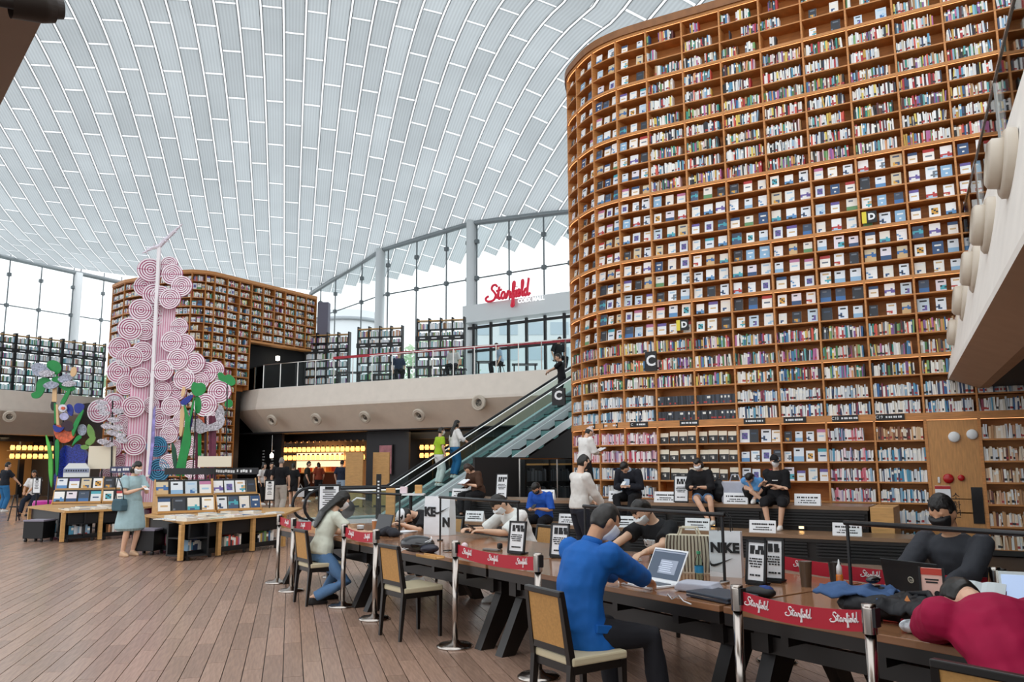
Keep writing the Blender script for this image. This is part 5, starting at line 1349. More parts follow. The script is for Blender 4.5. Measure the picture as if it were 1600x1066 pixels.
# shop at the far left
LS = [(p + Vector((-1.4, 1.2, 0))) for p in ML]
def lpt(px, off=0): 
    q = along(LS, px, 700); return Vector((q.x - off, q.y + off * .3))
wall('wall_shop', [lpt(-150, 4), lpt(165, 4)], 0, 3.0, mat('tan_panel', '#b58a58', .55), 'tan panelled wall of the left shop')
wall('trim_5', [lpt(-150, -.1), lpt(168, -.1)], 2.72, 3.0, SHW, 'black fascia strip under the left gallery')
wall('wall_shop', [lpt(150, 4), (BL[2].x, BL[2].y + .6)], 0, 4.6, CHAR, 'charcoal wall between the left shop and the back bookcase')
wall('wall_shop', [lpt(52, .8), lpt(60, .8)], 0, 2.75, SHW, 'black pier of the left shop')
p0, p1 = lpt(15), lpt(86)
for r, z in enumerate((2.45, 2.05)):
    b = MB(); b.beam((p0.x, p0.y, z - .17), (p1.x, p1.y, z - .17), .35, .05); tag(b.obj('lamp_shelf', WOODL), '%s oak shelf of glowing jars in the left shop' % ('upper' if r == 0 else 'lower'), 'shelf', 'shelves of glowing jars')
    lamp_row(p0, p1, 8, z, '%s glowing jar from left on the ' + ('upper' if r == 0 else 'lower') + ' shelf of the left shop', 'glowing jars in the left shop')
b = MB(); q0, q1 = lpt(14, 2), lpt(64, 2); b.beam((q0.x, q0.y, .42), (q1.x, q1.y, .42), .5, .84); tag(b.obj('shop_bar', mat('bar_wood', '#a8824f', .5)), 'long low wooden bar of the left shop', 'counter')
b = MB(); q0, q1 = lpt(16, 3.8), lpt(40, 3.8); b.beam((q0.x, q0.y, 1.65), (q1.x, q1.y, 1.65), .05, .9); tag(b.obj('mirror', mat('dull_mirror', '#9fa39c', .3)), 'grey mirror on the tan wall of the left shop', 'mirror')
# ---------------------------------------------------------------- tiered seats in front of the bookcase
BN = Vector((.507, .862, 0)); BT = Vector((.862, -.507, 0))
def S(t, n, z=0): return BT * t + BN * n + Vector((0, 0, z))
TT = mat('tier_top', '#8d6f55', .3, var=.2, scale=3, stretch=(1, 1, 1)); TV = mat('tier_vent', '#161618', .4)
def tier(name, label, t0, t1, n0, n1, z):
    t = thing(name, label, 'bench', S((t0 + t1) / 2, (n0 + n1) / 2), math.atan2(BT.y, BT.x)); L_ = t1 - t0; w = n1 - n0
    b = MB(); b.box(0, 0, z - .03, L_, w, .06); b.obj('seat_top', TT, t)
    b = MB(); b.box(0, .03, (z - .06) / 2, L_ - .06, w - .1, z - .06); b.obj('body', DARK, t)
    k = max(1, int(L_ / 1.5))
    for i in range(k):
        c = -L_ / 2 + L_ * (i + .5) / k; zc = z - .24
        for j in range(5):
            g = MB(); g.box(c, -w / 2 + .012, zc + .1 - .05 * j, L_ / k - .14, .03, .026); g.obj('slat', TV, t)
    g = MB(); g.box(0, -w / 2 + .02, z - .09, L_ - .04, .03, .05); g.obj('nosing', DARK, t)
    return t
def tof(px, n): 
    r = ray(px, 780); k = n / (r.xy.dot(BN.xy)); p = r.xy * k; return p.dot(BT.xy)
tier('upper_tier', 'upper long dark bench tier under the seated readers', tof(692, 14.9), tof(1356, 14.9), 14.9, 15.95, .84)
tier('lower_tier', 'lower long dark bench tier behind the tables', tof(640, 14.0), tof(1438, 14.0), 14.0, 14.88, .42)
b = MB(); c0_ = S(tof(1356, 14.9) + .2, 15.4); b.box(c0_.x, c0_.y, .42, .36, 1.0, .84, rz=math.atan2(BT.y, BT.x)); tag(b.obj('end_block', WOODL, bevel=.01), 'wooden end block of the upper bench tier', 'block')
# ---------------------------------------------------------------- folded notice cards and framed notices
def card(p, rz, label, w=.44, h=.2, grp='folded white notice cards on the benches'):
    t = thing('notice_card', label, 'sign', p, rz, grp)
    b = MB(); b.add([(-w / 2, -.05, 0), (w / 2, -.05, 0), (w / 2, 0, h), (-w / 2, 0, h), (w / 2, .06, 0), (-w / 2, .06, 0)], [(0, 1, 2, 3), (3, 2, 4, 5), (1, 4, 2), (0, 3, 5)]); b.obj('card', PAPER, t)
    b = MB()
    sl = .05 / h
    for (z, k, hh) in ((h * .68, .8, .026), (h * .42, .5, .016), (h * .24, .7, .016)):
        n = 14; x = -w * k / 2; q = random.Random(int(z * 1000) + len(label))
        while x < w * k / 2:
            ww = q.uniform(.014, .03); b.box(x + ww / 2, -.05 + z * sl - .004, z, ww, .004, hh); x += ww + q.choice((.006, .006, .02))
    tag(b.obj('lettering', INK, t), kind='stuff')
BRZ = math.atan2(BT.y, BT.x)
for px, py, n, z, lab in ((968, 775, 15.1, .84, 'white notice card on upper bench, beside the man in dark jacket'), (1040, 779, 15.1, .84, 'white notice card on upper bench, left of the standing framed notice'), (1150, 779, 15.05, .84, 'white notice card on upper bench, before the tote bag'),
        (1262, 782, 15.05, .84, 'white notice card on upper bench, right of the woman in cap'), (852, 775, 15.2, .84, 'white notice card on upper bench, behind the man in blue shirt'),
        (1192, 826, 14.2, .42, 'white notice card on lower bench, below the woman in cap'), (1324, 832, 14.2, .42, 'white notice card on lower bench, right end'), (1090, 821, 14.2, .42, 'white notice card on lower bench, behind the striped bag'), (975, 820, 14.2, .42, 'white notice card on lower bench, behind the man writing'),
        (742, 808, 14.3, .42, 'white notice card on lower bench, left of the man with phone'), (720, 780, 15.1, .84, 'white notice card on upper bench, beside the reading woman'), (890, 822, 14.3, .42, 'white notice card on lower bench, left of the standing man in white'),
        (690, 800, 14.5, .42, 'white notice card at the left end of the lower bench')):
    r = ray(px, py); k = n / r.xy.dot(BN.xy); card((r.x * k, r.y * k, z), BRZ, lab)
def framed(p, rz, label, w, h, tilt=R(8), foot=True, two=False, redtop=False):
    t = thing('framed_notice', label, 'sign', p, rz)
    M0 = Matrix.Translation((0, 0, .012)) @ Matrix.Rotation(-tilt, 4, 'X')
    b = MB(); b.M = M0
    for s in (-1, 1): b.box(s * (w / 2 - .009), 0, h / 2, .018, .018, h)
    for zz_ in (.009, h - .009): b.box(0, 0, zz_, w, .018, .018)
    b.obj('frame', BLACK, t)
    b = MB(); b.M = M0; b.box(0, .002, h / 2, w - .02, .006, h - .02); b.obj('sheet', PAPER, t)
    b = MB(); b.M = M0; q = random.Random(len(label))
    for r_, (f, hh, ww) in enumerate(((.82, .045, .6), (.72, .045, .6), (.56, .014, .62), (.5, .014, .7), (.44, .014, .62), (.38, .014, .5), (.18, .018, .55))):
        x = -w * ww / 2
        while x < w * ww / 2 - .01:
            c_ = q.uniform(.6, 1.1) * hh; b.box(x + c_ / 2, -.004, h * f, c_, .004, hh * (h / .45)); x += c_ + hh * q.choice((.25, .25, .6))
    tag(b.obj('lettering', INK, t), kind='stuff')
    if foot: b = MB(); b.box(0, .03, .008, w * .8, .12, .014); b.obj('foot', BLACK, t)
    return t
def nb_(px, py, n, z):
    r = ray(px, py); k = n / r.xy.dot(BN.xy); return Vector((r.x * k, r.y * k, z))
framed(nb_(1064, 780, 15.05, .84), BRZ, 'tall black framed notice standing on the upper bench by the woman in black', .29, .5)
framed(nb_(783, 775, 15.1, .84), BRZ + .1, 'black framed notice on the upper bench above the man with phone', .28, .52)
# ---------------------------------------------------------------- wooden service panel with alarm
pa, pc = UPR[PANEL[0]], UPR[PANEL[1]]; pdx = (pc - pa); pw_ = pdx.length - .05; prz = math.atan2(pdx.y, pdx.x); pm_ = (pa + pc) / 2
dr = thing('service_panel', 'oak service panel with red alarm and vertical lettering in the bookcase', 'panel', (pm_.x - .0, pm_.y, 0), prz)
b = MB(); b.box(0, .02, 1.63, pw_, .04, 1.37); b.obj('upper_panel', mat('panel_oak', '#c08a50', .45, var=.2, scale=5, stretch=(8, 1, 1)), dr)
b = MB(); b.box(0, .02, .82, pw_, .04, .22); b.obj('middle_panel', mat('panel_oak', '#c08a50', .45), dr)
b = MB(); b.box(0, .02, .38, pw_, .04, .62); b.obj('door', mat('panel_oak', '#c08a50', .45), dr)
bpx = lambda px, py: None
def on_panel(px, py):
    n = Vector((-pdx.y, pdx.x)).normalized(); r = ray(px, py); k = pa.dot(n) / r.xy.dot(n); P = Vector((r.x * k, r.y * k, EYE + r.z * k)); return (P.xy - pm_).dot(pdx.normalized()), P.z
def puck(px, py, r, m, nm, th=.05):
    x, z = on_panel(px, py); b = MB(); b.M = Matrix.Translation((x, 0, z)) @ Matrix.Rotation(R(90), 4, 'X'); b.lathe([(r, 0), (r, th * .6), (r * .8, th), (0, th)], 20, cap=False); return b.obj(nm, m, dr, True)
puck(1491, 683, .095, WHITE, 'white_sensor'); puck(1519, 679, .09, WHITE, 'white_speaker'); puck(1482, 748, .085, mat('alarm_red', '#b0181c', .3), 'alarm_bell'); puck(1502, 747, .055, mat('alarm_red', '#b0181c', .3), 'alarm_button')
x, z = on_panel(1473.5, 771); b = MB(); b.box(x, -.012, z, .24, .012, .26); nt_ = b.obj('notice', PAPER, dr); b = MB(); b.box(x, -.02, z + .1, .24, .006, .05); b.obj('notice_header', mat('alarm_red', '#b0181c', .3), dr)
for px, py in ((1467, 750), (1470, 799)): x, z = on_panel(px, py); b = MB(); b.box(x, -.015, z, .035, .02, .1); b.obj('latch', STEEL, dr)
x, z = on_panel(1528, 790); b = MB(); b.box(x, -.012, z, .17, .012, .62); b.obj('dark_window', mat('black_gloss', '#101012', .15), dr)
x, z = on_panel(1495, 792)
text('소\n화\n전', .15, INK, dr, Matrix.Translation((x, -.004, z + .02)) @ Matrix.Rotation(R(90), 4, 'X'), depth=.002)
# black name tags on the sign band and the letter plates
def band_tag(k, off, w, label, head=None):
    a = UPR[k]; d = (UPR[k + 1] - UPR[k]).normalized(); n = Vector((-d.y, d.x)); p = a + d * off - n * .03
    t = thing('shelf_tag', label, 'sign', (p.x, p.y, 2.4), math.atan2(d.y, d.x), 'black name tags on the sign band')
    b = MB(); b.box(0, 0, 0, w, .02, .11); b.obj('plate', BLACK, t)
    b = MB(); q = random.Random(k); x = -w * .4 + (.12 if head else 0)
    while x < w * .4: ww = q.uniform(.02, .04); b.box(x + ww / 2, -.012, 0, ww, .004, .035); x += ww + q.choice((.006, .02))
    tag(b.obj('lettering', PAPER, t), kind='stuff')
    if head: text(head, .075, PAPER, t, Matrix.Translation((-w * .38, -.012, 0)) @ Matrix.Rotation(R(90), 4, 'X'), align='CENTER', depth=.002)
for k, off, w, lab, hd_ in ((KB - 3, .5, .3, 'black name tag on the sign band at the curve', None), (KB - 2, .35, .42, 'black name tag on the sign band, two bays left of the first straight bay', None), (KB - 1, .35, .42, 'black name tag above the pink books', 'C'), (KB, .7, .4, 'black name tag above the first straight bay', None), (KB + 2, .35, .42, 'black name tag above the third straight bay', None), (KB + 3, .28, .42, 'black name tag above the fourth straight bay', None), (KB + 4, .35, .46, 'black name tag reading C18 above the fifth straight bay', 'C18'), (KB + 5, .28, .48, 'black name tag reading C19 above the sixth straight bay', 'C19')):
    band_tag(k, off, w, lab, hd_)
def plate(k, off, z, letter, label, w=.26, yellow=False, out=.04, h=None):
    a = UPR[k]; d = (UPR[k + 1] - UPR[k]).normalized(); n = Vector((-d.y, d.x)); p = a + d * off - n * out
    t = thing('letter_plate', label, 'sign', (p.x, p.y, z), math.atan2(d.y, d.x)); h = h or w * 1.25
    b = MB(); b.box(0, 0, 0, w, .025, h); b.obj('plate', BLACK, t)
    if yellow: b = MB(); b.box(-w / 2 - .04, 0, 0, .08, .025, h); b.obj('yellow_edge', mat('yellow', '#e8d43a', .5), t)
    text(letter, h * .75, PAPER, t, Matrix.Translation((0, -.014, 0)) @ Matrix.Rotation(R(90), 4, 'X'), bold=.008, depth=.003)
plate(KB, .68, ROWZ[19] + .16, 'D', 'black letter D plate with yellow edge on the lower face-out shelf', .18, True)
plate(KB + 5, .22, ROWZ[14] + .16, 'D', 'black letter D plate with yellow edge near the overhang', .18, True)
plate(KB - 1, .68, ROWZ[21] + .2, 'C', 'black letter C plate hanging on the first upright of straight bays', .26, h=.42)
p = dp(873, 620, 20.2); t = thing('letter_plate', 'black letter C sign at the left edge of the tall bookcase', 'sign', p, -.5)
b = MB(); b.box(0, 0, 0, .36, .05, .42); b.obj('plate', BLACK, t); text('C', .3, PAPER, t, Matrix.Translation((0, -.03, .02)) @ Matrix.Rotation(R(90), 4, 'X'), bold=.012)
b = MB(); b.tube([(.16, .05, 0), (.62, .3, 0)], .02, 6); b.obj('bracket', BLACK, t)
# gallery furniture behind the glass
gq = random.Random(3)
for i in range(6):
    px = 545 + i * 55; p = along([q - sn * (2.2 + (i % 2) * 1.5) for q in MT], px, 600)
    t = thing('gallery_table', 'small dark table on the middle gallery, %s from the left' % ordn(i + 1), 'table', (p.x, p.y, 5.0), 0, 'tables on the middle gallery')
    b = MB(); b.box(0, 0, .72, 1.1, .6, .04); b.obj('tabletop', DARK, t)
    for sx in (-1, 1): b = MB(); b.box(sx * .45, 0, .35, .06, .5, .7); b.obj('leg', BLACK, t)

# warm fill lights added to brighten the dark shop interiors
for q_, e_ in ((shop_pt(505, 5.0), 160), (lpt(40, 2.0), 90), (shop_pt(690, 2.4), 25)):
    ld = bpy.data.lights.new('shop_fill_light', 'AREA'); ld.energy = e_; ld.size = 3.0; ld.color = (1.0, .72, .42)
    lo = bpy.data.objects.new('shop_fill_light', ld); COL.objects.link(lo); lo.location = (q_.x, q_.y, 2.9)

p = E0 + EQ * 3.1 + EE * 4.3
shelf_unit((p.x, p.y, 0), math.atan2(EE.y, EE.x), 4, .75, 1.55, 3, 'dim dark bookshelf under the stair, left of the tall bookcase', 44, None, pal=['#3a3d42', '#4a4e54', '#2e3034', '#5a5e62', '#33363c'])  # book colours darkened to paint in the dimness under the stair
balustrade([(p - EE * 1.9 + EQ * .5) , (p + EE * 1.6 + EQ * .5)], 'clear glass guard before the dim bookshelf under the stair', z=0.0, h=1.7)
# ================================================================ people
WRK = bpy.data.textures.new('cloth_folds', 'CLOUDS'); WRK.noise_scale = 0.09
def ell(c, ax, ay, rx, ry, n=14): return [c + ax * (rx * math.cos(6.2832 * i / n)) + ay * (ry * math.sin(6.2832 * i / n)) for i in range(n)]
def ball(b, c, r, n=10):
    c = Vector(c); r = r if isinstance(r, (tuple, list)) else (r, r, r)
    b.loft([[c + Vector((r[0] * math.cos(6.2832 * k / n) * math.sin(t), r[1] * math.sin(6.2832 * k / n) * math.sin(t), r[2] * math.cos(t))) for k in range(n)] for t in [math.pi - math.pi * (j + .25) / (n // 2 + .5) for j in range(n // 2 + 1)]])
def ik(a, t, l1, l2, hint):
    d = t - a; L_ = min(d.length, (l1 + l2) * .999); d.normalize(); t = a + d * L_
    x = (l1 * l1 - l2 * l2 + L_ * L_) / (2 * L_); h = math.sqrt(max(0, l1 * l1 - x * x)); hv = hint - d * hint.dot(d)
    if hv.length < 1e-4: hv = d.orthogonal()
    return a + d * x + hv.normalized() * h, t
def remesh(o, v, sm=3, fold=0.0):
    m = o.modifiers.new('skin', 'REMESH'); m.mode = 'VOXEL'; m.voxel_size = v; m.use_smooth_shade = True
    if fold: d = o.modifiers.new('folds', 'DISPLACE'); d.texture = WRK; d.strength = fold; d.mid_level = .5
    s = o.modifiers.new('soft', 'SMOOTH'); s.iterations = sm; s.factor = .5
SKINS = [mat('skin_light', '#e0b497', .55), mat('skin_tan', '#c99775', .55), mat('skin_warm', '#d5a384', .55)]
HAIRB = mat('black_hair', '#17140f', .38, var=.2, scale=30); EYEM = mat('dark_eye', '#1a1210', .2)
MASKW = mat('white_mask', '#eceef0', .6); MASKB = mat('black_mask', '#1a1a1c', .6)
def cloth(n, c, r=.8): return mat('cloth_' + n, c, r, var=.1, scale=9, spec=.3)
def hsphere(fn, n=22, m=16):
    """closed sphere of unit directions, each pushed out by fn(x,y,z) -> (radius factor)"""
    vs = []; fs = []
    for j in range(m + 1):
        t = math.pi * (j + .02) / (m + .04)
        for i in range(n):
            a = 6.2832 * i / n; x, y, z = math.sin(t) * math.cos(a), math.sin(t) * math.sin(a), math.cos(t); vs.append(fn(x, y, z))
    for j in range(m):
        for i in range(n): fs.append((j * n + i, (j + 1) * n + i, (j + 1) * n + (i + 1) % n, j * n + (i + 1) % n))
    fs.append(tuple(range(n))); fs.append(tuple(reversed(range(m * n, m * n + n)))); return vs, fs
def hshape(x, y, z, k=1.0):
    w = 1 - (.30 * (-z) ** 1.6 if z < 0 else 0); fw = 1 - (.12 * (-z) if z < 0 and y > 0 else 0) - (.3 * (-z) ** 2 if z < 0 and y < 0 else 0)
    return Vector((x * .076 * w * k, y * .097 * fw * k, z * .118 * k))
def person(label, loc, face, h=1.7, z0=0.0, seat=None, lean=4, curl=0, headp=5, heady=0, tilt=0, hl=None, hr=None, fl=None, fr=None, top=None, bottom=None, shoes=None, hair=('short', None), mask=None, cap=None, skin=0, vox=.0095, sex='m', elb=None, group=None, collar=None, bare_to=None, coat=None, chest=None, palm=(0, 0, -1), knee=None):
    k = h / 1.72; face = Vector((face[0], face[1], 0)).normalized(); rz = math.atan2(-face.x, face.y); loc = Vector((loc[0], loc[1], z0))
    t = thing('person', label, 'person', loc, rz, group); Q = Matrix.Rotation(-rz, 3, 'Z')
    def tl(p, z=None):
        return Q @ (Vector(p) - loc) if p is not None else None
    X = Vector((1, 0, 0)); zp = (.93 * k if seat is None else seat - z0 + .095 * k)
    P = Vector((0, 0, zp)); a1, a2 = R(lean), R(lean + curl)
    d1 = Vector((R(tilt), math.sin(a1), math.cos(a1))).normalized(); d2 = Vector((R(tilt), math.sin(a2), math.cos(a2))).normalized()
    C = P + d1 * .27 * k; N = C + d2 * .25 * k
    n1, n2 = X.cross(d1) * -1, X.cross(d2) * -1        # forward normals
    n1 = d1.cross(X) * -1; n1 = Vector((0, d1.z, -d1.y)); n2 = Vector((0, d2.z, -d2.y))
    hp = a2 + R(headp); hu = Vector((0, math.sin(hp), math.cos(hp))); hf = Vector((0, math.cos(hp), -math.sin(hp)))
    Hc = N + d2 * .055 * k + hu * .13 * k + hf * .025 * k
    HM = Matrix((X, hf, hu)).transposed().to_4x4() @ Matrix.Rotation(R(heady), 4, 'Z'); HM.translation = Hc
    fem = sex == 'f'; sw = (.165 if fem else .19) * k; J = {}
    for s, hand, foot in ((-1, hl, fl), (1, hr, fr)):
        S_ = N - d2 * .05 * k + X * s * sw
        T_ = tl(hand) if hand is not None else S_ + Vector((s * .06, .06 + .1 * math.sin(a2), -.5 * k))
        hint = Vector(elb[0 if s < 0 else 1]) if elb else Vector((s * .6, -.5, -.6))
        E, Wr = ik(S_, T_, .285 * k, .25 * k, hint)
        Hp = P + X * s * .09 * k - d1 * .02
        F = tl(foot) if foot is not None else (Vector((s * .1 * k, .02, .0)) if seat is None else Vector((s * .12 * k, .40 * k, 0)))
        An = F + Vector((0, -.04, .085 * k)); K, An = ik(Hp, An, .43 * k, .42 * k, Vector(knee) if knee else (Vector((s * .12, 1, .15)) if seat is None else Vector((s * .25, .8, .8))))
        J[s] = (S_, E, Wr, Hp, K, An, F)
    b = MB(); fm = 1.06 if fem else 1.0
    def torso(b, e, lo=-.09, hi=1.0, hipe=0.0, neck=True):
        rings = []
        for f, rx, ry, c_, n_ in ((lo, .13, .10, P, n1), (.0, .158 * fm, .115, P, n1), (.12, .15 * fm, .108, P, n1), (.2, .132 if fem else .142, .1, P, n1), (.27, .14 if fem else .15, .105, P, n1), (.37, .15 if fem else .165, .115, None, n2), (.45, .145 if fem else .165, .105, None, n2), (.5, .115, .075, None, n2), (.53, .06, .058, None, n2)):
            c0 = P + d1 * f * k if c_ is not None else C + d2 * (f - .27) * k
            ee = e + (hipe if f <= .12 else 0); rings.append(ell(c0, X, n_, rx * k + ee, ry * k + ee))
        b.loft(rings)
    torso(b, 0); b.tube([N - d2 * .03, N + d2 * .05 * k + hu * .06 * k], [.055 * k, .05 * k], 12)
    vs, fs = hsphere(lambda x, y, z: hshape(x, y, z, k)); b.add(vs, fs, M=HM)
    g = MB(); g.tube([(0, .088 * k, .022 * k), (0, .109 * k, -.02 * k), (0, .098 * k, -.034 * k)], [.009, .014, .012], 8)
    for s in (-1, 1): ball(g, (s * .074 * k, -.004, -.01), (.012, .022, .034), 8); ball(g, (s * .03, .082 * k, .034), (.022, .012, .008), 8)
    ball(g, (0, .085 * k, -.062 * k), (.024, .013, .010), 8); ball(g, (0, .07 * k, -.098 * k), (.03, .022, .02), 8)
    b.add(g.v, g.f, M=HM)
    for s in (-1, 1):
        S_, E, Wr, Hp, K, An, F = J[s]
        ball(b, S_, .058 * k); b.tube([S_, S_.lerp(E, .4), E, E.lerp(Wr, .25), Wr], [.05 * k, .049 * k, .039 * k, .041 * k, .027 * k], 12)
        b.tube([Hp, Hp.lerp(K, .4), K, K.lerp(An, .3), An], [.085 * k, .08 * k, .054 * k, .056 * k, .037 * k], 12)
        fd = Vector((s * .12, 1, 0)).normalized(); b.loft([ell(An + Vector((0, 0, .02)), X, Vector((0, 1, 0)), .036 * k, .042 * k, 10), ell(An + Vector((0, .01, -.045)), X, Vector((0, 1, 0)), .038 * k, .06 * k, 10), ell(Vector((An.x, An.y + .05, F.z + .03)), X, Vector((0, 1, 0)), .04 * k, .11 * k, 10), ell(Vector((An.x, An.y + .05, F.z + .008)), X, Vector((0, 1, 0)), .038 * k, .11 * k, 10)])
        d = (Wr - E).normalized(); pn = Vector(palm); pn = (pn - d * pn.dot(d)); pn = pn.normalized() if pn.length > .05 else d.orthogonal(); sd = d.cross(pn); ts = 1 if s > 0 else -1
        b.loft([ell(Wr + d * q * k, sd, pn, w * k, th * k, 10) for q, w, th in ((-.01, .026, .02), (.03, .036, .018), (.07, .042, .016), (.095, .038, .013))])
        for i, ln in enumerate((.068, .078, .073, .056)):
            p = Wr + d * .085 * k + sd * (1.5 - i) * .0205 * k * ts; q = p + (d * .88 + pn * .42).normalized() * ln * .55 * k; r_ = q + (d * .45 + pn * .9).normalized() * ln * .5 * k
            b.tube([p, q, r_], [.0098 * k, .009 * k, .0078 * k], 8)
        p = Wr + d * .025 * k + sd * ts * .03 * k; q = p + (d * .6 + sd * ts * .65 + pn * .35).normalized() * .042 * k; b.tube([p, q, q + (d * .8 + sd * ts * .05 + pn * .5).normalized() * .03 * k], [.013 * k, .0105 * k, .009 * k], 8)
    o = b.obj('body', SKINS[skin], t); remesh(o, vox, 2)
    e = MB()
    for s in (-1, 1): ball(e, (s * .031 * k, .0865 * k, .012 * k), (.013, .008, .006), 8)
    eb = MB(); eb.add(e.v, e.f, M=HM); eb.obj('eyes', EYEM, t, True)
    cv = max(.012, vox * 1.25)
    if top:
        m_, sl, th = top; b = MB(); torso(b, th, lo=-.02 if bottom and bottom[0] != 'dress' else 0, hipe=.012)
        for s in (-1, 1):
            S_, E, Wr = J[s][:3]; ball(b, S_, .058 * k + th)
            if sl <= 1: b.tube([S_, S_.lerp(E, sl * .5), S_.lerp(E, sl)], [.052 * k + th, .054 * k + th, .052 * k + th * 1.4], 12)
            else: b.tube([S_, S_.lerp(E, .5), E, E.lerp(Wr, (sl - 1) * .5), E.lerp(Wr, sl - 1)], [.052 * k + th, .052 * k + th, .046 * k + th, .043 * k + th, .034 * k + th], 12)
        if coat:      # the skirts of the jacket spread over the lap and the seat
            b.loft([ell(P + d1 * f * k + n1 * fw, X, n1, rx * k, ry * k, 20) for f, fw, rx, ry in ((.16, 0, .165, .125), (.05, .02, .2, .15), (-.03, .05, .225, .185), (-.09, .08, .235, .2), (-.13, .09, .22, .19))])
        o = b.obj('shirt' if not coat else 'jacket', m_, t); remesh(o, cv, 4, .022)
    if coat:
        for s in (-1, 1):
            b = MB(); q = P + X * s * (.215 * k) + n1 * .05 + d1 * .03; b.beam(q - n1 * .07 - X * s * .012, q + n1 * .05 - X * s * .012, .03, .05, up=d1); b.obj('pocket_flap', m_, t, bevel=.005)
    if collar:
        b = MB(); b.loft([ell(N + d2 * q, X, n2, r_, r_, 14) for q, r_ in ((-.03, .085 * k), (.03, .068 * k), (.045, .064 * k), (.03, .06 * k))]); o = b.obj('collar', collar, t, True)
    if bottom:
        kind, m_, ln, th = bottom; b = MB()
        if kind in ('trousers', 'shorts'):
            b.loft([ell(P + d1 * f * k, X, n1, rx * k + th, ry * k + th) for f, rx, ry in ((-.1, .125, .095), (0, .16 * fm, .118), (.1, .15 * fm, .108), (.15, .14, .1))])
            for s in (-1, 1):
                Hp, K, An = J[s][3:6]
                if ln <= 1: b.tube([Hp, Hp.lerp(K, ln * .5), Hp.lerp(K, ln)], [.09 * k + th, .086 * k + th, .074 * k + th * 1.3], 12)
                else: b.tube([Hp, Hp.lerp(K, .45), K, K.lerp(An, (ln - 1) * .5), K.lerp(An, ln - 1)], [.09 * k + th, .083 * k + th, .062 * k + th, .058 * k + th, .05 * k + th], 12)
            o = b.obj(kind, m_, t); remesh(o, cv, 4, .012)
        else:
            w0 = P + d1 * .17 * k; hem = ln; b.loft([ell(Vector((w0.x, w0.y * (1 - q), w0.z + (hem - w0.z) * q)), X, Vector((0, 1, 0)), (.145 + w) * k, (.105 + w * .85) * k, 28) for q, w in ((-.02, .0), (.15, .05), (.45, .1), (.8, .14), (1.0, .16))])
            vs = b.v
            for i in range(28, len(vs)):      # soft pleats
                if i % 2: vs[i] = vs[i] - Vector((vs[i].x, vs[i].y, 0)) * .05
            o = b.obj('skirt', m_, t); sm = o.modifiers.new('soft', 'SUBSURF'); sm.levels = 1; sm.render_levels = 1
    if shoes:
        for s in (-1, 1):
            An, F = J[s][5], J[s][6]; b = MB(); Y_ = Vector((0, 1, 0)); z_ = An.z - .085 * k
            b.loft([ell(Vector((An.x, An.y + yy, z_ + zz_)), X, Y_, rx * k, ry * k, 14) for yy, zz_, rx, ry in ((.055, .0, .046, .135), (.055, .028, .048, .137), (.045, .05, .046, .12), (.0, .085, .042, .06))]); o = b.obj('shoe', shoes, t); remesh(o, .012, 3)
    st, hm = hair
    if st and st != 'bald':
        def fn(x, y, z):
            r_ = .9; hairline = z > .5 + .09 * math.sin(11 * x + 1) or (y < .35 and z > .05) or (y < -.05 and z > (-.5 if st == 'short' else -.85))
            if st in ('bob', 'long') and abs(x) > .55 and y < .45 and z > -.9: hairline = True
            if hairline: r_ = 1.1 if z < .5 else 1.13
            v = hshape(x, y, z, k * r_)
            if st in ('bob', 'long') and hairline and z < 0: v.x = x * .083 * k * 1.1; v.y = min(v.y, y * .1 * k * 1.08)
            return v
        b = MB(); vs, fs = hsphere(fn, 24, 18); b.add(vs, fs, M=HM)
        if st in ('bob', 'long'):
            dn = -.125 if st == 'bob' else -.1; b.add(*[q_ for q_ in (lambda g: (g.v, g.f))(MB().loft([ell(Vector((0, yy, zz_)) * k, X, Vector((0, 1, 0)), rx * k, ry * k, 16) for yy, zz_, rx, ry in ((-.03, .03, .085, .07), (-.045, -.05, .088, .062), (-.05, dn, .082, .05))]))], M=HM)
        if st == 'long':
            p0 = HM @ Vector((0, -.06, -.06)); bk1, bk2 = N - n2 * .13 * k - d2 * .04, C - n1 * .15 * k + d1 * .02
            b.loft([ell(p_, X, n_, rx * k, ry * k, 14) for p_, n_, rx, ry in ((p0, hf, .085, .05), (bk1, n2, .1, .035), (bk1.lerp(bk2, .55), n2, .085, .025), (bk2, n2, .045, .015))])
        if st == 'pony':
            p0 = HM @ Vector((0, -.1 * k, .03)); b.tube([p0, p0 - hf * .05, p0 - hf * .06 - hu * .12, p0 - hf * .04 - hu * .2], [.03, .035, .03, .01], 10)
        o = b.obj('hair', hm or HAIRB, t); remesh(o, .008, 1, .018)
    if mask:
        def fm_(x, y, z): return hshape(x, y, z, k * (1.09 if (y > .1 + .2 * abs(x) and -.9 < z < .06) else .88)) + (Vector((0, .022 * k, 0)) if (y > .6 and -.75 < z < .03) else Vector((0, 0, 0)))
        b = MB(); vs, fs = hsphere(fm_, 24, 20); b.add(vs, fs, M=HM); o = b.obj('face_mask', mask, t); remesh(o, .007, 2)
    if cap:
        b = MB(); vs, fs = hsphere(lambda x, y, z: hshape(x, y, z, k * (1.16 if z > .22 else .9))); b.add(vs, fs, M=HM)
        g = MB(); g.prism([( .07 * k * math.cos(a), .08 * k + .085 * k * math.sin(a)) for a in [math.pi * i / 10 for i in range(11)]], .008, Matrix.Translation((0, .01, .035 * k)) @ Matrix.Rotation(R(-8), 4, 'X')); b.add(g.v, g.f, M=HM)
        o = b.obj('cap', cap, t); remesh(o, .007, 2)
    if chest: chest(t, C + d2 * .1 * k + n2 * (.115 * k + .03), n2, d2)
    t['_'] = 0; del t['_']
    return t, J, HM
def to_world(t, p): return Matrix.Translation(t.location) @ Matrix.Rotation(t.rotation_euler.z, 4, 'Z') @ Vector(p)
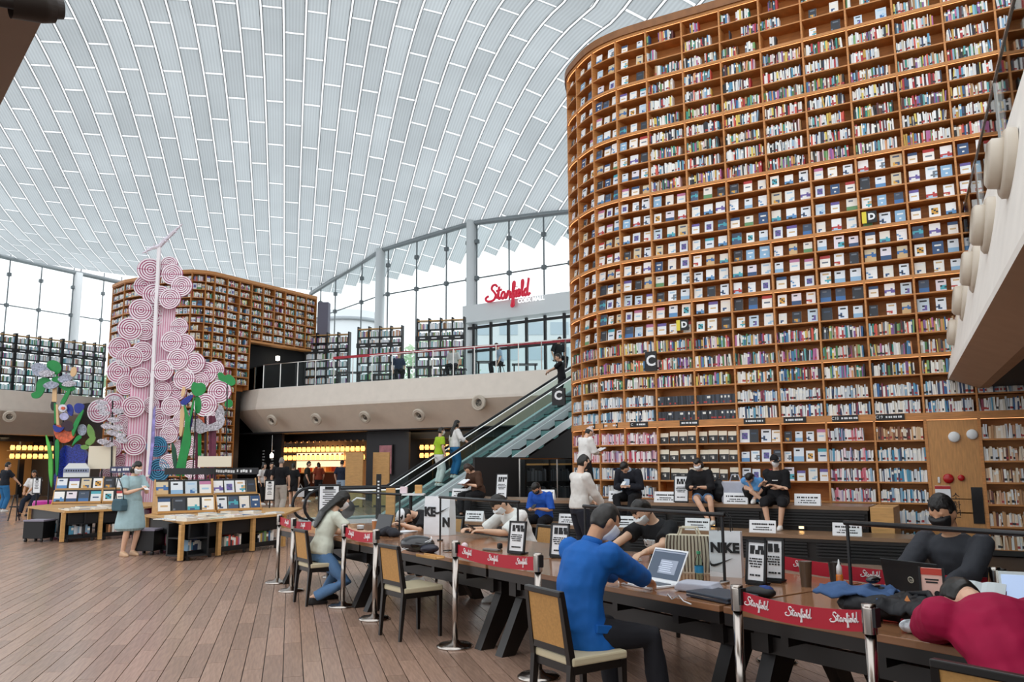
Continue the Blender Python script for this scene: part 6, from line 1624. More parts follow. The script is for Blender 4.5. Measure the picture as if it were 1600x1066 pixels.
def hand_item(nm, label, cat, p, rz, sx, sy, sz, m_, tilt=0.0, extra=None):
    b = MB(); b.box(0, 0, 0, sx, sy, sz); o = b.obj(nm, m_, None, False, p, 0, bevel=min(sx, sy, sz) * .3); o.rotation_euler = (tilt, 0, rz); tag(o, label, cat); return o
def book_open(label, p, rz, w=.15, h=.21, tilt=.4, group=None):
    t = thing('open_book', label, 'book', p, rz); t.rotation_euler = (tilt, 0, rz)
    for s in (-1, 1):
        b = MB(); prof = [(0, 0), (s * w * .25, .014), (s * w * .6, .016), (s * w, .006), (s * w, -.002), (0, -.01)]
        b.add([Vector((x, -h / 2, z)) for x, z in prof] + [Vector((x, h / 2, z)) for x, z in prof], [tuple(range(6)), tuple(range(11, 5, -1))] + [(i, (i + 1) % 6, (i + 1) % 6 + 6, i + 6) for i in range(6)]); b.obj('pages', PAPER, t)
    b = MB(); b.box(0, 0, -.012, w * 2.03, h * 1.03, .006); b.obj('cover', mat('book_cover_dark', '#7d2230', .5), t)
    return t
PHONE = mat('phone_glass', '#15171b', .15)
SNK = mat('white_sneaker', '#e9e8e4', .6); BSH = mat('black_shoe', '#1c1a1a', .4); TANS = mat('tan_sandal', '#c9a584', .5)
BLK = cloth('black', '#18181b'); DNM = cloth('denim', '#5d7fa6'); DNMD = cloth('dark_denim', '#2c3a50'); WHT = cloth('white', '#e6e4e0'); BEI = cloth('beige', '#bdb4a8')
# --- standing woman in the mint dress
p = gp(200, 869); fdir = (.85, -.55)
f_ = Vector((.85, -.55, 0)).normalized(); s_ = Vector((f_.y, -f_.x, 0))
W1, J1, H1 = person('woman standing in a pale mint dress, reading beside the right display table', p, fdir, 1.66, lean=3, headp=24, hl=p + f_ * .3 + s_ * -.06 + Vector((0, 0, 1.19)), hr=p + f_ * .3 + s_ * .07 + Vector((0, 0, 1.17)), top=(cloth('mint', '#a3bec2'), .72, .02), bottom=('dress', cloth('mint', '#a3bec2'), .42, .02), shoes=TANS, hair=('bob', None), mask=MASKW, sex='f', vox=.009)
hand_item('phone', 'white phone held by the woman in the mint dress', 'phone', p + f_ * .4 + Vector((0, 0, 1.2)), math.atan2(f_.y, f_.x) + 1.57, .08, .15, .012, WHITE, .5)
t = thing('handbag', 'dark teal shoulder bag hanging from the woman in the mint dress', 'bag', p - s_ * .02 + s_ * .27 + f_ * .05 + Vector((0, 0, .8)), math.atan2(s_.y, s_.x) + 1.57)
b = MB(); b.loft([[Vector((x * w, y * .07, z)) for x, y in ((-1, -1), (1, -1), (1, 1), (-1, 1))] for w, z in ((.14, 0), (.15, .1), (.12, .19), (.1, .21))]); b.obj('body', cloth('teal_grey', '#46606a'), t, bevel=.02)
b = MB(); b.tube([(-.11, 0, .2), (-.1, -.03, .4), (0, -.06, .6), (.1, -.03, .4), (.11, 0, .2)], .009, 6); b.obj('strap', BLACK, t)
# --- seated long-haired woman, near side of the tables
def sitN(label, t_, n_, **kw): return person(label, T(t_, n_), TN, seat=.47, **kw)
sitN('woman with long black hair in a pale green tee at the dark laptop', 9.32, 3.86, h=1.64, lean=12, curl=10, headp=12, hl=T(9.42, 4.36, .79), hr=T(9.12, 4.36, .79), fl=T(9.45, 4.02), fr=T(9.2, 3.78), top=(cloth('pale_sage', '#cdd0c0'), .6, .014), bottom=('trousers', DNM, 1.95, .012), shoes=BSH, hair=('long', None), mask=MASKW, sex='f', vox=.0085)
# --- man in the blue blazer
BLZ = cloth('blue_blazer', '#1660b0', .7)
sitN('grey-black haired man in a bright blue blazer typing at the white laptop', 4.12, 3.44, h=1.76, lean=9, curl=13, headp=16, heady=-10, hl=T(4.42, 4.08, .8), hr=T(4.12, 4.1, .8), fl=T(4.3, 3.95), fr=T(3.8, 3.9), top=(BLZ, 1.93, .028), bottom=('trousers', cloth('charcoal', '#1d1d22'), 1.95, .015), shoes=BSH, hair=('short', mat('greying_hair', '#2a2725', .4, var=.35, scale=25)), mask=MASKW, vox=.0075, coat=True, collar=BLZ, skin=1)
# --- person in red slumped on the table at the corner
person('person in a crimson top slumped asleep over the table, corner of the frame', T(1.55, 3.68), TN * .62 + TD * .78, seat=.47, h=1.8, lean=32, curl=24, headp=36, hl=T(2.1, 4.2, .8), hr=T(1.95, 4.45, .8), fl=T(1.85, 4.1), fr=T(1.5, 4.1), top=(cloth('crimson', '#a00a3e', .75), 1.9, .034), bottom=('trousers', BLK, 1.95, .015), shoes=BSH, hair=('short', None), vox=.0075, elb=((-1, .1, -.1), (1, .1, -.1)))
# --- people across the tables
def sitF(label, t_, n_, **kw): return person(label, T(t_, n_), -TN, seat=.47, **kw)
sitF('man in a white shirt and mask using a phone across the table', 8.0, 5.92, h=1.74, lean=20, curl=14, headp=22, hl=T(7.96, 5.28, .83), hr=T(8.28, 5.3, .83), top=(WHT, .95, .02), bottom=('trousers', BLK, 1.95, .015), shoes=SNK, hair=('short', None), mask=MASKW, vox=.0085, palm=(0, -.2, -1))
hand_item('phone', 'dark phone held by the man in white shirt across the table', 'phone', T(8.1, 5.2, .87), TRZ, .075, .15, .01, PHONE, .5)
def logo(t, c, n, u):
    Mx = frame(c, Vector((-1, 0, 0)), n); text('NIKE', .062, PAPER, t, Mx @ Matrix.Translation((0, .03, 0)), shear=.25, bold=.006, depth=.006)
    b = MB(); b.add([Mx @ Vector((x, y, .004)) for x, y in SWOOSH_(.15)], [tuple(range(len(SWOOSH_(.15))))]); b.obj('swoosh', PAPER, t)
def SWOOSH_(w):
    P_ = [(0, .12), (-.02, .03), (.03, -.03), (.12, -.04), (.28, 0), (.62, .12), (1.0, .27), (.6, .06), (.3, -.09), (.12, -.15), (.0, -.13), (-.06, -.05), (-.05, .05)]
    return [((x - .45) * w, y * w) for x, y in P_]
sitF('person in a black tee with white logo and mask writing across the table', 5.6, 5.86, h=1.74, lean=16, curl=16, headp=18, hl=T(5.28, 5.2, .82), hr=T(5.7, 5.16, .82), top=(BLK, .75, .022), bottom=('trousers', BLK, 1.95, .015), shoes=SNK, hair=('short', None), mask=MASKW, vox=.0085, chest=logo)
b = MB(); q = T(5.72, 5.08, .84); b.tube([q, q + Vector((-.01, .02, .13))], [.003, .005], 8); tag(b.obj('pen', WHITE), 'white pen held upright by the writer in black', 'pen')
sitF('man in a dark jacket and black mask behind the black laptop', 2.92, 5.98, h=1.78, lean=8, curl=8, headp=10, hl=T(2.75, 5.4, .8), hr=T(3.1, 5.4, .8), top=(cloth('charcoal_knit', '#3a3a40'), 1.95, .022), bottom=('trousers', BLK, 1.95, .015), shoes=BSH, hair=('short', mat('curly_black_hair', '#14110f', .5, var=.3, scale=40, bump=.6)), mask=MASKB, vox=.008, skin=1)
sitF('person in a white cap slumped behind the white shopping bag', 10.05, 5.9, h=1.66, lean=34, curl=26, headp=30, hl=T(9.8, 5.2, .8), hr=T(10.3, 5.2, .8), top=(BLK, .9, .022), bottom=('trousers', BLK, 1.95, .015), shoes=SNK, hair=('short', None), cap=mat('white_cap', '#e4e6e8', .7), vox=.0095)
# --- people on and around the benches
def onb(px, py, n): return nb_(px, py, n, 0)
def sitB(label, px, n, z, h=1.7, zf=None, **kw):
    p = onb(px, 780, n); zf = (z - .42) if zf is None else zf; f = kw.pop('face', (-BN.x, -BN.y)); F3 = Vector((f[0], f[1], 0)).normalized(); S3 = Vector((F3.y, -F3.x, 0))
    hz = z + .3; kw.setdefault('hl', p + F3 * .34 - S3 * .07 + Vector((0, 0, hz))); kw.setdefault('hr', p + F3 * .34 + S3 * .07 + Vector((0, 0, hz)))
    ft = .44; kw.setdefault('fl', p + F3 * ft - S3 * .1 + Vector((0, 0, zf))); kw.setdefault('fr', p + F3 * ft + S3 * .1 + Vector((0, 0, zf)))
    r = person(label, (p.x, p.y), f, h, z0=zf, seat=z + .01, **kw); return p, F3, S3, r
p, F3, S3, _ = sitB('man in dark jacket and pale blue shirt bent over his phone on the upper bench', 988, 15.15, .84, 1.76, lean=14, curl=16, headp=38, top=(cloth('navy_jacket', '#1c1e26'), 1.92, .03), bottom=('trousers', BLK, 1.95, .015), shoes=BSH, hair=('short', None), collar=cloth('pale_blue', '#b8cbe0'), chest=lambda t, c, n, u: MB().add([c + v for v in (Vector((-.06, .01, .1)), Vector((.06, .01, .1)), Vector((.05, .012, -.12)), Vector((-.05, .012, -.12)), Vector((0, .02, 0)))], [(0, 1, 4), (1, 2, 4), (2, 3, 4), (3, 0, 4)]).obj('shirt_front', cloth('pale_blue', '#b8cbe0'), t))
hand_item('phone', 'white phone held by the man in dark jacket on the bench', 'phone', p + F3 * .42 + Vector((0, 0, 1.2)), BRZ, .075, .14, .01, WHITE, .5)
p, F3, S3, _ = sitB('woman in black top and blue shorts with crossed legs on the upper bench', 1098, 15.15, .84, 1.66, lean=8, curl=8, headp=22, sex='f', fl=onb(1098, 780, 14.72) + Vector((.16, 0, .46)), fr=onb(1098, 780, 14.7) + Vector((.06, 0, .5)), top=(BLK, 1.5, .03), bottom=('shorts', DNM, .45, .02), shoes=SNK, hair=('bob', None), mask=MASKW)
hand_item('phone', 'black phone in the lap of the woman in blue shorts', 'phone', p + F3 * .42 + Vector((0, 0, 1.15)), BRZ, .075, .14, .01, PHONE, .4)
p, F3, S3, _ = sitB('child in a blue tee, head bowed and knees drawn up, on the bench', 1181, 15.2, .84, 1.45, zf=.84, lean=24, curl=20, headp=35, sex='f', fl=onb(1177, 780, 14.98) + Vector((0, 0, .85)), fr=onb(1190, 780, 14.98) + Vector((0, 0, .85)), hl=onb(1172, 780, 14.92) + Vector((0, 0, 1.22)), hr=onb(1192, 780, 14.92) + Vector((0, 0, 1.22)), top=(cloth('sky_blue', '#5b9ad4'), .8, .02), bottom=('shorts', BLK, .9, .02), shoes=SNK, hair=('bob', None))
p, F3, S3, _ = sitB('woman in black with a black cap and folded arms on the upper bench', 1216, 15.1, .84, 1.66, lean=6, curl=4, headp=4, heady=30, sex='f', hl=onb(1210, 780, 14.86) + Vector((0, 0, 1.18)), hr=onb(1222, 780, 14.86) + Vector((0, 0, 1.15)), top=(BLK, .95, .03), bottom=('shorts', BLK, 1.2, .03), shoes=SNK, hair=('pony', None), cap=BLK, mask=MASKW, chest=lambda t, c, n, u: MB().box(0, 0, 0, .1, .012, .014, M=frame(c, Vector((-1, 0, 0)), n) @ Matrix.Rotation(R(90), 4, 'X')).obj('lettering', PAPER, t))
p, F3, S3, _ = sitB('man in a blue shirt and black mask looking at his phone on the lower bench', 850, 14.3, .42, 1.72, zf=0, lean=12, curl=14, headp=30, top=(cloth('royal_blue', '#2456b4'), .95, .022), bottom=('trousers', BLK, 1.95, .015), shoes=BSH, hair=('short', None), mask=MASKB, skin=1)
hand_item('phone', 'black phone held by the man in the blue shirt', 'phone', p + F3 * .42 + Vector((0, 0, .77)), BRZ, .075, .14, .01, PHONE, .5)
p, F3, S3, _ = sitB('woman in brown top reading a book at the left end of the benches', 748, 15.15, .84, 1.62, lean=12, curl=14, headp=32, sex='f', face=(-.75, -.65), top=(cloth('brown_print', '#4a3326'), 1.2, .025), bottom=('trousers', BLK, 1.9, .03), shoes=BSH, hair=('bob', mat('brown_hair', '#33231b', .4, var=.2, scale=30)))
book_open('open book held by the woman in brown on the bench', p + F3 * .42 + Vector((0, 0, 1.2)), math.atan2(F3.y, F3.x) + 1.57, .12, .18, .5)
p = nb_(914, 780, 15.55, .84); f_ = Vector((.85, .5, 0)).normalized(); s_ = Vector((f_.y, -f_.x, 0))
person('person in a pale cap and white shirt reading at the curved shelves', p, f_, 1.5, z0=.84, lean=4, curl=6, headp=20, hl=p + f_ * .32 - s_ * .05 + Vector((0, 0, .98)), hr=p + f_ * .3 + s_ * .08 + Vector((0, 0, .96)), top=(WHT, 1.6, .03), bottom=('trousers', BLK, 1.95, .02), shoes=BSH, hair=('short', None), cap=mat('pale_pink_cap', '#e8d4d0', .7))
book_open('open book held by the person in the pale cap', p + f_ * .42 + Vector((0, 0, 1.03)), math.atan2(f_.y, f_.x) - 1.57, .11, .17, .4)
r = ray(905, 780); k_ = 12.6 / r.y; p = Vector((r.x * k_, 12.6, 0)); f_ = Vector((.75, .35, 0)).normalized(); s_ = Vector((f_.y, -f_.x, 0))
person('man in a white shirt and black mask standing behind the tables', p, f_, 1.7, lean=3, headp=10, hl=p + f_ * .3 + Vector((0, 0, 1.0)) - s_ * .1, hr=p + f_ * .34 + s_ * .1 + Vector((0, 0, .98)), top=(cloth('off_white', '#dcd8d2'), 1.95, .025), bottom=('trousers', cloth('navy_trouser', '#22242e'), 1.95, .02), shoes=BSH, hair=('short', None), mask=MASKB, vox=.009)
# --- on the escalator
def onesc(s, o): return E0 + EE * s - Vector((0, 0, 0)) + EQ * o + Vector((0, 0, s * TAN + .02))
p = onesc(2.0, .55); person('long-haired woman in white top and blue jeans riding the escalator', p, EE, 1.64, z0=p.z, lean=3, headp=5, hr=p + EE * .25 + EQ * .4 + Vector((0, 0, 1.0)), top=(WHT, 1.5, .03), bottom=('trousers', cloth('blue_jeans', '#2f6ea0'), 1.95, .03), shoes=SNK, hair=('long', None), sex='f')
p = onesc(1.6, .35); person('person in lime top and white trousers riding the escalator', p, EE, 1.66, z0=p.z, lean=3, headp=4, top=(cloth('lime', '#a6c92f'), .7, .02), bottom=('trousers', WHT, 1.95, .025), shoes=SNK, hair=('short', None), mask=MASKW)
p = onesc(5.75, .6); person('person in black standing high on the escalator looking at a phone', p, (-.9, .1), 1.68, z0=p.z, lean=4, headp=15, hl=p + Vector((-.42, .1, 1.12)), hr=p + Vector((-.4, -.08, 1.15)), top=(BLK, .8, .02), bottom=('trousers', BLK, 1.95, .02), shoes=BSH, hair=('short', None))
# --- walkers in the background
p = gp(436, 806); person('man in black polo and pale trousers walking away beyond the right display table', p, (.1, 1), 1.76, lean=2, fl=p + Vector((-.1, .22, 0)), fr=p + Vector((.1, -.15, .03)), top=(BLK, .7, .03), bottom=('trousers', BEI, 1.95, .03), shoes=SNK, hair=('short', mat('grey_hair', '#8d8a86', .5)))
for px, py, hgt, f, tp, bt, hs, sx, lab in ((422, 790, 1.62, (.3, -1), BLK, ('shorts', WHT, .8, .03), 'bob', 'f', 'woman in black top and white shorts left of the man in polo'), (456, 792, 1.6, (-.2, 1), BLK, ('shorts', BLK, .7, .03), 'pony', 'f', 'woman in black with a white bag right of the man in polo'),
        (532, 786, 1.7, (.2, 1), cloth('navy_pack', '#232a3c'), ('trousers', cloth('pale_denim', '#9fb4c8'), 1.9, .03), 'short', 'm', 'person in dark navy top seen from behind, left of the wooden panels'), (478, 784, 1.66, (1, .2), cloth('dark_olive', '#2a2a22'), ('trousers', BLK, 1.9, .02), 'short', 'm', 'shopper in dark clothes at the bright shop entrance'),
        (408, 789, 1.6, (1, -.3), WHT, ('trousers', BLK, 1.9, .02), 'bob', 'f', 'woman in white near the charcoal menu wall'), (497, 780, 1.62, (-.5, .8), cloth('rust', '#8a3f2c'), ('trousers', BLK, 1.9, .02), 'bob', 'f', 'shopper in rust top by the shop counter')):
    p = gp(px, py); person(lab, p, f, hgt, lean=3, fl=p + Vector((-.1, .15, 0)), fr=p + Vector((.1, -.12, 0)), top=(tp, .8, .025), bottom=bt, shoes=SNK, hair=(hs, None), sex=sx, vox=.011)
p = gp(459, 790); t = thing('carrier_bag', 'white carrier bag beside the woman in black at the shop', 'bag', p + Vector((.21, .1, .34)), .2)
b = MB(); b.box(0, 0, .15, .3, .12, .34); b.obj('body', PAPER, t, bevel=.01); b = MB(); b.tube([(-.08, 0, .32), (0, 0, .48), (.08, 0, .32)], .008, 6); b.obj('handle', PAPER, t)
p = gp(3, 800); person('person in dark top at the left frame edge walking past', p, (.5, .9), 1.68, lean=3, hr=p + Vector((.42, .3, .88)), top=(cloth('dark_navy', '#20242c'), .8, .025), bottom=('trousers', cloth('blue_jeans', '#2f6ea0'), 1.95, .025), shoes=SNK, hair=('short', None))
p = gp(42, 806); p = Vector((p.x, p.y + .3, 0)); person('woman in white shirt sitting on the magenta drum seat', p, (.2, -1), 1.64, seat=.57, lean=6, headp=10, hl=p + Vector((.03, -.36, .75)), hr=p + Vector((-.12, -.36, .75)), fl=p + Vector((.14, -.55, 0)), fr=p + Vector((-.1, -.55, 0)), top=(WHT, .8, .025), bottom=('trousers', cloth('blue_black', '#1e2430'), 1.95, .02), shoes=BSH, hair=('long', None), sex='f', skin=1)
for px, off, f, tp, lab in ((709, 1.0, (-.3, -1), WHT, 'person in white seated at the middle gallery rail, left'), (782, 1.2, (-1, -.2), cloth('pale_denim', '#9fb4c8'), 'person in pale blue seated on the middle gallery near the entrance'), (872, 1.0, (.5, -1), BLK, 'person in black on the middle gallery at its right end'), (622, 1.3, (.3, -1), DNMD, 'person in dark blue seated on the middle gallery, left part')):
    q = along([m - sn * off for m in MT], px, 600)
    person(lab, q, f, 1.66, z0=5.0, seat=5.45, lean=8, headp=15, top=(tp, .9, .02), bottom=('trousers', BLK, 1.95, .02), shoes=BSH, hair=('short', None), vox=.013)
    t = thing('stool', 'dark stool under the ' + lab.split(',')[0], 'stool', (q.x, q.y, 5.0)); b = MB(); b.lathe([(.19, .4), (.2, .44), (0, .45)], 16, cap=False); b.obj('seat', DARK, t)
    for a in range(3): b = MB(); b.tube([(.08 * math.cos(a * 2.1), .08 * math.sin(a * 2.1), .41), (.2 * math.cos(a * 2.1), .2 * math.sin(a * 2.1), 0)], .015, 6); b.obj('leg', BLACK, t)
# ================================================================ things lying on the tables
NRZ = math.atan2(TN.y, TN.x) - math.pi / 2      # +y of an item points along TN (away from the near side)
def titem(name, label, cat, p, rz=0.0, group=None): return thing(name, label, cat, (p.x, p.y, p.z), NRZ + rz, group)
def laptop(label, p, rz, shell, w=.34, d=.235, ang=110, deck=None, logo_=False, screen_on=True):
    """opens towards local -y (the user sits at -y)"""
    t = titem('laptop', label, 'laptop', p, rz); deck = deck or shell
    b = MB(); b.box(0, 0, .009, w, d, .016); b.obj('base', shell, t, bevel=.004)
    b = MB(); b.box(0, .03, .019, w * .86, d * .45, .003); b.obj('keyboard', mat('key_grey', '#5b6068', .5), t)
    b = MB(); b.box(0, -.075, .018, w * .3, d * .25, .002); b.obj('trackpad', deck, t)
    M0 = Matrix.Translation((0, d / 2, .016)) @ Matrix.Rotation(R(-(ang - 90)), 4, 'X')
    b = MB(); b.M = M0; b.box(0, 0, d / 2, w, .008, d); ld = b.obj('lid', shell, t, bevel=.003)
    b = MB(); b.M = M0; b.box(0, -.005, d / 2 + .004, w * .93, .003, d * .86); b.obj('screen', mat('screen_slate', '#46505f', .15, emit=.35) if screen_on else mat('screen_dark', '#15161c', .12), t)
    if screen_on:
        b = MB(); b.M = M0; b.box(.03, -.0075, d * .45, w * .5, .002, d * .42); b.box(0, -.0075, d * .9, w * .9, .002, .01); b.obj('open_window', mat('screen_window', '#7f8796', .2, emit=.4), t)
        b = MB(); b.M = M0
        for i in range(6): b.box(.02 - .01 * (i % 3), -.009, d * (.3 + .06 * i), w * (.36 - .05 * (i % 2)), .001, .005)
        tag(b.obj('screen_text', mat('screen_lines', '#aab2c0', .3, emit=.5), t), kind='stuff')
    if logo_:
        b = MB(); b.M = M0 @ Matrix.Translation((0, .006, d * .55)) @ Matrix.Rotation(R(-90), 4, 'X'); b.lathe([(.02, 0), (.02, .002), (.015, .003), (.015, .001)], 20, cap=False); tg = b.obj('logo_ring', mat('logo_silver', '#cfc5b4', .3), t)
        text('hp', .024, mat('logo_silver', '#cfc5b4', .3), t, M0 @ Matrix.Translation((0, .007, d * .55)) @ Matrix.Rotation(R(180), 4, 'Z') @ Matrix.Rotation(R(90), 4, 'X'), shear=.3, depth=.001)
    return t
laptop('open dark laptop in front of the long-haired woman', T(9.22, 4.5, ZT), .1, mat('laptop_black', '#1a1a1e', .3), ang=105, screen_on=False)
laptop('open white laptop in front of the man in the blue blazer', T(4.3, 4.26, ZT), -.08, mat('laptop_white', '#eef0f2', .35), w=.36, d=.25, ang=118)
laptop('open black laptop with round silver logo, its back to the camera', T(2.72, 5.12, ZT), math.pi - .1, mat('laptop_black', '#1a1a1e', .3), w=.38, d=.255, ang=102, logo_=True)
# shopping bags
def paper_bag(label, p, rz, w, h, d, words, swoosh, hand=True):
    t = titem('shopping_bag', label, 'bag', p, rz)
    b = MB(); q = random.Random(int(w * 100))
    b.loft([[Vector((x * w / 2 * s, y * d / 2 * s2, z)) for x, y in ((-1, -1), (0, -1.08), (1, -1), (1, 1), (0, 1.02), (-1, 1))] for s, s2, z in ((1, 1, 0), (1.0, .95, h * .4), (1.0, .8, h * .75), (.99, .7, h), )], cap=False); b.add([(x * w / 2, y * d / 2, .002) for x, y in ((-1, -1), (1, -1), (1, 1), (-1, 1))], [(0, 1, 2, 3)])
    o = b.obj('body', mat('bag_white', '#e9ebee', .55, var=.06, scale=8), t); sl = o.modifiers.new('paper', 'SOLIDIFY'); sl.thickness = .003
    for (s_t, sz, x, z, sh) in words:
        text(s_t, sz, INK, t, Matrix.Translation((x, -d / 2 * 1.04 + .0, z)) @ Matrix.Rotation(R(90), 4, 'X'), bold=sz * .05, shear=sh, depth=.004)
    for (x, z, ww) in swoosh:
        b = MB(); pts = SWOOSH_(ww); b.M = Matrix.Translation((x, -d / 2 * 1.05, z)) @ Matrix.Rotation(R(90), 4, 'X'); b.prism(pts, .004); b.obj('swoosh', INK, t)
    if hand:
        for y in (-1, 1):
            b = MB(); b.tube([(-w * .2, y * d * .36, h), (-w * .18, y * d * .36, h + .1), (0, y * d * .36, h + .15), (w * .18, y * d * .36, h + .1), (w * .2, y * d * .36, h)], .004, 5); b.obj('handle', INK, t)
    return t
paper_bag('white paper bag with black letters KE and swoosh near the far end', T(8.82, 5.2, ZT), .35, .4, .46, .14, [('KE', .15, -.1, .27, 0), ('N', .15, .16, .15, 0)], [(.09, .28, .22)], False)
paper_bag('white paper bag printed NIKE beside the striped tote', T(4.26, 5.08, ZT), .5, .24, .34, .11, [('NIKE', .1, .0, .215, 0)], [(-.03, .1, .17)], True)
t = titem('tote_bag', 'beige and brown striped tote bag beside the white paper bag', 'bag', T(4.6, 5.04, ZT), .55)
b = MB(); w, h, d = .36, .29, .14
b.loft([[Vector((x * w / 2 * s, y * d / 2 * s, z)) for x, y in ((-1, -1), (0, -1.1), (1, -1), (1, 1), (0, 1.1), (-1, 1))] for s, z in ((.97, 0), (1.03, .12), (1, h * .8), (.95, h))]); b.obj('body', mat('tote_beige', '#d9cdb6', .8), t)
for i in range(13):
    x = -w / 2 + w * (i + .5) / 13; b = MB(); b.tube([(x * .97, -d / 2 * 1.06, .01), (x * 1.03, -d / 2 * 1.12, .12), (x, -d / 2 * 1.1, h * .8), (x * .95, -d / 2 * 1.03, h)], .006, 4); b.obj('stripe', mat('tote_brown', '#5d4c3e', .8), t)
for y in (-.05, .05): b = MB(); b.tube([(-.08, y, h), (-.06, y, h + .06), (.06, y, h + .06), (.08, y, h)], .008, 6); b.obj('handle', mat('tote_beige', '#d9cdb6', .8), t)
# framed notices on the tables
for (px, py, w, h, rz, lab) in ((806, 866, .21, .3, .25, 'framed black notice on the table in front of the man in white shirt'), (873, 872, .2, .3, .35, 'pale framed notice on the table beside the man in the blue blazer'), (1181, 914, .165, .3, .12, 'left of the twin framed notices on the table'), (1210, 910, .15, .3, .3, 'right of the twin framed notices on the table')):
    p = gp(px, py, ZT + .002); framed(p, NRZ + rz, lab, w, h)
def cup(name, label, p, prof, m, extra=None):
    t = titem(name, label, 'cup', p); b = MB(); b.lathe(prof, 20); b.obj('body', m, t, False); return t
TUMB = mat('smoke_plastic', '#5b4a3c', .15)
c_ = cup('coffee_cup', 'paper coffee cup with brown sleeve and white lid by the dark laptop', gp(563, 836, ZT), [(.03, 0), (.042, .1)], PAPER); b = MB(); b.lathe([(.0345, .02), (.041, .075)], 20, cap=False); b.obj('sleeve', mat('kraft_brown', '#6b4a30', .7), c_); b = MB(); b.lathe([(.045, .1), (.044, .112), (.03, .118), (0, .118)], 20, cap=False); b.obj('lid', WHITE, c_)
c_ = cup('iced_drink', 'orange iced drink in a clear cup behind the coffee cup', gp(586, 830, ZT), [(.03, 0), (.043, .13)], mat('iced_tea', '#c98a5a', .2)); b = MB(); b.lathe([(.046, .13), (.04, .145), (0, .15)], 18, cap=False); b.obj('lid', WHITE, c_)
c_ = cup('tumbler', 'smoky brown tumbler right of the twin notices', gp(1260, 917, ZT), [(.034, 0), (.046, .17), (.046, .175), (.04, .174)], TUMB)
c_ = cup('tumbler', 'dark tumbler behind the squeeze bottle', gp(1306, 916, ZT), [(.032, 0), (.044, .16), (.044, .165), (.04, .16)], mat('dark_plastic', '#2b2826', .2))
c_ = cup('paper_cup', 'takeaway cup beside the writer in black', T(5.95, 5.1, ZT), [(.028, 0), (.042, .11)], mat('cup_brown', '#c9a488', .6)); b = MB(); b.lathe([(.045, .11), (.03, .125), (0, .125)], 18, cap=False); b.obj('lid', mat('cup_lid', '#e9d9c8', .5), c_)
t = titem('squeeze_bottle', 'squeeze bottle with orange liquid and white nozzle by the screen post', 'bottle', gp(1313, 921, ZT)); b = MB(); b.lathe([(.022, 0), (.024, .02), (.024, .09), (.02, .1)], 16); b.obj('body', mat('orange_liquid', '#c9701c', .2), t, True); b = MB(); b.lathe([(.02, .1), (.018, .15), (.008, .17), (.004, .2)], 14); b.obj('nozzle', WHITE, t, True); b = MB(); b.lathe([(.0248, .03), (.0248, .055)], 16, cap=False); b.obj('label', PAPER, t)
t = titem('water_bottle', 'clear water bottle with blue label between white laptop and striped tote', 'bottle', T(4.22, 4.72, ZT)); b = MB(); b.lathe([(.03, 0), (.033, .02), (.031, .1), (.033, .13), (.014, .18), (.013, .195)], 18); b.obj('body', glassmat('bottle_plastic', (.8, .92, .88), .2), t, True); b = MB(); b.lathe([(.0335, .06), (.0335, .11)], 18, cap=False); b.obj('label', mat('label_blue', '#2a8fc0', .4), t); b = MB(); b.lathe([(.0155, .195), (.0155, .215), (0, .216)], 14, cap=False); b.obj('cap', mat('cap_green', '#3f9a70', .4), t)
# shiny black bag with piping and a wooden board under it
p = gp(652, 862, ZT); t = titem('black_bag', 'shiny black rounded bag with white piping on the table', 'bag', p, .5)
b = MB(); ball(b, (0, 0, .075), (.19, .13, .085), 20); b.obj('body', mat('shiny_black', '#121216', .18, spec=.8), t, True)
b = MB(); ball(b, (.17, -.05, .04), (.1, .09, .045), 14); b.obj('flap', mat('ink_navy', '#1a1a2c', .35), t, True)
for a in (-.35, .1): b = MB(); b.tube([(.17 * math.cos(q), .115 * math.sin(q) * .8 - .02, .075 + .088 * math.sin(q * .5 + .6) + a * .03) for q in [math.pi * i / 10 - 2.6 + a for i in range(11)]], .004, 5); b.obj('piping', PAPER, t)
t = titem('wood_tray', 'small tan wooden tray in front of the black bag', 'tray', gp(672, 872, ZT), .05); b = MB(); b.box(0, 0, .008, .34, .1, .012); b.obj('base', WOODL, t, bevel=.003); b = MB(); b.box(0, .045, .018, .34, .01, .02); b.box(0, -.045, .018, .34, .01, .02); b.obj('rim', WOODL, t)
b = MB(); b.tube([(0, 0, .008), (.05, .02, .01), (.09, 0, .012), (.06, -.03, .01), (.02, -.01, .012)], .005, 5); b.box(.1, .01, .01, .05, .03, .012); tag(b.obj('keys', BLACK, None, False, gp(692, 862, ZT), 0), 'small black keys and strap beside the black bag', 'keys')
b = MB(); ball(b, (0, 0, .03), (.035, .035, .035), 12); tag(b.obj('pink_ball', mat('pale_pink_plastic', '#e4cfd4', .4), None, True, gp(726, 858, ZT)), 'pale pink round case on the table before the man in white shirt', 'case')
hand_item('pencil_case', 'flat grey case lying before the man in white shirt', 'case', gp(768, 861, ZT) + Vector((0, 0, .011)), NRZ + .3, .2, .05, .02, mat('grey_case', '#77726e', .5))
hand_item('power_bank', 'small black power bank beside the framed black notice', 'device', gp(781, 858, ZT) + Vector((0, 0, .03)), NRZ, .05, .05, .058, BLACK)
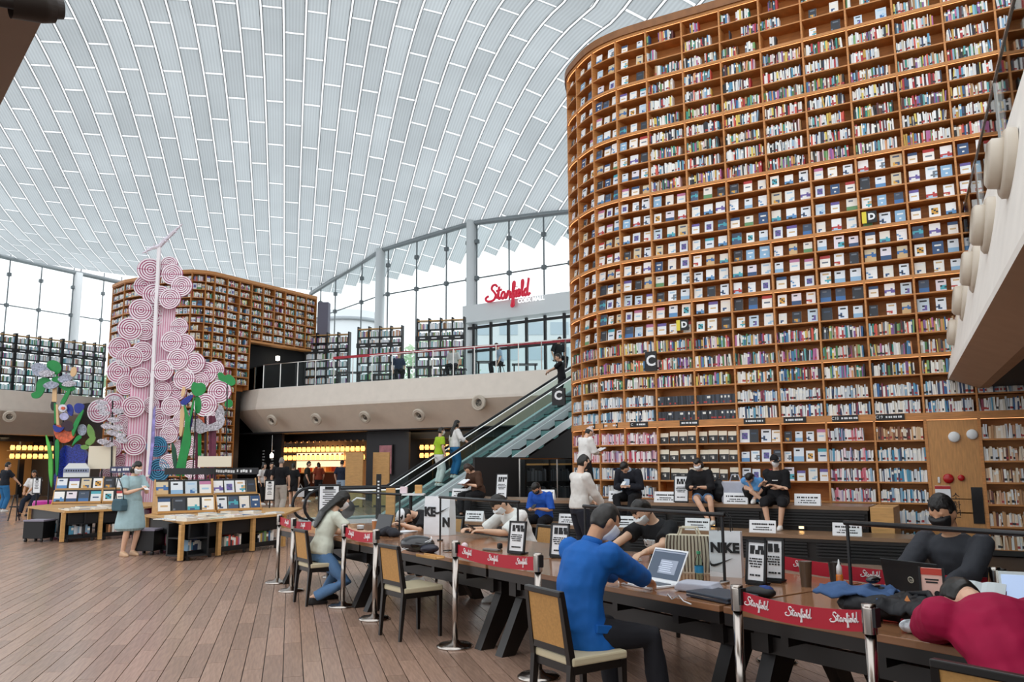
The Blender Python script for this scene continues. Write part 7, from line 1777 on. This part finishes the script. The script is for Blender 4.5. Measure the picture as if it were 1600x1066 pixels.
# dark bundle, papers and jumper near the far laptop
t = titem('clothes_bundle', 'dark crumpled jacket on the table beyond the coffee cup', 'clothing', gp(608, 838, ZT)); b = MB()
for i in range(7): ball(b, (-.14 + .05 * i, .03 * math.sin(i * 2), .04 + .02 * (i % 2)), (.07, .08, .05), 10)
o = b.obj('fabric', cloth('dark_grey', '#2c2d33'), t); remesh(o, .012, 4, .02)
def papers(label, p, rz, n=4, w=.21, h=.29, m_=PAPER):
    t = titem('paper_stack', label, 'papers', p, rz)
    for i in range(n):
        b = MB(); b.box(rnd.uniform(-.015, .015), rnd.uniform(-.015, .015), .002 + .004 * i, w, h, .003, rz=rnd.uniform(-.1, .1)); b.obj('sheet', m_, t)
    return t
papers('loose white papers beside the sleeping person in white cap', T(9.35, 5.0, ZT), .4); papers('white notes under the hands of the writer in black', T(5.45, 5.1, ZT), .2); papers('white papers left of the white laptop', T(4.75, 4.42, ZT), -.3, 3, .16, .2)
# grey towel, closed folder and dark pouch by the near post
p = gp(1092, 925, ZT); t = titem('folded_towel', 'folded pale grey towel lying right of the white laptop', 'towel', p, .25); b = MB()
for i, (z, w_) in enumerate(((.015, .3), (.035, .28), (.055, .25))): b.loft([[Vector((x, y, z + zz)) for y, zz in ((-.07, -.01), (-.08, 0), (-.07, .01), (.07, .012), (.08, 0), (.07, -.01))] for x in (-w_ / 2, 0, w_ / 2)])
o = b.obj('fabric', cloth('pale_grey', '#b9bcc8'), t); remesh(o, .008, 3, .012)
p = gp(1128, 936, ZT); t = titem('folder', 'closed dark grey laptop sleeve lying behind the near barrier post', 'sleeve', p, -.1)
for i in range(2): b = MB(); b.box(0, 0, .012 + .02 * i, .38, .27, .016); b.obj('cover', mat('slate_sleeve', '#39414d', .5), t, bevel=.006)
b = MB(); b.box(0, -.136, .022, .36, .004, .006); b.obj('zip', STEEL, t)
p = gp(1188, 934, ZT); t = titem('pouch', 'small black and navy pouch right of the grey sleeve', 'pouch', p, .2); b = MB(); ball(b, (0, 0, .035), (.11, .06, .038), 14); b.obj('body', BLACK, t, True); b = MB(); ball(b, (.03, .01, .05), (.06, .045, .03), 12); b.obj('cloth_top', mat('navy_knit', '#233c7a', .8, var=.5, scale=30), t, True)
b = MB(); b.tube([gp(1043, 930, ZT) + Vector((0, 0, .006)), gp(1050, 938, ZT) + Vector((0, 0, .006)), gp(1060, 932, ZT) + Vector((0, 0, .006)), gp(1068, 941, ZT) + Vector((0, 0, .006)), gp(1080, 946, ZT) + Vector((0, 0, .006))], .004, 6); tag(b.obj('cable', WHITE, None, True), 'white cable looped at the table edge below the grey towel', 'cable')
b = MB(); b.tube([T(4.12, 4.5, ZT + .006), T(4.0, 4.62, ZT + .006), T(3.97, 4.75, ZT + .02), T(4.05, 4.7, ZT + .006)], .004, 6); tag(b.obj('cable', WHITE, None, True), 'white cable beside the water bottle', 'cable')
# rucksack with denim and its clutter
p = gp(1362, 966, ZT); t = titem('rucksack', 'black rucksack with blue denim draped on it on the nearest table', 'bag', p, .2)
b = MB(); bq = random.Random(2)
ball(b, (.05, 0, .07), (.24, .14, .075), 16); ball(b, (.24, -.02, .06), (.13, .12, .075), 12)
for i in range(9): ball(b, (bq.uniform(-.12, .3), bq.uniform(-.1, .08), bq.uniform(.05, .13)), (bq.uniform(.05, .09), bq.uniform(.04, .07), bq.uniform(.03, .05)), 10)
o = b.obj('body', cloth('black_nylon', '#17181c', .5), t); remesh(o, .009, 2, .03)
from mathutils import noise as mnoise
def drape(nm, m_, parent, cx, cy, w, d, z, amp, seed, nx=22, ny=12, droop=.08):
    b = MB(); vs = []
    for j in range(ny + 1):
        for i in range(nx + 1):
            u, v = i / nx * 2 - 1, j / ny * 2 - 1; n = mnoise.noise(Vector((u * 2.2 + seed, v * 1.6, seed))) + .5 * mnoise.noise(Vector((u * 6, v * 4 + seed, 1)))
            vs.append((cx + u * w / 2 + .02 * mnoise.noise(Vector((v * 3, seed, u))), cy + v * d / 2 + .03 * mnoise.noise(Vector((u * 3, seed, v))), max(.012, z + amp * n - droop * (max(0, abs(v) - .4) ** 1.3 + .6 * max(0, abs(u) - .75)))))
    b.add(vs, [(j * (nx + 1) + i, j * (nx + 1) + i + 1, (j + 1) * (nx + 1) + i + 1, (j + 1) * (nx + 1) + i) for j in range(ny) for i in range(nx)])
    o = b.obj(nm, m_, parent, True); sl = o.modifiers.new('cloth', 'SOLIDIFY'); sl.thickness = .012; return o
drape('denim', cloth('blue_denim_dark', '#44608a', .85), t, -.08, .03, .42, .24, .165, .035, 3.1)
drape('flap', cloth('black_nylon', '#17181c', .5), t, .2, -.03, .34, .28, .14, .04, 7.7, droop=.12)
b = MB(); b.tube([(.2, -.12, .03), (.28, -.15, .02), (.38, -.1, .03)], .012, 6); b.obj('red_zip', mat('zip_red', '#b02038', .4), t)
b = MB(); b.tube([(.18, .06, .14), (.3, .03, .16), (.36, -.05, .1), (.4, -.08, .02)], .018, 8); b.obj('strap', cloth('black_nylon', '#17181c', .5), t, True)
b = MB(); b.add([(.2, -.07, .12), (.24, -.075, .12), (.22, -.07, .155)], [(0, 1, 2)]); b.obj('patch', mat('patch_orange', '#d98a4a', .5), t)
t = titem('computer_mouse', 'black mouse on top of the denim beside the black laptop', 'mouse', gp(1362, 966, ZT) + TN * .04 + Vector((0, 0, .185))); b = MB(); ball(b, (0, 0, .02), (.032, .055, .02), 14); b.obj('shell', mat('shiny_black', '#121216', .18), t, True); b = MB(); b.box(0, .02, .038, .006, .02, .006); b.obj('wheel', STEEL, t)
b = MB(); b.tube([T(2.45, 4.75, ZT + .01), T(2.38, 4.8, ZT + .05), T(2.3, 4.78, ZT + .03), T(2.25, 4.7, ZT + .008), T(2.15, 4.72, ZT + .008)], .005, 6); tag(b.obj('cable', WHITE, None, True), 'white charger cable behind the rucksack', 'cable')
hand_item('folder', 'coral red folder under the sign near the red sleeper', 'folder', gp(1432, 972, ZT) + Vector((0, 0, .008)), NRZ + .3, .3, .2, .012, mat('coral_red', '#d6483c', .5))
t = titem('crumpled_tissue', 'crumpled black and white tissue pack before the red sleeper', 'tissue', gp(1423, 990, ZT)); b = MB(); ball(b, (0, 0, .035), (.06, .05, .035), 12); o = b.obj('pack', mat('bw_pack', '#c9ced4', .5, var=.9, scale=22), t); remesh(o, .008, 2, .02)
# narrow red-topped notice
t = titem('table_sign', 'narrow pink notice with two cartoonless faces in a black frame', 'sign', gp(1461, 968, ZT), .3); t['label'] = 'narrow pink notice with two printed heads in a black frame'
b = MB(); b.box(-.06, 0, .14, .012, .02, .28); b.box(.06, 0, .14, .012, .02, .28); b.box(0, 0, .006, .13, .06, .012); b.obj('frame', BLACK, t)
b = MB(); b.box(0, 0, .145, .11, .008, .265); b.obj('sheet', mat('notice_pink', '#efc3b4', .6), t); b = MB(); b.box(0, -.006, .258, .11, .004, .035); b.obj('header', mat('notice_red', '#c2402f', .5), t)
b = MB()
for s in (-1, 1):
    b.M = Matrix.Translation((s * .024, -.005, .14)) @ Matrix.Rotation(R(90), 4, 'X'); b.lathe([(.016, 0), (.016, .002)], 14); b.box(0, -.022, 0, .04, .02, .003)
b.obj('printed_heads', INK, t)
b = MB()
for i, z in enumerate((.215, .2, .08, .065, .05)): b.box(0, -.006, z, .07 - .01 * (i % 3), .003, .008)
tag(b.obj('lettering', INK, t), kind='stuff')
# open book propped behind the red sleeper, tablet at the edge
bk_ = book_open('large open book with white pages propped behind the red sleeper', gp(1534, 962, ZT) + Vector((0, 0, .1)), NRZ + .15, .125, .19, .9)
t = titem('tablet', 'white framed tablet held up at the right frame edge', 'tablet', gp(1597, 968, ZT), .5); M0 = Matrix.Rotation(R(-18), 4, 'X'); b = MB(); b.M = M0; b.box(0, 0, .13, .18, .01, .26); b.obj('body', WHITE, t, bevel=.004); b = MB(); b.M = M0; b.box(0, -.007, .13, .155, .003, .22); b.obj('screen', mat('tablet_blue', '#a9b8d8', .2, emit=.5), t)
# ---------------------------------------------------------------- stands around the hall
def floor_sign(label, px, py_top, py_bot, wpx, Y, fr=BLACK, rz=0.0):
    p0, p1 = dp(px, py_bot, Y), dp(px, py_top, Y); t = thing('sign_stand', label, 'sign', (p0.x, Y, 0), rz); w = wpx / 1265 * Y; h = p1.z - p0.z; zc = (p0.z + p1.z) / 2
    b = MB(); b.box(0, 0, zc, w, .03, h); b.obj('frame', fr, t, bevel=.004); b = MB(); b.box(0, -.018, zc, w - .05, .006, h - .06); b.obj('sheet', PAPER, t)
    b = MB()
    for i in range(9): b.box(0, -.022, p1.z - h * (.12 + .07 * i), (w - .12) * (.9 if i % 3 else .6), .003, .012 if i else .04)
    tag(b.obj('lettering', INK, t), kind='stuff')
    b = MB(); b.tube([(0, .01, 0), (0, .01, p0.z + .02)], .016, 8); b.lathe([(.16, 0), (.16, .015), (.02, .03)], 20, (0, .01, 0)); b.obj('stand', fr, t)
floor_sign('black framed notice stand beyond the far table end', 514, 757, 803, 34, 12.6)
floor_sign('narrow black sign stand beside the right display rack', 421, 750, 783, 16, 18.0)
floor_sign('black sign stand beside the magenta drum seat at the left', 57, 746, 772, 14, 20.5)
t = thing('wheelchair_sign', 'thin black easel stand on the floor at the far left', 'stand', gp(22, 814)); b = MB()
for s in (-1, 1): b.tube([(s * .12, -.1, 0), (s * .05, 0, .75)], .018, 6)
b.obj('leg', BLACK, t); b = MB(); b.tube([(0, .25, 0), (0, 0, .7)], .018, 6); b.obj('back_leg', BLACK, t); b = MB(); b.box(0, -.04, .4, .28, .03, .04); b.obj('ledge', BLACK, t); t.name = 'easel'
p = dp(591, 800, 13.2); t = thing('black_post', 'tall black post with white marks behind the far screen', 'post', (p.x, p.y, 0)); h = dp(591, 741, 13.2).z; b = MB(); b.box(0, 0, h / 2, .075, .05, h); b.obj('post', BLACK, t); b = MB(); 
for i in range(6): b.box(0, -.027, h - .12 - .05 * i, .03, .004, .025)
tag(b.obj('lettering', PAPER, t), kind='stuff'); b = MB(); b.lathe([(.16, 0), (.16, .02), (.03, .03)], 18); b.obj('base', BLACK, t)
p = dp(610, 800, 14.0); t = thing('wood_post', 'tan wooden post behind the far screen', 'post', (p.x, p.y, 0)); h = dp(610, 763, 14.0).z; b = MB(); b.box(0, 0, h / 2, .15, .1, h); b.obj('post', WOODL, t); b = MB(); b.box(0, 0, .02, .3, .25, .04); b.obj('base', DARK, t)
p = dp(642, 770, 15.0); t = thing('display_stand', 'white topped stand with pink and wooden blocks above the white bag', 'stand', (p.x, p.y, 0)); z = dp(642, 771, 15).z
b = MB(); b.box(0, 0, z - .02, .5, .3, .03); b.obj('top', WHITE, t); b = MB(); b.tube([(0, 0, 0), (0, 0, z - .03)], .03, 8); b.obj('stem', BLACK, t); b = MB(); b.box(-.13, 0, z + .06, .13, .1, .12); b.obj('pink_block', mat('pale_pink_plastic', '#e4cfd4', .4), t, bevel=.01); b = MB(); b.box(.14, 0, z + .075, .13, .1, .15); b.obj('wood_block', WOODL, t, bevel=.006)
b = MB(); b.lathe([(.2, 0), (.2, .02), (.03, .04)], 18); b.obj('base', BLACK, t)
# plants and fan before the escalator foot
p = gp(541, 812); p = dp(541, 795, 17.5); t = thing('desk_fan', 'black round fan on a white curved arm before the escalator foot', 'fan', (p.x, 17.5, 0)); z = p.z
b = MB(); b.tube([(0, 0, 0), (0, 0, z - .05), (.05, 0, z + .1), (.22, 0, z + .22), (.4, 0, z + .2)], .02, 8); b.obj('arm', WHITE, t, True); b = MB(); b.M = Matrix.Translation((0, -.05, z)) @ Matrix.Rotation(R(90), 4, 'X'); b.lathe([(.02, 0), (.2, .02), (.2, .06), (.02, .09)], 20); b.obj('head', BLACK, t, True)
b = MB(); b.lathe([(.2, 0), (.2, .02), (.03, .04)], 18); b.obj('base', BLACK, t)
p = dp(1128, 800, 13.4); t = thing('tote_bag', 'pale grey tote bag standing on the upper bench beside the bowed child', 'bag', nb_(1150, 780, 15.3, .84), BRZ); b = MB(); b.loft([[Vector((x * w, y * .08, z)) for x, y in ((-1, -1), (1, -1), (1, 1), (-1, 1))] for w, z in ((.25, 0), (.26, .2), (.24, .4))]); b.obj('body', cloth('pale_grey', '#b9bcc8'), t, bevel=.02); b = MB(); b.tube([(-.1, 0, .4), (-.06, 0, .52), (.06, 0, .52), (.1, 0, .4)], .01, 6); b.obj('handle', cloth('pale_grey', '#b9bcc8'), t)
t = thing('rucksack', 'black rucksack on the upper bench between woman in shorts and tote', 'bag', nb_(1124, 780, 15.3, .84), BRZ); b = MB(); ball(b, (0, 0, .22), (.16, .12, .22), 14); o = b.obj('body', cloth('black_nylon', '#17181c', .5), t); remesh(o, .014, 3, .02); b = MB(); b.tube([(-.04, 0, .42), (0, 0, .48), (.04, 0, .42)], .01, 6); b.obj('handle', BLACK, t)
for i, px in enumerate((1050, 1114, 1252)):
    r = ray(px, 815); k_ = 14.88 / r.xy.dot(BN.xy); t = thing('step_light', 'small warm step light on the bench front, %s from the left' % ordn(i + 1), 'lamp', (r.x * k_, r.y * k_, .47), BRZ, 'step lights along the benches'); b = MB(); b.box(0, -.01, .0, .1, .02, .05); b.obj('housing', STEEL, t); b = MB(); b.box(0, -.024, 0, .07, .008, .035); b.obj('lens', mat('step_warm', '#ffc070', .4, emit=5), t)
